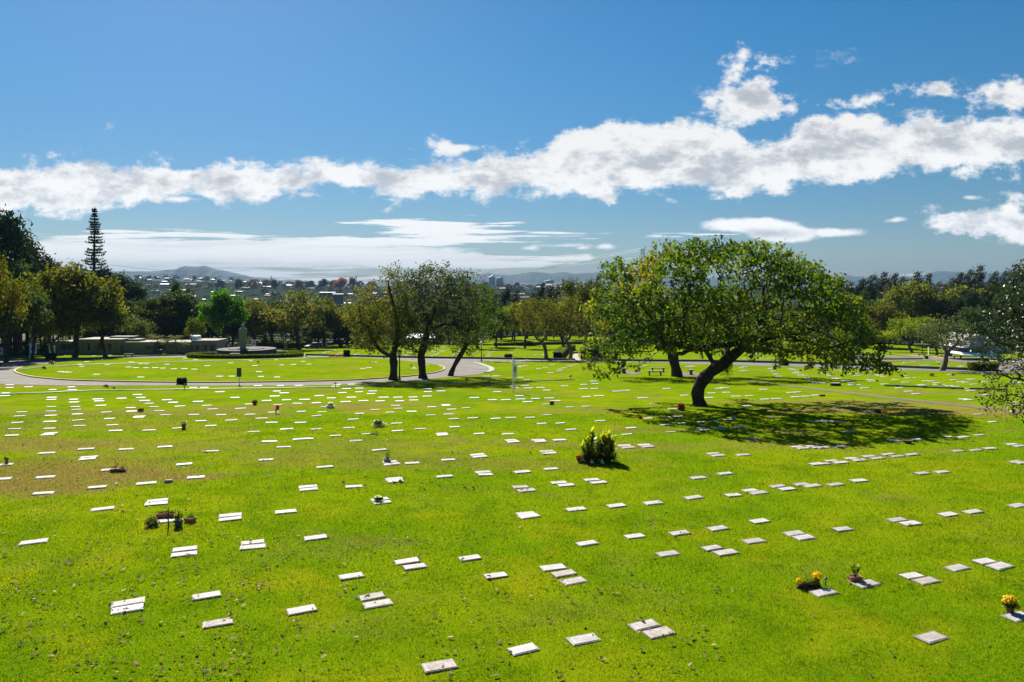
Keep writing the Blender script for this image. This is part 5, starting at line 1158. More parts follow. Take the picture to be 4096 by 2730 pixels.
def building():
    wall = mat('beige_render', (.24, .22, .165), .9, .2, 1.5); fas = mat('beige_fascia', (.22, .20, .155), .85, .15, 1.2); rf = mat('flat_roof_membrane', (.10, .095, .09), .8, .4, .8); win = mat('dark_window', (.03, .035, .04), .2, .2, 2)
    y = 152.0; s = y / F; z = lambda py: CH - (py - HY) * s
    X = lambda px: (px - HX) * s
    g0 = ground_z(y)
    r = empty('chapel_building', (X(500), y, g0), 0, 'long low flat-roofed beige building behind the left-hand trees', 'building')
    O = Vector((X(500), y, g0))
    def B(nm, x0, x1, p0, p1, dy, dep, m):
        a = MB().box(((X(x0) + X(x1)) / 2 - O.x, dy + dep / 2, (z(p0) + z(p1)) / 2 - O.z), (abs(X(x1) - X(x0)), dep, abs(z(p0) - z(p1)))); return a.build(nm, m, r)
    B('wall', 205, 315, 1373, 1424, .4, 5.5, wall); B('wall', 315, 480, 1372, 1424, 0, 5.5, wall); B('wall', 482, 600, 1383, 1422, .8, 5, wall); B('wall', 602, 760, 1385, 1420, 3.0, 5, wall); B('wall', 762, 852, 1381, 1420, 1.8, 5, wall)
    B('roof', 196, 316, 1366, 1373.2, -.3, 6, fas); B('roof', 312, 492, 1357, 1372.4, -.5, 6.5, fas); B('roof', 480, 612, 1369, 1383.4, .2, 6, fas); B('roof', 600, 766, 1372, 1385.4, 2.3, 6, fas); B('roof', 756, 858, 1364, 1381.2, 1.1, 6, fas)
    B('roof_parapet', 488, 540, 1360, 1369, 1.5, 3, fas); B('roof_vent', 742, 765, 1348, 1366, 2.4, 2.5, M_WHT); B('skylight', 405, 500, 1351, 1356.6, 3, 3, rf)
    for (a, b, c, d, dy) in [(240, 262, 1379, 1398, .34), (268, 290, 1379, 1398, .34), (351, 359, 1374, 1402, -.06), (393, 402, 1374, 1402, -.06), (435, 445, 1376, 1402, -.06), (768, 780, 1386, 1406, 1.74), (802, 812, 1384, 1405, 1.74), (828, 846, 1384, 1418, 1.74), (575, 600, 1388, 1400, .74), (604, 640, 1388, 1404, 2.94)]:
        f = B('window', a, b, c, d, dy, .08, win)
    for x in (330, 342, 372, 386, 415, 428, 462): B('pilaster', x, x + 3.5, 1372.6, 1422, -.12, .3, wall)
    # small white notice wall by the lamp
    p = G(207, 1424); q = empty('notice_wall', p, 0, 'white wall panel with dark leaf shadows next to the left lamp post', 'wall'); MB().box((0, 0, 1.0), (1.3, .15, 2.0)).build('panel', M_WHT, q)
    # white open shelter in the wood
    p = on(1690, 205); q = empty('open_shelter', p, 0, 'pale-roofed open shelter glimpsed between the old tree trunks', 'shelter'); s2 = 205 / F
    zt = CH - (1343 - HY) * s2 - p.z
    MB().add([(-4.2, -2, zt - .5), (3.8, -2, zt - .5), (3.2, 1, zt + .4), (-3.4, 1, zt + .4), (-4.2, -2, zt - .62), (3.8, -2, zt - .62), (3.2, 1, zt + .28), (-3.4, 1, zt + .28)], [(0, 1, 2, 3), (7, 6, 5, 4), (0, 4, 5, 1), (1, 5, 6, 2), (2, 6, 7, 3), (3, 7, 4, 0)]).build('roof', mat('white_sheet_roof', (.6, .62, .68), .4, .1, 2), q)
    for x in (-3.2, 0, 2.8): MB().tube([(x, -1.5, 0), (x, -1.5, zt - .55)], .07, 6).build('post', M_WHT, q)
    # curved white chapel at the right
    y2 = 128.0; s3 = y2 / F; Z = lambda py: CH - (py - HY) * s3; XX_ = lambda px: (px - HX) * s3; g = ground_z(y2)
    q = empty('white_chapel', (XX_(3950), y2, g), 0, 'modern white chapel with curling roof edge behind the near glossy-leaved tree', 'building'); O2 = Vector((XX_(3950), y2, g))
    grey = mat('grey_shell_roof', (.30, .28, .26), .8, .2, 1); wh = mat('white_shell_edge', (.75, .74, .72), .5, .08, 2)
    def C3(px, py, dy=0): return (XX_(px) - O2.x, dy, Z(py) - O2.z)
    prof = [(3828, 1390), (3850, 1392), (3868, 1391), (3876, 1386), (3880, 1375), (3879, 1368), (3848, 1368)]
    mb = MB(); vs = []; fs = []
    for (x, yq) in prof:
        for dy in (0, 6): vs += [C3(x, yq - 1.6, dy), C3(x + 1.5, yq + 1.6, dy)]
    for i in range(len(prof) - 1):
        k = i * 4; fs += [(k, k + 4, k + 6, k + 2), (k + 1, k + 3, k + 7, k + 5), (k, k + 1, k + 5, k + 4), (k + 2, k + 6, k + 7, k + 3)]
    mb.add(vs, fs); mb.build('curled_edge', wh, q)
    out = [(3872, 1372), (3872, 1358), (3885, 1349), (3910, 1345), (3945, 1342), (3980, 1352), (4020, 1380), (4080, 1420), (3900, 1420), (3884, 1410)]
    vs = [C3(a, b, 1.0) for a, b in out] + [C3(a, b, 9.0) for a, b in out]; n = len(out)
    MB().add(vs, [tuple(range(n - 1, -1, -1)), tuple(n + i for i in range(n))] + [(i, (i + 1) % n, n + (i + 1) % n, n + i) for i in range(n)]).build('roof', grey, q)
    MB().add([C3(3845, 1394, .8), C3(3960, 1394, .8), C3(3960, 1412, .8), C3(3842, 1412, .8), C3(3845, 1394, 6), C3(3960, 1394, 6), C3(3960, 1412, 6), C3(3842, 1412, 6)], [(3, 2, 1, 0), (4, 5, 6, 7), (0, 1, 5, 4), (1, 2, 6, 5), (2, 3, 7, 6), (3, 0, 4, 7)]).build('wall', mat('brown_chapel_wall', (.16, .13, .11), .8, .2, 2), q)
    MB().add([C3(3835, 1408, -.6), C3(3990, 1420, -.6), C3(3990, 1432, -1.4), C3(3831, 1417, -1.4), C3(3835, 1408, 4), C3(3990, 1420, 4), C3(3990, 1432, 4), C3(3831, 1417, 4)], [(3, 2, 1, 0), (4, 5, 6, 7), (0, 1, 5, 4), (1, 2, 6, 5), (2, 3, 7, 6), (3, 0, 4, 7)]).build('white_base', wh, q)
# ------------------------------------------------------------------ grave markers, flowers, leaves
T1 = (0, 1400, 2.851); T2 = (820, 1400, 2.851); T3 = (1640, 1400, 2.851); T4 = (2460, 1400, 2.851); T5 = (3280, 1400, 2.8505)
Q1 = (0, 1900, 1.8887); Q2 = (1024, 1900, 1.8887); Q3 = (2048, 1900, 1.8887); Q4 = (3072, 1900, 1.8887)
MK = []
def mk(tile, s):
    ox, oy, k = tile
    for a in s.split():
        v = a.split(','); MK.append((ox + float(v[0]) / k, oy + float(v[1]) / k, v[2] if len(v) > 2 else ''))
mk(T1, '65,498 50,530 110,405 110,436 325,428 600,459 810,429 825,461 585,573 590,548 840,571 845,603 1115,568 1130,590 1385,559 1567,517 1605,550 1650,585 1700,616 1903,577 1973,606 2258,596 2050,648 585,653 860,653 1150,639 1490,666 1755,654 1815,702 245,713 580,703 868,687 1212,717 1500,706 222,759 577,754 880,739 1588,768,2 1887,747 2210,743 195,834 567,824 893,808 1247,788 2290,815 163,908 563,901 903,870 1280,862 2025,899 135,982 557,966,2 1317,928 1700,921 980,1137 1437,1138 1880,1112 532,1182 1005,1240,2 40,1315 1250,1375 2100,1311 515,1457 20,1478 1670,1527 2235,1460')
mk(T1, '1150,123 905,175 988,145 930,200 1225,181 1605,170 1670,170 1905,176 1465,209 1548,216 1663,218 1770,216 1857,222 1983,229 2102,228 2215,234 690,263 740,267 790,269 1100,294 1605,326 2110,105 2145,98 2230,123 1500,150 2205,435 2330,435')
mk(T2, '25,193 292,161 570,192 615,263 165,317 305,316 640,319 822,326 875,185 1010,178 1118,143 1185,175 1803,225 1870,215 1903,153 1935,153 1130,95 520,135 810,125 605,413 860,413 1070,411 1510,400 1667,398 1485,422 1615,448 1760,443 168,485 902,498 820,477 341,550 795,534 1302,530 1567,494 1757,486 1912,476 1893,507 1440,556 1668,547,g 2038,547 2200,547 703,585 930,577 1136,573 1052,616 830,630 1270,611 1603,598 1807,587 1997,590 2220,590 510,624 20,640 85,681,g 405,673 780,717 1098,709 1338,711 1372,655 1940,688 2172,640 2203,674 2110,716 182,745 515,740 300,806 645,785 1272,758 1762,730 1693,796 762,833 1087,834 65,870 932,909 1268,911 555,939 1645,893,g 2188,844 2195,928 1488,985 1722,1042,b 1855,964 735,1049 1080,1023 1160,1020 898,1113 75,1162 1987,1148 2120,1295,2 695,1259 1367,1342 2165,1490,2')
mk(T3, '35,545 45,580 196,535 205,483 200,450 340,437 355,476 993,485 913,428 733,551 940,576 1095,576 1262,568 1432,562 1590,556 1342,599 1660,587 1250,530 1190,418 1203,440 1315,412 1350,441 1490,435 1563,466 1767,417 1985,400 2112,390 2095,361 2100,446 1980,449 2158,530 2013,541 1555,625 1825,658 2012,649 410,635,2 250,656 475,683 640,667 20,708 235,749 443,740 500,791 715,783 978,789 1155,777 1370,777 1560,747 1505,845 1717,842 2172,816 1838,915 118,905 510,885 368,970,2 790,962 1120,964 1165,1045,2 1475,1042,2 1710,1034 1575,1172,2 785,1213,2 438,1261 25,1297 395,1450 847,1415,2 1280,1398 1607,1363 2072,1487 2150,1518 1697,1522 1780,1550 2300,988 870,305 980,303 1260,319 1330,348 1690,352 1770,345 1605,265 1470,220 1542,205 1625,172 1905,162 1850,180 1820,192 1760,210 1720,225 1700,242 1275,190 1320,183 1240,198 1285,126 1330,118 1245,133 1775,137 2100,180 160,358')
mk(T4, '25,477 128,468 318,554 590,447 795,524 445,617 660,676 1105,499 1075,550 1250,437 1190,445 1275,491 1700,456 1388,535 1535,528 2010,492 2080,487 2065,542 2180,535 1845,562 1710,569 2290,523 1510,643 720,763 595,775 385,785 745,843 580,861 975,828 1140,813 1295,799 1430,889 1200,898,2 1000,908,2 188,896 140,970 640,942,b 1560,1015 1800,777 2280,823 130,1108,2 355,1098,2 1150,1198,2 1460,1202 2072,1110,g 2150,1128 2255,1103 2310,1118 2300,1307 1258,1417 950,1463 1855,1560 2125,1538 2250,1555')
mk(T4, '1445,205 1480,198 1455,243 1490,240 1810,247 1775,215 1790,222 1845,280 1867,306 2010,222 2040,233 2080,250 2060,268 2120,293 2170,295 2090,270 2200,325 2225,340 2260,352 2330,352 2295,385 300,195 340,181 830,197 870,190 890,193')
mk(T5, '180,230 260,245 85,283 55,276 30,272 120,298 175,328 215,333 285,355 310,360 365,380 370,404 423,404 32,382 513,439 345,282 400,280 425,297 575,346 600,360 690,295 665,290 730,308 750,245 935,235 962,299 1015,323 1065,323 865,343 978,374 1210,359 1270,361 1335,381 1170,409 1390,400 1340,400 1235,428 1150,405 1475,414 1550,422 1525,348 1605,368 1660,375 1740,340 1715,338 1755,396 1945,333 1875,280 1875,367 1490,285 1630,447 1720,470 905,437 1013,478 1098,506 740,395 1635,566 1690,574 1880,518 2245,345 2200,375 2280,380 2260,630 2200,605 667,630 855,615 940,619 325,651 195,663 545,706 1800,739 1968,826 1437,997 1627,999 1815,976 838,1028 900,1043 1105,1028 30,1118 228,1108 2185,1083 2270,1100 1570,1158 1772,1148 1938,1130 775,1197 880,1217 1047,1198 557,1220 655,1240 350,1245 445,1264 128,1270,g 232,1290 40,1305 2225,1282 2300,1295 1165,1413 1392,1398 443,1497,g 175,1540 150,822 60,820 220,820 340,940')
mk(Q1, '328,142 735,98 775,261 1185,210,2 1255,352 1740,325,2 255,511 1395,585,2 1910,532,2 965,995,2 1560,920,g 1645,1125,b')
mk(Q2, '395,103,2 740,92,g 1045,43 945,200,2 225,283 450,480,g 1140,657,g 1200,700 720,772 1615,635,g 1812,768,g 875,925,b 920,980 345,1028,g 1385,1452,b')
mk(Q3, '65,97,b 110,120,b 105,298,g 130,318 483,263 788,238 1067,216 1372,174 1670,158 1797,123 1862,138 1868,355 1553,410 1265,445 927,468 567,523 1178,600 1510,558 1615,592 1828,503 310,705,g 392,752,b 465,808 997,1140 1110,1198,b 540,1248 85,1325')
mk(Q4, '143,111 975,343 1075,372 1360,304,g 1548,283 1885,235 563,415 235,462,2 1085,767 1195,805 1428,707 1635,660 1752,695 740,828 420,893 1235,1233 1890,1077')
# far lawns
mk(T3, '185,185 960,20 920,30 720,42 745,38 880,78 910,65 1157,36 1210,6 900,45 1705,62 1720,75 1700,85 1530,52 1515,62 350,17 285,23 200,20 320,40 300,55 380,15 530,45 490,58 250,68 230,48 760,12 60,215 90,215 45,225')
for (a, b) in [(1266, 1403), (1203, 1407), (1295, 1413), (1304, 1409), (1318, 1408), (1362, 1413), (1348, 1419), (1420, 1420), (1430, 1414), (1476, 1401), (1447, 1393), (1460, 1391), (1432, 1396), (1408, 1392), (1339, 1402), (1478, 1400), (1247, 1408), (1615, 1401), (1640, 1393), (1660, 1400), (1632, 1410), (1637, 1413), (1626, 1422), (1700, 1420), (1745, 1419), (1740, 1411), (1733, 1407), (1765, 1406), (1775, 1405), (1769, 1391), (1780, 1390), (1750, 1398), (1815, 1419), (1838, 1407), (1892, 1413), (1905, 1404), (1948, 1404), (1960, 1397), (1975, 1396), (2040, 1388), (2000, 1392), (2086, 1391), (2092, 1389), (2070, 1397), (2140, 1420), (2150, 1398), (60, 1437), (158, 1434), (290, 1421), (375, 1425), (440, 1423), (20, 1446), (255, 1424), (660, 1414), (560, 1415), (3520, 1385), (3540, 1388), (3560, 1394), (3640, 1390), (3662, 1402), (3610, 1397), (3550, 1405), (3535, 1402), (3510, 1411), (3570, 1400), (3660, 1417), (3600, 1435), (3655, 1449), (3620, 1452), (3690, 1463), (3712, 1462), (3790, 1463), (3842, 1466), (3850, 1468), (3755, 1448), (3340, 1455), (3000, 1421), (3030, 1418), (3050, 1432), (3075, 1434), (3095, 1437), (3025, 1425), (3048, 1438), (3190, 1438), (2980, 1436), (2600, 1419), (2595, 1430)]:
    MK.append((a, b, ''))
M_SL = [mat('pale_marble_marker', (.34, .31, .295), .7, .3, 2.5, bump=.15, spec=.4), mat('white_marble_marker', (.39, .36, .345), .6, .2, 2, bump=.1), mat('warm_stone_marker', (.31, .27, .25), .7, .2, 3, bump=.2)]
M_SG = mat('grey_weathered_marker', (.30, .27, .25), .85, .3, 5, bump=.4, col2=(.42, .385, .365)); M_SB = mat('mossy_brown_marker', (.20, .165, .14), .9, .4, 7, bump=.5, col2=(.36, .31, .28))
M_BASE = mat('marker_base_concrete', (.26, .21, .17), .9, .3, 4, bump=.3); M_INS = mat('dark_engraving', (.15, .125, .11), .9, .2, 4); M_INSW = mat('white_engraving', (.6, .57, .55), .8, .1, 3)  # inscription strokes: darker than the plate on white markers, pale on the others
def marker_protos():
    out = {}
    rng = random.Random(4)
    for kind in ('w', 'g', 'b'):
        for v in range(4):
            base = MB().slab((0, 0, 0), (.70, .42, .026 if v % 2 == 0 else .034), .006)
            top = MB().slab((0, 0, .026 if v % 2 == 0 else .034), (.655, .375, .010), .004); zt = (.026 if v % 2 == 0 else .034) + .011
            ins = MB()
            if kind != 'w':                                    # worn, unreadable lines of engraving, a small cross and a raised rim
                ins.box((0, .125, zt), (.012, .06, .003)); ins.box((0, .135, zt), (.04, .012, .003))
            rows = {'w': [.06, 0, -.07], 'g': [.07, .02, -.04, -.09], 'b': [.06, .0, -.06, -.11]}[kind]
            for y in rows:
                w = rng.uniform(.18, .24); x = -w
                while x < w:
                    l = rng.uniform(.008, .03); ins.box((x + l / 2, y + rng.uniform(-.004, .004), zt), (l * .7, rng.uniform(.008, .02), .003)); x += l + rng.uniform(.002, .012)
            for (a, b, c, d) in ((0, .172, .60, .008), (0, -.172, .60, .008), (.30, 0, .008, .34), (-.30, 0, .008, .34)): ins.box((a, b, zt), (c, d, .003))
            def me(mb, nm, m):
                q = bpy.data.meshes.new(nm); q.from_pydata(mb.v, [], mb.f); q.materials.append(m); return q
            m = M_SL[v % 3] if kind == 'w' else M_SG if kind == 'g' else M_SB
            sm = MB().slab((0, 0, 0), (.70, .42, .04), .008)
            out[(kind, v)] = (me(base, 'slab', M_BASE if kind != 'w' or v == 3 else m), me(top, 'plate', m), me(ins, 'inscription', M_INS if kind == 'w' else M_INSW), me(sm, 'slab', m))
    return out
ORD = 'nearest,second nearest,third nearest,fourth nearest,fifth nearest,sixth nearest,seventh nearest,eighth nearest,ninth nearest,tenth nearest,eleventh nearest,twelfth nearest,thirteenth nearest,fourteenth nearest,fifteenth nearest,sixteenth nearest,seventeenth nearest,eighteenth nearest,nineteenth nearest,twentieth nearest'.split(',')
LAND = [(2052, 1571, 'the white sign pole'), (2800, 1620, 'the great tree trunk'), (2395, 1850, 'the tall leafy plant clump'), (735, 1700, 'the tall brown pot'), (1518, 1705, 'the heap of white flowers'), (1548, 1845, 'the grey pot of bare twigs'),
        (957, 1540, 'the dark notice board'), (690, 2080, 'the planters with the stake'), (3421, 2310, 'the orange planter with a shrub'), (3245, 2330, 'the little yellow flowerbed'), (4041, 2430, 'the potted yellow flowers'), (3630, 1765, 'the round clay bowl'),
        (1108, 1650, 'the magenta flowers'), (1019, 1610, 'the orange and brown bouquet'), (1322, 1622, 'the white flower box'), (2208, 1618, 'the basket of red flowers'), (2725, 1635, 'the crimson flower basket'), (2935, 1680, 'the glass vase'),
        (1600, 1928, 'the tiny brown pot'), (1516, 1998, 'the white lilies on a slab'), (473, 1880, 'the long reddish planter'), (26, 1850, 'the multicoloured flowers at the left edge'), (563, 1642, 'the withered bouquet'), (674, 1931, 'the small concrete block'),
        (2562, 1675, 'the dark red flowers'), (3342, 1542, 'the tree stump'), (3727, 1503, 'the brown planter bush at right'), (3478, 1513, 'the bare sign pole at right'), (1647, 1472, 'the blue pinwheel'), (1033, 1455, 'the withered tuft on the oval lawn'),
        (985, 1430, 'the statue hedge'), (178, 1478, 'the dark flowers on the oval lawn'), (2034, 1436, 'the cube bush by the far kerb'), (1360, 1425, 'the red flower row'), (3288, 1586, 'the brown box'), (2600, 1500, 'the stone benches'), (3510, 1650, 'the black box'),
        (200, 1440, 'the dark cube bush'), (1823, 1411, 'the brown plants on the far lawn'), (2186, 1440, 'the crooked trees'), (727, 1538, 'the cube bush before the yellow kerb'), (1497, 1735, 'the green tray'), (1570, 1520, 'the pair of old trees'), (3413, 1493, 'the brown figure of flowers')]
def relabel(items, landmarks, mid, most=20):
    """items: (object, px, py, start of label, category). Each label names a landmark, a side of it and a rank by distance in the photo."""
    cell = {}
    for it in items:
        o, px, py = it[:3]; best = sorted(landmarks, key=lambda l: math.hypot(px - l[0], 2.2 * (py - l[1])))[0]
        dx, dy = px - best[0], 2.2 * (py - best[1])
        side = ('right of' if dx > 0 else 'left of') if abs(dx) > abs(dy) else ('in front of' if dy > 0 else 'behind')
        cell.setdefault((best[2], side, it[3]), []).append((math.hypot(dx, dy), it))
    for (lm, side, st), ls in cell.items():
        ls.sort(key=lambda q: q[0])
        for i, (d, it) in enumerate(ls):
            o = it[0]
            lab = f'{st}{mid}{side} {lm}' if len(ls) == 1 else f'{st}{mid}{side} {lm}, {ORD[min(i, most - 1)]}' 
            if i >= most: lab = f'{st}{mid}{side} {lm}, farther than twenty others'
            tag(o, lab, it[4])
def markers():
    PR = marker_protos(); L_ = []
    for (px, py, f) in MK:
        g = G(px, py); a = R(np.interp(g.y, [18, 40, 70], [24, 15, 6])) + random.uniform(-.05, .05)
        if f == '2':
            o = Vector((math.sin(a), -math.cos(a), 0)) * .225
            for sg in (-1, 1):
                q = g + o * sg; q.z = ground_z(q.y); L_.append((q, a, random.choice('wwwg'), py, px, True))
        else: L_.append((g, a, f or 'w', py, px, False))
    L_.sort(key=lambda t: -t[3]); items = []; pos = []
    near, far = L_[:300], L_[300:]
    for i, (g, a, k, py, px, pr) in enumerate(near):
        if k == 'w' and random.random() < .16: k = 'g'
        mb, mt, mi, ms = PR[(k, random.randrange(4))]
        sc = random.uniform(.9, 1.05) * (.95 if py < 1750 else 1) * (1.06 if px < 1200 else 1.0)
        r = empty('grave_marker', g, a, None, None, 'flat grave markers set in the lawn'); r.scale = (sc, sc * (random.uniform(.62, .9) if py < 1750 else random.uniform(.8, .98) if py < 1900 else .97) if not pr else .96, 1)
        r.rotation_euler = (random.gauss(0, .012), random.gauss(0, .012), a)
        if py > 1640:
            link('slab', mb, r); p_ = link('plate', mt, r)
            if py > 1780: link('inscription', mi, p_)
        else: link('slab', ms, r)
        X = HX + F * g.x / g.y; Y = HY + F * (CH - g.z) / g.y
        desc = {'w': 'white flat grave marker ', 'g': 'grey flat grave marker ', 'b': 'brownish worn grave marker '}[k]
        items.append((r, X, Y, desc, 'grave marker')); pos.append((g.x, g.y))
    relabel(items, LAND, '')
    for o_ in [q[0] for q in items]: pass
    big = MB()
    for (g, a, k, py, px, pr) in far: big.slab((g.x, g.y, g.z), (.74 * random.uniform(.9, 1.1), .42, .05), .01, a)
    o = big.build('distant_grave_markers', M_SL[1]); tag(o, 'small pale specks of the far lawn markers beyond the loop road', 'grave markers', kind='stuff')
    print('markers', len(near), len(far)); return np.array(pos)
# --- grass blades and fallen leaves near the camera
def blades(pos):
    rng = np.random.default_rng(17); out = []; S = []
    for (y0, y1, dens, sz) in [(14.5, 20, 1000, .042), (20, 27, 560, .052), (27, 36, 280, .060), (36, 50, 110, .066)]:
        n = int(dens * .69 * (y1 ** 2 - y0 ** 2)); y = np.sqrt(rng.uniform(y0 ** 2, y1 ** 2, n)); x = rng.uniform(-.69, .69, n) * y
        cl = np.sin(x * 2.1 + np.sin(y * 1.3) * 2) * np.sin(y * 1.7 + np.sin(x * 1.9)) ; keep = rng.random(n) < .72 + .28 * cl
        out.append(np.stack([x[keep], y[keep]], 1)); S.append(np.full(keep.sum(), sz))
    P = np.concatenate(out); s = np.concatenate(S)
    from mathutils.kdtree import KDTree
    cellm = set()
    ok = np.ones(len(P), bool)
    for (mx_, my_) in pos:
        if my_ > 52: continue
        d = (np.abs(P[:, 0] - mx_) < .36) & (np.abs(P[:, 1] - my_) < .27); 
        if d.any():
            idx = np.where(d)[0]; a = R(20); dx = P[idx, 0] - mx_; dy = P[idx, 1] - my_
            u_ = dx * math.cos(a) + dy * math.sin(a); v_ = -dx * math.sin(a) + dy * math.cos(a); ok[idx[(np.abs(u_) < .315) & (np.abs(v_) < .165)]] = False
    P = P[ok]; s = s[ok]; n = len(P); z = np.interp(P[:, 1], _YS, _ZS)
    a = rng.uniform(0, 6.28, n); h = s * rng.uniform(.6, 1.5, n); w = s * rng.uniform(.22, .40, n); ln = rng.uniform(.2, 1.0, n) * h; b = rng.uniform(0, 6.28, n)
    V = np.empty((n, 3, 3)); V[:, 0] = np.stack([P[:, 0] - np.cos(a) * w / 2, P[:, 1] - np.sin(a) * w / 2, z - .003], 1); V[:, 1] = np.stack([P[:, 0] + np.cos(a) * w / 2, P[:, 1] + np.sin(a) * w / 2, z - .003], 1)
    V[:, 2] = np.stack([P[:, 0] + np.cos(b) * ln, P[:, 1] + np.sin(b) * ln, z + h], 1)
    me = npmesh('grass', V.reshape(-1, 3), np.arange(n * 3).reshape(n, 3), GRB, np.clip(rng.normal(.5, .3, n), 0, 1)); o = link('grass', me); tag(o, 'short mown grass blades on the near lawn', 'grass', kind='stuff'); print('blades', n)
def litter():
    rng = np.random.default_rng(19); pts = []
    def put(n, x0, x1, y0, y1):
        for _ in range(int(n * 1.0)): pts.append((rng.uniform(x0, x1), rng.uniform(y0, y1)))
    put(420, 0, 1000, 2150, 2730); put(260, 900, 2000, 2150, 2730); put(200, 0, 1100, 1900, 2200); put(130, 1000, 2100, 1880, 2200); put(110, 2000, 3000, 2300, 2730); put(60, 2900, 4096, 1950, 2730); put(130, 0, 1600, 1700, 1900)
    put(130, 900, 2300, 1600, 1850); put(60, 2000, 3000, 1900, 2350); put(60, 2300, 3700, 1600, 1950); put(50, 100, 1900, 1560, 1700)
    for (cx, cy, n, sx, sy) in [(1470, 2360, 40, 110, 30), (120, 2390, 16, 60, 20), (260, 2270, 22, 90, 30), (560, 2320, 30, 120, 40), (690, 2110, 30, 70, 18), (2430, 2380, 14, 60, 15), (2760, 2560, 22, 70, 25), (800, 2680, 20, 60, 30), (1200, 2230, 20, 80, 25), (2680, 2100, 26, 80, 25), (2570, 2080, 20, 70, 20), (3430, 2090, 8, 30, 10), (1640, 1950, 30, 120, 15), (1010, 2360, 26, 70, 35), (60, 2370, 14, 30, 20), (1900, 1960, 30, 100, 20)]:
        for _ in range(n): pts.append((rng.normal(cx, sx), rng.normal(cy, sy)))
    V = []; Q = []; T = []
    for (px, py) in pts:
        if py < 1500: continue
        g = G(px, py, .035 + rng.uniform(0, .03)); s = (.028 + .046 * rng.uniform(0, 1) ** 2) * (1.3 if g.y > 30 else 1.0); a = rng.uniform(0, 6.28); tl = rng.normal(0, .5); cu = rng.uniform(.2, .9)
        ca, sa = math.cos(a), math.sin(a); k = len(V)
        for (u_, v_) in ((-1, 0), (-.4, .55), (.5, .45), (1.1, 0), (.5, -.45), (-.4, -.55)):
            zz = s * (abs(v_) * cu * 1.3 + .35 * u_ * u_ * cu + tl * .5 * u_); V.append((g.x + (u_ * ca - v_ * sa) * s, g.y + (u_ * sa + v_ * ca) * s, g.z + zz))
        Q += [[k, k + 1, k + 2, k + 3], [k, k + 3, k + 4, k + 5]]; t = rng.uniform(0, .3) if rng.random() < .68 else rng.uniform(.4, 1); T += [t, t]
    m = leafmat('dry_leaf', (.018, .011, .007), (.24, .155, .085), (.36, .26, .17), rough=.8, trans=.05, spec=.05)
    me = npmesh('fallen_leaves', np.array(V), np.array(Q), m, np.array(T)); o = link('fallen_leaves', me); tag(o, 'curled dry leaves scattered over the lawn', 'leaf litter', kind='stuff')
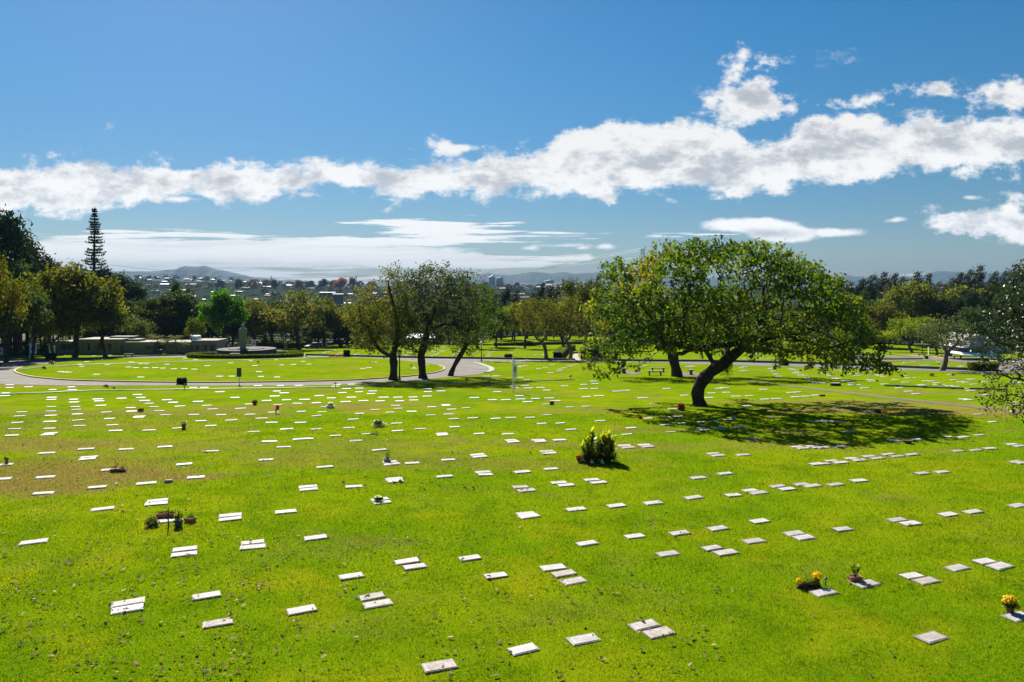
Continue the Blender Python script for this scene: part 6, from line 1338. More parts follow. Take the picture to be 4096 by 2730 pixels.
# --- flowers and pots
def fcol(name, c, c2=None): return leafmat(name, c, c2 or tuple(x * .7 for x in c), rough=.6, trans=.3, spec=.2)
def flowers():
    FR = fcol('red_petal', (.50, .02, .02), (.30, .01, .02)); FM = fcol('magenta_petal', (.55, .03, .22)); FY = fcol('yellow_petal', (.70, .48, .01), (.62, .36, .01)); FW = fcol('white_petal', (.75, .72, .68), (.60, .60, .55)); FO = fcol('orange_brown_petal', (.45, .14, .03), (.25, .08, .02)); FB = fcol('blue_petal', (.05, .10, .5)); DRYL = fcol('dry_brown_leaf', (.12, .07, .035), (.05, .03, .015))
    TC = mat('terracotta', (.42, .15, .06), .8, .2, 5); DK = mat('dark_plastic_pot', (.05, .055, .07), .6, .2, 4); BR = mat('brown_clay', (.16, .06, .035), .8, .25, 5); GY = mat('grey_stone_pot', (.25, .25, .26), .85, .2, 5); GT = mat('green_plastic', (.01, .10, .06), .5, .2, 4); SOIL = mat('potting_soil', (.04, .028, .02), .95, .3, 9)
    def cloud(nm, c, rx, ry, rz, n, ls, m, par, asp=.7, **k):
        rng = np.random.default_rng(int(abs(c[0]) * 1000 + n)); v = rng.normal(size=(n, 3)); v /= np.linalg.norm(v, axis=1)[:, None]; v *= rng.uniform(.5, 1, (n, 1)) * [rx, ry, rz]
        return link(nm, leaves_mesh(nm, v + np.array(c), ls, m, aspect=asp, rng=rng, **k), par)
    def roundpot(px, py, wpx, hpx, m, nm, label, cat='flower pot', rz=0):
        p = G(px, py); s = p.y / F; w, h = wpx * s / 2, hpx * s; r = empty(nm, p, rz, label, cat)
        MB().lathe((0, 0, 0), [(w * .72, 0), (w * .95, h * .85), (w * 1.06, h * .86), (w * 1.06, h), (w * .9, h), (w * .88, h * .9)], 14, cap=False).build('pot', m, r); MB().lathe((0, 0, h * .88), [(w * .9, 0), (w * .5, .01)], 12).build('soil', SOIL, r)
        return r, w, h
    def boxpot(px, py, wpx, hpx, m, nm, label, rz=0, dep=.4, cat='planter'):
        p = G(px, py); s = p.y / F; w, h = wpx * s, hpx * s; r = empty(nm, p, rz, label, cat); d = w * dep
        mb = MB(); k = .82; vs = []
        for (z, q) in ((0, k), (h, 1.0), (h, .9), (h * .8, .86)):
            for a, b in ((-1, -1), (1, -1), (1, 1), (-1, 1)): vs.append((a * w / 2 * q, b * d / 2 * q, z))
        mb.add(vs, [(3, 2, 1, 0)] + [(j + i, j + (i + 1) % 4, j + 4 + (i + 1) % 4, j + 4 + i) for j in (0, 4, 8) for i in range(4)]); mb.build('box', m, r)
        MB().box((0, 0, h * .84), (w * .84, d * .84, .01)).build('soil', SOIL, r); return r, w, h
    r, w, h = roundpot(735, 1717, 18, 21, BR, 'tall_flower_pot', 'tall reddish-brown pot with small white-flecked plant beside a double marker'); cloud('plant', (0, 0, h + .07), .15, .15, .10, 60, .10, LM['hedge'], r, .3); cloud('blossom', (.03, 0, h + .12), .15, .15, .06, 14, .06, FW, r)
    r, w, h = boxpot(473, 1888, 62, 11, BR, 'long_planter', 'long low reddish planter with withered stalks on the browned grass at left', .1, .3); cloud('plant', (0, 0, h + .05), .35, .1, .08, 70, .09, DRYL, r, .4); cloud('blossom', (.0, 0, h + .22), .05, .05, .05, 10, .07, FR, r)
    p = G(563, 1649); r = empty('withered_bouquet', p, 0, 'withered brown bouquet lying at the end of a marker, left lawn', 'bouquet'); cloud('leaf', (0, 0, .13), .22, .14, .12, 130, .10, DRYL, r); cloud('blossom', (.05, 0, .2), .18, .1, .06, 30, .07, FO, r)
    p = G(26, 1856); r = empty('flower_vase', p, 0, 'small multicoloured bunch of flowers at the left edge of the picture', 'flowers'); MB().lathe((0, 0, 0), [(.05, 0), (.07, .16)], 8).build('vase', BR, r); cloud('leaf', (0, 0, .22), .10, .1, .07, 40, .08, LM['dark'], r)
    cloud('blossom', (.08, 0, .28), .06, .06, .05, 16, .07, FY, r); cloud('blossom', (-.06, 0, .27), .06, .06, .05, 16, .07, FB, r)
    p = G(1019, 1621); r = empty('bouquet', p, 0, 'round orange and brown bouquet on the lawn above the magenta flowers', 'bouquet'); MB().lathe((0, 0, 0), [(.10, 0), (.13, .12)], 10).build('vase', BR, r); cloud('leaf', (0, 0, .2), .22, .2, .14, 130, .10, DRYL, r); cloud('blossom', (0, 0, .28), .19, .18, .12, 110, .09, FO, r); cloud('blossom', (.05, 0, .40), .10, .1, .04, 20, .08, FY, r)
    p = G(1103, 1656); r = empty('flower_vase', p, 0, 'bright magenta flowers in a slim vase leaning over a marker', 'flowers'); MB().tube([(0, 0, 0), (.02, 0, .2)], [.035, .05], 8).build('vase', GY, r); cloud('leaf', (.03, 0, .22), .08, .08, .1, 40, .08, LM['dark'], r, .4); cloud('blossom', (.11, 0, .42), .11, .1, .18, 110, .10, FM, r)
    r, w, h = boxpot(1322, 1633, 32, 10, M_WHT, 'flower_box', 'small white box overflowing with white flowers, next to a marker', .05, .5); cloud('leaf', (0, 0, h + .06), .2, .12, .08, 60, .08, LM['grey'], r); cloud('blossom', (0, 0, h + .14), .2, .14, .14, 150, .08, FW, r)
    p = G(1518, 1708); r = empty('flower_heap', p, 0, 'wide low heap of white flowers with green leaves, alone on the lawn', 'flowers'); cloud('leaf', (-.1, 0, .22), .26, .18, .16, 170, .11, LM['dark'], r); cloud('blossom', (0, 0, .13), .48, .22, .14, 300, .10, FW, r); cloud('blossom', (-.18, 0, .3), .2, .12, .12, 60, .08, FW, r)
    r, w, h = boxpot(1496, 1738, 32, 4, GT, 'green_tray', 'flat green tray with one thin red flower, below the white flower heap', 0, .4, 'tray'); MB().tube([(0, 0, .02), (.02, 0, .2), (.05, 0, .36)], .008, 4).build('stem', BARK, r); MB().tube([(-.06, 0, .02), (-.08, 0, .3)], .008, 4).build('stem', BARK, r); cloud('blossom', (.07, 0, .36), .08, .06, .06, 26, .08, FR, r)
    r, w, h = boxpot(1548, 1849, 27, 13, GY, 'grey_pot', 'square grey pot holding tall bare twigs behind a double marker', .15, .8)
    tw = MB(); rr = random.Random(2)
    for k in range(7):
        a = rr.uniform(0, 6.28); q = [(rr.uniform(-.04, .04), rr.uniform(-.04, .04), h * .8)]
        for j in range(4): q.append((q[-1][0] + math.cos(a) * .03 + rr.gauss(0, .02), q[-1][1] + math.sin(a) * .03, q[-1][2] + rr.uniform(.07, .16)))
        tw.tube(q, [.011, .009, .008, .006, .004], 4)
    tw.build('twigs', BARK, r)
    r, w, h = roundpot(1601, 1931, 14, 10, BR, 'small_pot', 'tiny brown pot standing on a double marker'); MB().tube([(0, 0, h), (.01, 0, h + .16), (.05, 0, h + .25)], .006, 4).build('twig', BARK, r)
    p = G(1514, 2009, .07); r = empty('lily_bouquet', p, 0, 'white lilies with green leaves laid on a double marker', 'bouquet'); cloud('leaf', (0, 0, .05), .19, .12, .05, 150, .10, LM['dark'], r, .35); cloud('blossom', (-.02, 0, .12), .13, .1, .04, 40, .10, FW, r, .6)
    r, w, h = roundpot(2207, 1620, 20, 6, BR, 'flower_basket', 'low brown basket of red and orange flowers on the middle lawn', 'flower basket'); cloud('leaf', (0, 0, h + .05), .2, .15, .07, 70, .08, LM['dark'], r); cloud('blossom', (.03, 0, h + .10), .2, .14, .08, 90, .07, FR, r); cloud('blossom', (.05, 0, h + .12), .18, .12, .06, 30, .07, FO, r)
    r, w, h = roundpot(2725, 1641, 34, 12, BR, 'flower_basket', 'full basket of deep crimson flowers left of the great tree trunk', 'flower basket'); cloud('leaf', (0, 0, h + .03), .26, .2, .1, 130, .09, LM['dark'], r); cloud('blossom', (0, 0, h + .14), .27, .2, .13, 230, .08, FR, r)
    p = G(2562, 1678); r = empty('dark_red_flowers', p, 0, 'small dark red flowers at a marker in the tree shadow edge', 'flowers'); cloud('leaf', (0, 0, .08), .15, .1, .06, 50, .08, DRYL, r); cloud('blossom', (0, 0, .14), .14, .1, .08, 60, .08, FR, r)
    p = G(2934, 1683); r = empty('glass_vase', p, 0, 'clear vase with one red rose in the big tree shadow', 'vase'); MB().lathe((0, 0, 0), [(.11, 0), (.13, .1), (.07, .2), (.10, .3)], 12, cap=False).build('vase', GY, r, smooth=True); MB().tube([(0, 0, .05), (.1, 0, .3), (.17, 0, .42)], .01, 5).build('stem', BARK, r); cloud('blossom', (.18, 0, .45), .09, .07, .09, 40, .09, FR, r)
    p = G(2788, 1688); r = empty('wooden_stake', p, 0, 'thin twig stake with small cross bar in the shadow below the great trunk', 'stake'); MB().tube([(0, 0, 0), (.01, 0, .42)], .02, 5).tube([(-.08, 0, .2), (.09, 0, .22)], .012, 4).build('stick', BARK, r)
    r, w, h = roundpot(3630, 1774, 36, 13, BR, 'clay_bowl', 'wide empty round clay bowl between two markers at the shadow edge', 'bowl')
    # planters with the tall stake
    r, w, h = boxpot(667, 2073, 80, 19, TC, 'long_planter', 'long terracotta planter of dry plants behind the tall stake', .1, .3); cloud('plant', (0, 0, h + .04), .38, .1, .05, 160, .07, LM['yellow'], r, .3); cloud('plant', (0, 0, h + .03), .38, .1, .05, 60, .07, DRYL, r, .3)
    r, w, h = boxpot(761, 2089, 40, 19, TC, 'square_planter', 'smaller orange planter at the right of the stake group', -.5, .8); cloud('plant', (0, 0, h + .03), .14, .12, .05, 90, .07, LM['hedge'], r, .3)
    r, w, h = roundpot(714, 2108, 34, 28, DK, 'dark_bucket', 'dark grey bucket pot with bright shoots in the stake group', 'flower pot'); cloud('plant', (0, 0, h + .12), .15, .13, .14, 130, .13, LM['lime'], r, .25, up=0)
    p = G(674, 2115); r = empty('wooden_stake', p, 0, 'tall dark stake leaning slightly above a marker and planters', 'stake'); MB().tube([(0, 0, 0), (-.01, 0, .4), (-.02, .02, .70)], [.022, .02, .016], 6).build('stick', BARK, r)
    p = G(608, 2106); r = empty('low_shrub', p, 0, 'ragged grey-green shrub at the left of the planter group', 'shrub'); cloud('foliage', (0, 0, .13), .26, .2, .14, 420, .07, LM['grey'], r, .5); cloud('foliage', (-.05, .1, .22), .2, .12, .1, 120, .08, LM['yellow'], r, .3)
    # lower right
    r, w, h = boxpot(3420, 2326, 52, 22, TC, 'orange_planter', 'orange planter holding a small leafy shrub at the top edge of a marker', .12, .6)
    tw = MB(); rr = random.Random(5)
    for k in range(6):
        a = rr.uniform(0, 6.28); q = [(rr.uniform(-.03, .03), 0, h * .8)]
        for j in range(4): q.append((q[-1][0] + math.cos(a) * .025 + rr.gauss(0, .012), q[-1][1] + math.sin(a) * .025, q[-1][2] + rr.uniform(.05, .09)))
        tw.tube(q, [.009, .008, .006, .005, .004], 4)
    tw.build('stems', BARK, r); cloud('plant', (0, 0, h + .19), .14, .12, .12, 150, .055, LM['hedge'], r); cloud('blossom', (.04, 0, h + .25), .12, .1, .06, 16, .05, FW, r)
    p = G(3236, 2352); r = empty('flowerbed', p, .15, 'little planted grave bed with yellow flowers at both ends', 'flowerbed'); MB().lathe((0, 0, 0), [(.38, 0), (.30, .06)], 14, sy=.35).build('soil', SOIL, r)
    cloud('leaf', (0, 0, .08), .36, .13, .08, 420, .07, DRYL, r, .5); cloud('leaf', (.05, 0, .14), .22, .1, .1, 200, .06, LM['olive'], r, .4); cloud('blossom', (-.28, 0, .20), .10, .08, .08, 120, .05, FY, r); cloud('blossom', (.25, .05, .30), .13, .09, .12, 170, .05, FY, r); cloud('leaf', (.25, .05, .18), .1, .08, .06, 60, .06, LM['hedge'], r)
    p = G(3303, 2345); r = empty('solar_lamp', p, 0, 'small black-capped garden lamp at the right end of the flowerbed', 'garden lamp'); MB().tube([(0, 0, 0), (0, 0, .12)], .012, 6).build('stake', M_BLK, r); MB().lathe((0, 0, .12), [(.03, 0), (.035, .07)], 10).build('lantern', M_GLS, r); MB().lathe((0, 0, .19), [(.045, 0), (.045, .025), (.02, .045)], 10).build('cap', M_BLK, r)
    r, w, h = roundpot(4040, 2455, 33, 28, BR, 'flower_pot', 'clay pot full of bright yellow chrysanthemums by a marker at the right edge', 'flower pot'); cloud('leaf', (0, 0, h + .07), .17, .15, .07, 160, .08, LM['dark'], r); cloud('blossom', (0, 0, h + .15), .19, .17, .11, 420, .055, FY, r, .9, up=1.2); cloud('blossom', (.12, -.1, h + .02), .07, .05, .05, 40, .05, FY, r, .9)
    # mid and far bits
    for (px, py, lab, col, sz) in [(3413, 1500, 'brown figure-like bunch of dead flowers on the right lawn', DRYL, .35), (3727, 1507, 'brown planter bush between markers on the right lawn', FO, .45), (3812, 1504, 'reddish flowers at a marker on the right lawn', DRYL, .28), (3560, 1457, 'row of reddish flower bunches under the great tree tip', FR, .4),
                                   (3508, 1528, 'small brown jar right of the bare sign pole', DRYL, .22), (178, 1482, 'dark withered flowers on the oval lawn beside the pale pipe', DRYL, .45), (1033, 1456, 'withered tuft with one green plant on the oval lawn', LM['dark'], .32), (1823, 1412, 'brown potted plants among markers on the far lawn', DRYL, .55),
                                   (425, 1552, 'green weed tuft on the near road verge', LM['hedge'], .35), (457, 1556, 'small dark pot next to the weed tuft', DRYL, .2), (3755, 1458, 'white and brown flowers on the strip lawn by the bent tree', FW, .3), (1224, 1429, 'red flowers at the right end of the ring hedge', FR, .35), (207, 1462, 'red and yellow croton plant below the dark cube bush', FO, .6),
                                   (1085, 1397, 'bright red flowers in front of the hedge behind the statue', FR, .7), (3202, 1486, 'small dark urn among markers under the great tree tip', DRYL, .25), (2098, 1437, 'white lamp-like ornament on the far kerb', FW, .3), (2256, 1441, 'dark little urn at the foot of the thin twisted tree', DRYL, .3), (2337, 1450, 'white and orange ornaments before the tan path', FW, .3), (1935, 1425, 'brown round pot on the far lawn by the slim lamp post', DRYL, .3), (1480, 1455, 'red flowers at twin markers on the oval lawn', FR, .2)]:
        p = G(px, py); r = empty('grave_flowers', p, 0, lab, 'flowers'); cloud('leaf', (0, 0, sz * .35), sz * .8, sz * .4, sz * .35, 60, sz * .3, LM['dark'] if col is not DRYL else DRYL, r); cloud('blossom', (0, -.02, sz * .6), sz * .7, sz * .35, sz * .3, 60, sz * .28, col, r)
    p = G(1345, 1428); r = empty('red_flower_row', p, 0, 'row of red flowers along the far kerb by the clipped bush', 'flowers'); rng = np.random.default_rng(3); P = np.stack([rng.uniform(-1.35, 1.35, 420), rng.normal(0, .12, 420), rng.uniform(.05, .42, 420)], 1); link('blossom', leaves_mesh('blossom', P, .16, FR, rng=rng), r)
    P = np.stack([rng.uniform(-1.35, 1.35, 300), rng.normal(0, .12, 300), rng.uniform(.0, .28, 300)], 1); link('leaf', leaves_mesh('leaf', P, .15, LM['dark'], rng=rng), r)
    p = G(1143, 1396); r = empty('flower_wreath', p, .4, 'oval white and green flower wreath standing before the long hedge', 'wreath'); s = p.y / F; a = rng.uniform(0, 6.28, 420); P = np.stack([np.cos(a) * 4.5 * s, rng.normal(0, .08, 420), np.sin(a) * 9 * s + 12 * s], 1) + rng.normal(size=(420, 3)) * .08; link('blossom', leaves_mesh('blossom', P, .2, FW, rng=rng), r); link('leaf', leaves_mesh('leaf', P[:160] * .97, .22, LM['hedge'], rng=rng), r)
    MB().tube([(0, .5, 0), (0, .05, 15 * s)], .03, 5).tube([(-.4, 0, 0), (0, 0, 8 * s)], .025, 5).tube([(.4, 0, 0), (0, 0, 8 * s)], .025, 5).build('stand', M_BLK, r)
    p = G(1645, 1478); r = empty('pinwheel', p, 0, 'blue and white pinwheel stuck in the oval lawn', 'pinwheel'); MB().tube([(0, 0, 0), (0, 0, .4)], .012, 5).build('stick', M_WHT, r); mb = MB()
    for k in range(6):
        a = k * math.pi / 3; mb.add([(0, -.02, .42), (.2 * math.cos(a), -.05, .42 + .2 * math.sin(a)), (.17 * math.cos(a + .7), -.02, .42 + .17 * math.sin(a + .7))], [(0, 1, 2)])
    mb.build('vanes', FB, r)
    # the tall leafy clump (broad dracaena-like shoots) with red flowers and plants at its foot
    c = G(2392, 1848); r = empty('leafy_plant_clump', c, 0, 'tall clump of broad yellow-green shoots with red flowers at its foot, alone on the lawn', 'plant'); s = c.y / F; rng = np.random.default_rng(8)
    shoots = [(-45, 1760, 0), (-62, 1790, .1), (-30, 1775, -.1), (-22, 1712, .25), (0, 1765, -.15), (14, 1745, .1), (30, 1740, .2), (45, 1735, 0), (55, 1750, .2), (38, 1770, -.2), (66, 1775, .1), (-8, 1800, -.2), (58, 1815, -.25), (-55, 1812, -.1), (-48, 1745, .2), (20, 1728, .1), (40, 1718, -.1), (-28, 1730, .2), (62, 1742, 0), (-66, 1765, -.1)]
    st = MB(); V = []; Q = []; T = []
    for (dx, top, dy) in shoots:
        bx = dx * s * .62; tx = dx * s; h = (1848 - top) * s; hs = max(.22, h - .24); pts = [(bx, dy * .7, 0), (bx * .6 + tx * .4, dy, hs * .5), (tx, dy, hs)]; st.tube(pts, [.022, .018, .014], 6)
        nl = 40
        for k in range(nl):
            t = k / nl; z = hs - .62 * h * .5 * (1 - t) ; z = max(.18, hs - .62 * (1 - t) ** .8); a = k * 2.4 + rng.uniform(-.3, .3); el = .15 + 1.15 * t + rng.normal() * .12; Lf = rng.uniform(.30, .44); w = .0588
            f = min(1.0, z / max(hs, .2)); base = np.array([bx + (tx - bx) * f, dy, z]); d = np.array([math.cos(a) * math.cos(el), math.sin(a) * math.cos(el), math.sin(el)]); sd_ = np.cross(d, [0, 0, 1.0]); sd_ /= np.linalg.norm(sd_) + 1e-6
            k0 = len(V); droop = np.array([0, 0, -.10 * (1 - t)])
            for (q, ww) in ((0, .3), (.33, 1), (.68, .85)):
                cpt = base + d * Lf * q + droop * q * q
                V += [cpt - sd_ * w * ww, cpt + sd_ * w * ww]
            tip = base + d * Lf + droop; V += [tip - sd_ * .004, tip + sd_ * .004]
            for j in range(3): Q.append([k0 + j * 2, k0 + j * 2 + 1, k0 + j * 2 + 3, k0 + j * 2 + 2]); T.append(min(1, max(0, t * .95 + rng.normal() * .15)))
    st.build('stems', mat('green_cane', (.07, .09, .03), .7, .2, 8), r)
    LC = leafmat('broad_shoot_leaf', (.035, .085, .006), (.26, .30, .012), (.60, .55, .05), rough=.4, trans=.5, spec=.35); link('foliage', npmesh('foliage', np.array(V), np.array(Q), LC, np.array(T)), r)
    for (dx, dy, z, n, m, ls, rx) in [(-78, -.1, .22, 90, FR, .09, .14), (-70, -.15, .12, 260, LM['olive'], .06, .2), (-42, -.2, .16, 150, FR, .10, .16), (-20, -.25, .22, 110, FR, .09, .13), (-12, -.3, .14, 230, LM['yellow'], .06, .18), (8, -.1, .28, 120, FR, .10, .16), (-10, -.4, .06, 120, DRYL, .06, .25), (30, -.2, .12, 100, LM['dark'], .10, .2), (-55, -.25, .07, 200, DRYL, .06, .3)]:
        cloud('blossom' if m is FR else 'undergrowth', (dx * s, dy, z), rx, rx * .8, rx * .7, n, ls, m, r)
    for (dx, dy, z, a) in [(-28, -.42, .1, .3), (14, -.42, .09, -.4)]: MB().slab((dx * s, dy, z - .06), (.15, .11, .07), .02, a).build('white_wrapping', M_WHT, r)
# ------------------------------------------------------------------ town, hillside, power lines
def town():
    M_R = [mat('rusty_sheet_roof', (.30, .16, .11), .7, .3, .3), mat('pale_sheet_roof', (.17, .155, .15), .5, .2, .3), mat('grey_sheet_roof', (.2, .2, .2), .6, .3, .3), mat('clay_roof', (.34, .17, .12), .8, .3, .3)]
    M_W = [mat('cream_wall', (.26, .23, .20), .9, .15, .2), mat('white_wall', (.30, .29, .27), .9, .1, .2), mat('pinkish_wall', (.30, .22, .2), .9, .15, .2)]
    PR = []
    for k in range(6):
        w, d, h = [(13, 9, 3.4), (17, 10, 4.2), (10, 9, 6.0), (24, 12, 5), (12, 10, 3.6), (15, 9, 5.6)][k]
        wl = MB().box((0, 0, h / 2), (w, d, h)); me = bpy.data.meshes.new('wall'); me.from_pydata(wl.v, [], wl.f); me.materials.append(M_W[k % 3])
        rf = MB(); e = .8; rh = [1.6, 1.2, 1.4, 1.8, 2.0, 1.0][k]
        rf.add([(-w / 2 - e, -d / 2 - e, h), (w / 2 + e, -d / 2 - e, h), (w / 2 + e, d / 2 + e, h), (-w / 2 - e, d / 2 + e, h), (-w / 2 - e, 0, h + rh), (w / 2 + e, 0, h + rh)], [(0, 1, 5, 4), (2, 3, 4, 5), (0, 4, 3), (1, 2, 5), (3, 2, 1, 0)])
        mr = bpy.data.meshes.new('roof'); mr.from_pydata(rf.v, [], rf.f); mr.materials.append(M_R[k % 4])
        wn = MB()
        for i in range(3): wn.box((-w / 2 + w * (i + .7) / 3.4, -d / 2 - .05, h * .5), (1.4, .12, 1.3))
        mw = bpy.data.meshes.new('window'); mw.from_pydata(wn.v, [], wn.f); mw.materials.append(MWIN)
        PR.append((me, mr, mw))
    rng = random.Random(12); n = 0; items = []
    def house(px, y, k, sc=1.0):
        rx = rng.random()
        X = (px - HX) * y / F; z = float(far_z(np.array([X * 1800 / y * 1.0 if False else X]), np.array([y]))[0]) if y > 690 else ground_z(y)
        r = empty('far_house', (X, y, z - .5), rng.uniform(-.5, .5), None, 'house', 'small houses on the far hillside'); r.scale = (sc, sc, sc)
        link('wall', PR[k][0], r); link('roof', PR[k][1], r); link('window', PR[k][2], r)
        items.append((r, px, HY + F * (CH - z) / y, ['rust-roofed', 'pale-roofed', 'grey-roofed', 'red-roofed', 'rust-gabled', 'bright-roofed'][k] + ' little house ', 'house'))
    for i in range(104):
        px = rng.uniform(470, 1080) if i < 84 else rng.uniform(980, 1900); y = rng.uniform(1150, 1820) if px < 1080 else rng.uniform(1250, 1700)
        house(px, y, rng.randrange(6), rng.uniform(.5, .95))
    for i in range(22): house(rng.uniform(2050, 2420), rng.uniform(1200, 1750), rng.randrange(6), rng.uniform(1, 1.6))
    for i in range(14): house(rng.uniform(3300, 4050), rng.uniform(1300, 1750), rng.randrange(6), rng.uniform(1, 1.5))
    relabel(items, [(560, 1125, 'the crest above the dark pines'), (640, 1130, 'the hill crest below the mountain'), (720, 1150, 'the gap over the dark pine top'), (820, 1130, 'the peak foot'), (900, 1150, 'the bright green tree top'), (1000, 1150, 'the mountain right foot'), (1100, 1160, 'the hillside wood'), (1365, 1130, 'the orange-red blossoming tree'), (1250, 1170, 'the hollow above the olive trees'), (1550, 1150, 'the tall roadside tree top'), (1800, 1150, 'the grey tree top'),
                    (1985, 1145, 'the twin towers'), (2100, 1165, 'the casuarina tops'), (2200, 1150, 'the pale office block'), (2330, 1150, 'the blue building'), (3400, 1130, 'the right casuarinas start'), (3700, 1130, 'the right mountain foot'), (3950, 1110, 'the right skyline end')], '')
    # far woodland on the slope and in the valley: one mass of crowns
    r2 = np.random.default_rng(77); P = []; tint = []
    for i in range(1300):
        px = r2.uniform(-900, 5200) if i % 3 == 0 else r2.uniform(380, 2450); y = r2.uniform(1000, 1850) if i % 2 else r2.uniform(620, 1300)
        X = (px - HX) * y / F; z = float(far_z(np.array([X]), np.array([y]))[0]) if y > 690 else ground_z(y)
        rr = r2.uniform(4.5, 8.5); v = r2.normal(size=(95, 3)); v /= np.linalg.norm(v, axis=1)[:, None]; v[:, 2] = np.abs(v[:, 2]) * r2.uniform(.8, 1.3)
        P.append(v * rr * r2.uniform(.6, 1.05, (95, 1)) + [X, y, z + rr * .35]); tint.append(np.clip(r2.uniform(0, .8) + r2.normal(size=95) * .1, 0, 1))
    P = np.concatenate(P); o = link('far_woodland', leaves_mesh('far_woodland', P, 2.6, LM['far'], aspect=.7, rng=r2, tint=np.concatenate(tint))); tag(o, 'hazy woodland covering the distant hillside', 'woodland', kind='stuff')
    def ftree(px, y, top, w, leaf, label, kind='broad', v=0):
        X = (px - HX) * y / F; z = float(far_z(np.array([X]), np.array([y]))[0]); return tree('hillside_tree', kind, v, px, y, top, w, leaf, label, 'trees along the far hillside', base=z)
    ftree(1365, 1500, 1112, 62, 'rust', 'orange-red blossoming tree on the far hill', 'broad', 1)
    for i, (px, top, w, lf, lab) in enumerate([(880, 1114, 45, 'far', 'umbrella-shaped dark tree on the far hill, right under the mountain slope'), (955, 1116, 40, 'far', 'rounded far tree right of the umbrella-shaped one'), (1010, 1115, 40, 'rust2', 'brownish far tree near the mountain end'), (1098, 1119, 34, 'far', 'dark round far tree between the two small hills'), (1060, 1116, 36, 'rust2', 'pinkish bare far tree above the pale roofs'), (1195, 1120, 40, 'rust2', 'pink-brown far tree before the small hill'), (1240, 1122, 40, 'far', 'far tree just right of the small hill'), (1295, 1116, 44, 'far', 'tall pale-green far tree left of the orange-red one'),
                                           (1335, 1118, 34, 'far', 'dark far tree touching the orange-red one on its left'), (1410, 1112, 40, 'far', 'dark tall far tree directly right of the orange-red one'), (1440, 1122, 34, 'far', 'small dark far tree left of the roadside trees'), (1488, 1124, 40, 'rust2', 'brownish far tree behind the roadside tree tops'), (1940, 1128, 40, 'rust2', 'red-brown far tree left of the twin towers'), (2035, 1136, 40, 'rust2', 'red-brown far tree right of the twin towers'), (2068, 1128, 30, 'far', 'grey bare far tree right of the towers'), (2270, 1138, 50, 'rust2', 'reddish far trees before the blue building'), (3310, 1120, 60, 'far', 'far tree left of the right casuarinas')]):
        ftree(px, 1450 + 13 * i, top, w, lf, lab, 'broad' if i % 2 else 'spread', i % 3 if i % 2 else 0)
    # two towers and other buildings
    def tower(px, y, w, top, bottom, label, nf, col, cut=0, panel=False, cols=5):
        s = y / F; X = (px - HX) * s; z0 = CH - (bottom - HY) * s; H = (bottom - top) * s; W_ = w * s; r = empty('tower_block', (X, y, z0), .25, label, 'building')
        m = mat('tower_facade', col, .8, .1, .05); MB().box((0, 0, H / 2 - 15), (W_, W_ * .7, H + 30)).build('wall', m, r); wb = MB()
        for i in range(nf):
            for j in range(cols): wb.box((-W_ / 2 + W_ * (j + .5) / cols, -W_ * .35 - .08, H * (i + .55) / nf), (W_ / cols * .72, .3, H / nf * .48))
        wb.build('window', MWIN, r)
        rb = MB(); q = cut * s; rb.add([(-W_ / 2, -W_ * .35, H), (W_ / 2, -W_ * .35, H), (W_ / 2, W_ * .35, H), (-W_ / 2, W_ * .35, H), (-W_ / 2 + W_ * .2, -W_ * .35, H + q * .2), (W_ / 2 - .3 * W_, -W_ * .35, H + q), (W_ / 2 - .3 * W_, W_ * .35, H + q), (-W_ / 2 + W_ * .2, W_ * .35, H + q * .2)], [(0, 1, 5, 4), (1, 2, 6, 5), (2, 3, 7, 6), (3, 0, 4, 7), (4, 5, 6, 7)])
        rb.build('roof', mat('bright_tower_roof', (.8, .8, .8), .25, .05, .1, spec=.9) if cut > 5 else m, r)
        if panel:
            p_ = MB().box((W_ * .28, -W_ * .42, H * .22), (W_ * .46, .8, H * .46)).build('billboard', mat('purple_billboard', (.16, .10, .14), .6, .2, .1), r)
            MB().lathe((W_ * .28, -W_ * .42 - .9, H * .22), [(W_ * .13, -1.5), (W_ * .16, 0), (W_ * .13, 1.5)], 12, sx=1, sy=.05).build('emblem', M_WHT, p_)
        return r
    tower(1966, 3000, 27, 1110, 1140, 'left one of the twin pale tower blocks, with a gleaming slanted roof', 11, (.50, .49, .48), 9)
    tower(1997, 3000, 28, 1114, 1143, 'right one of the twin pale tower blocks, stepped roof and dark billboard', 11, (.44, .43, .42), 5, True)
    tower(2196, 2600, 36, 1124, 1145, 'squat pale office block with brown rooftop box above the casuarinas', 5, (.55, .53, .50), 4)
    tower(2290, 2600, 12, 1128, 1140, 'small bright blue building left of the pale olive dome tree', 3, (.05, .25, .50), 0)
    for (px, py, w, h, y, lab) in [(2018, 1155, 60, 8, 1650, 'long white warehouse roof below the twin towers'), (2160, 1150, 40, 10, 1700, 'white industrial shed between the casuarina tops'), (2250, 1150, 34, 9, 1650, 'pale shed roof right of the office block'), (1310, 1172, 60, 9, 1150, 'red-brown hall roof above the olive trees'), (1352, 1178, 40, 7, 1100, 'pale teal hall right of the red-brown one'), (3400, 1152, 40, 16, 1300, 'slanted white roof behind the right end of the great tree'), (3900, 1160, 20, 8, 900, 'small white shed among the right-hand casuarinas'), (1985, 1208, 26, 8, 700, 'white roof low behind the leaning tree crown')]:
        s = y / F; X = (px - HX) * s; z = CH - (py - HY) * s; r = empty('warehouse', (X, y, z - 8), .1, lab, 'building'); W_ = w * s
        col = (.12, .05, .04) if 'red' in lab else (.08, .16, .15) if 'teal' in lab else (.38, .38, .38)
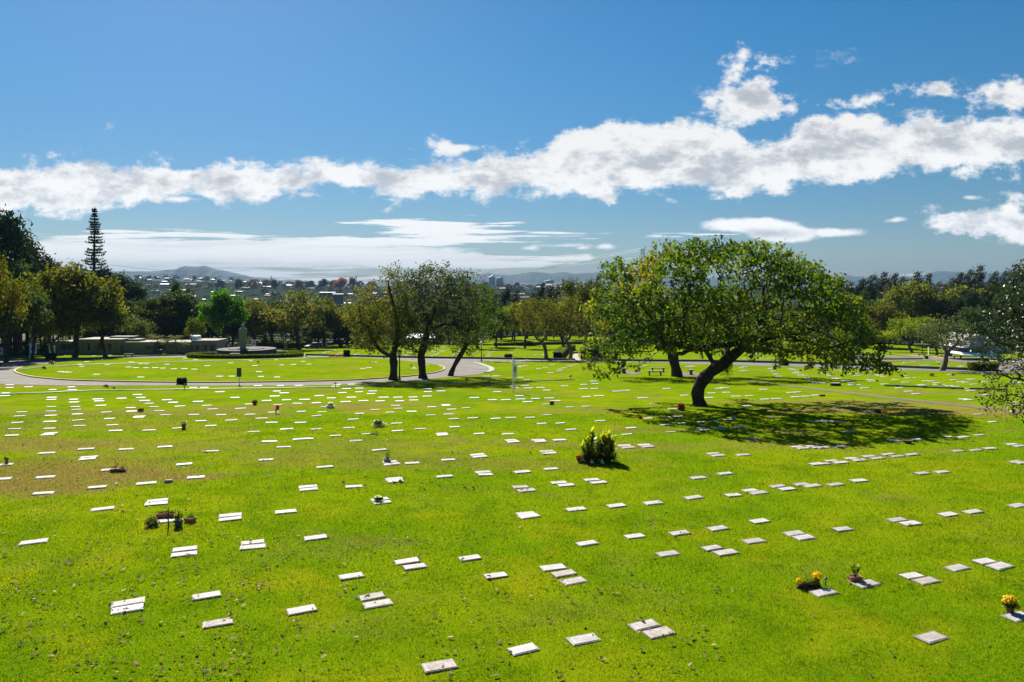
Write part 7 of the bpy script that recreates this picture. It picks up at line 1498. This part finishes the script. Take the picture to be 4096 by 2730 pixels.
        MB().box((0, 0, 1 + h * s * .1), (W_, W_ * .35, 14)).build('wall', M_HALL if 'hall' in lab else M_W[0], r); MB().add([(-W_ / 2 - .5, -W_ * .2, 8 + h * s * .1), (W_ / 2 + .5, -W_ * .2, 8 + h * s * .1), (W_ / 2 + .5, W_ * .2, 8 + h * s * .35), (-W_ / 2 - .5, W_ * .2, 8 + h * s * .35)], [(0, 1, 2, 3)]).build('roof', mat('hall_roof', col, .5, .1, .1), r)
    # lattice pylons and their wires
    def pylon(px, y, top, w, label, zb=None):
        s = y / F; X = (px - HX) * s; zt = CH - (top - HY) * s; z0 = ground_z(y) if y < 690 else float(far_z(np.array([X]), np.array([y]))[0]); H = zt - z0; r = empty('power_pylon', (X, y, z0), .2, label, 'pylon'); mb = MB(); a = w * s / 2
        rt = .045 * y / 250
        for (sx, sy) in ((-1, -1), (1, -1), (1, 1), (-1, 1)): mb.tube([(sx * a * 2.2, sy * a * 2.2, 0), (sx * a * 1.1, sy * a * 1.1, H * .62), (sx * a * .8, sy * a * .8, H)], rt, 4)
        n = 12
        for i in range(n):
            z1, z2 = H * i / n, H * (i + 1) / n; f = lambda z: a * np.interp(z / H, [0, .62, 1], [2.2, 1.1, .8])
            for (p_, q_) in (((-1, -1), (1, -1)), ((1, -1), (1, 1)), ((1, 1), (-1, 1)), ((-1, 1), (-1, -1))):
                mb.tube([(p_[0] * f(z1), p_[1] * f(z1), z1), (q_[0] * f(z2), q_[1] * f(z2), z2)], rt * .6, 3); mb.tube([(q_[0] * f(z1), q_[1] * f(z1), z1), (p_[0] * f(z2), p_[1] * f(z2), z2)], rt * .6, 3)
        mb.build('lattice', M_STEEL, r); am = MB()
        for z in (H * .98, H * .80): am.tube([(-a * 2.6, 0, z), (a * 2.6, 0, z)], rt, 4)
        am.build('cross_arm', M_STEEL, r)
    pylon(2571, 330, 994, 13, 'steel lattice pylon rising behind the great umbrella tree')
    pylon(2252, 1700, 1115, 3.2, 'tiny far pylon between office block and blue building')
    pylon(1425, 1700, 1104, 2.5, 'tiny far pylon above the hill right of the orange-red tree')
    pylon(1085, 1700, 1106, 2.5, 'tiny far pylon above the small hills left of centre')
    wm_ = M_STEEL
    for k, (pa, pb, sag) in enumerate([(((2571, 994), 330), ((1880, 1084), 900), 3), (((2571, 1002), 330), ((1880, 1088), 900), 3), (((2565, 1030), 330), ((1890, 1088), 900), 2), (((440, 1086), 600), ((1470, 1103), 900), 4), (((2600, 1100), 500), ((2080, 1136), 900), 2), (((440, 1060), 600), ((1000, 1080), 900), 4)]):
        A, B = AT(*pa[0], pa[1]), AT(*pb[0], pb[1]); mb = MB(); pts = [A.lerp(B, t) - Vector((0, 0, sag * 4 * t * (1 - t))) for t in np.linspace(0, 1, 24)]
        mb.tube([p - A for p in pts], [.035 + .00011 * p.y for p in pts], 4); o = mb.build('power_line', wm_, None, A); tag(o, ['topmost wire from the tall pylon towards the grey tree', 'second wire from the tall pylon towards the grey tree', 'third and lowest wire from the tall pylon', 'long thin wire crossing in front of the mountain at left', 'low thin wire crossing the ridge below the pylon', 'faint upper wire above the left mountain'][k], 'wire', 'power lines')
M_HALL = mat('dim_hall_wall', (.12, .09, .08), .9, .2, .2)
MWIN = mat('far_window_glass', (.06, .07, .08), .3, .1, 1); M_STEEL = mat('galvanised_steel', (.12, .13, .14), .5, .2, 1, metal=.5)
LM['far'] = leafmat('hillside_leaf', (.014, .030, .014), (.042, .055, .022), (.09, .06, .03), rough=.6, trans=.2, spec=.2)
LM['rust2'] = leafmat('bare_reddish_crown', (.11, .06, .045), (.20, .10, .07), rough=.7, trans=.2, spec=.2)
# ------------------------------------------------------------------ build everything
bigtree(); mid_trees(); wood(); hedges(); furniture(); car(); statue(); building()
pos = markers(); blades(pos); litter(); flowers(); town()
relabel(PENDING, [(300, 1240, 'the big olive-yellow tree'), (720, 1240, 'the dark rounded tree'), (885, 1260, 'the vivid green tree'), (1010, 1300, 'the statue sign'), (1135, 1300, 'the slender palm'), (1195, 1270, 'the car lamp post'), (1312, 1300, 'the small hanging sign'), (1450, 1280, 'the clipped pale-topped bush'), (1575, 1270, 'the first old roadside tree'), (1700, 1280, 'the second old roadside tree'), (1890, 1270, 'the leaning tree'), (2030, 1280, 'the lime-green tree'), (2170, 1280, 'the crooked tree'), (2290, 1280, 'the thin twisted tree'), (2500, 1280, 'the great tree left half'), (2760, 1280, 'the great tree centre'), (3050, 1280, 'the great tree right half'), (3350, 1280, 'the great tree right rim'), (3540, 1280, 'the yellow-topped tree'), (3650, 1280, 'the lime-topped tree'), (3790, 1280, 'the small bent tree'), (3950, 1280, 'the white curved chapel'), (4080, 1280, 'the near glossy-leaved tree'), (30, 1250, 'the left edge trees'), (500, 1260, 'the wide olive tree over the roof')], '')
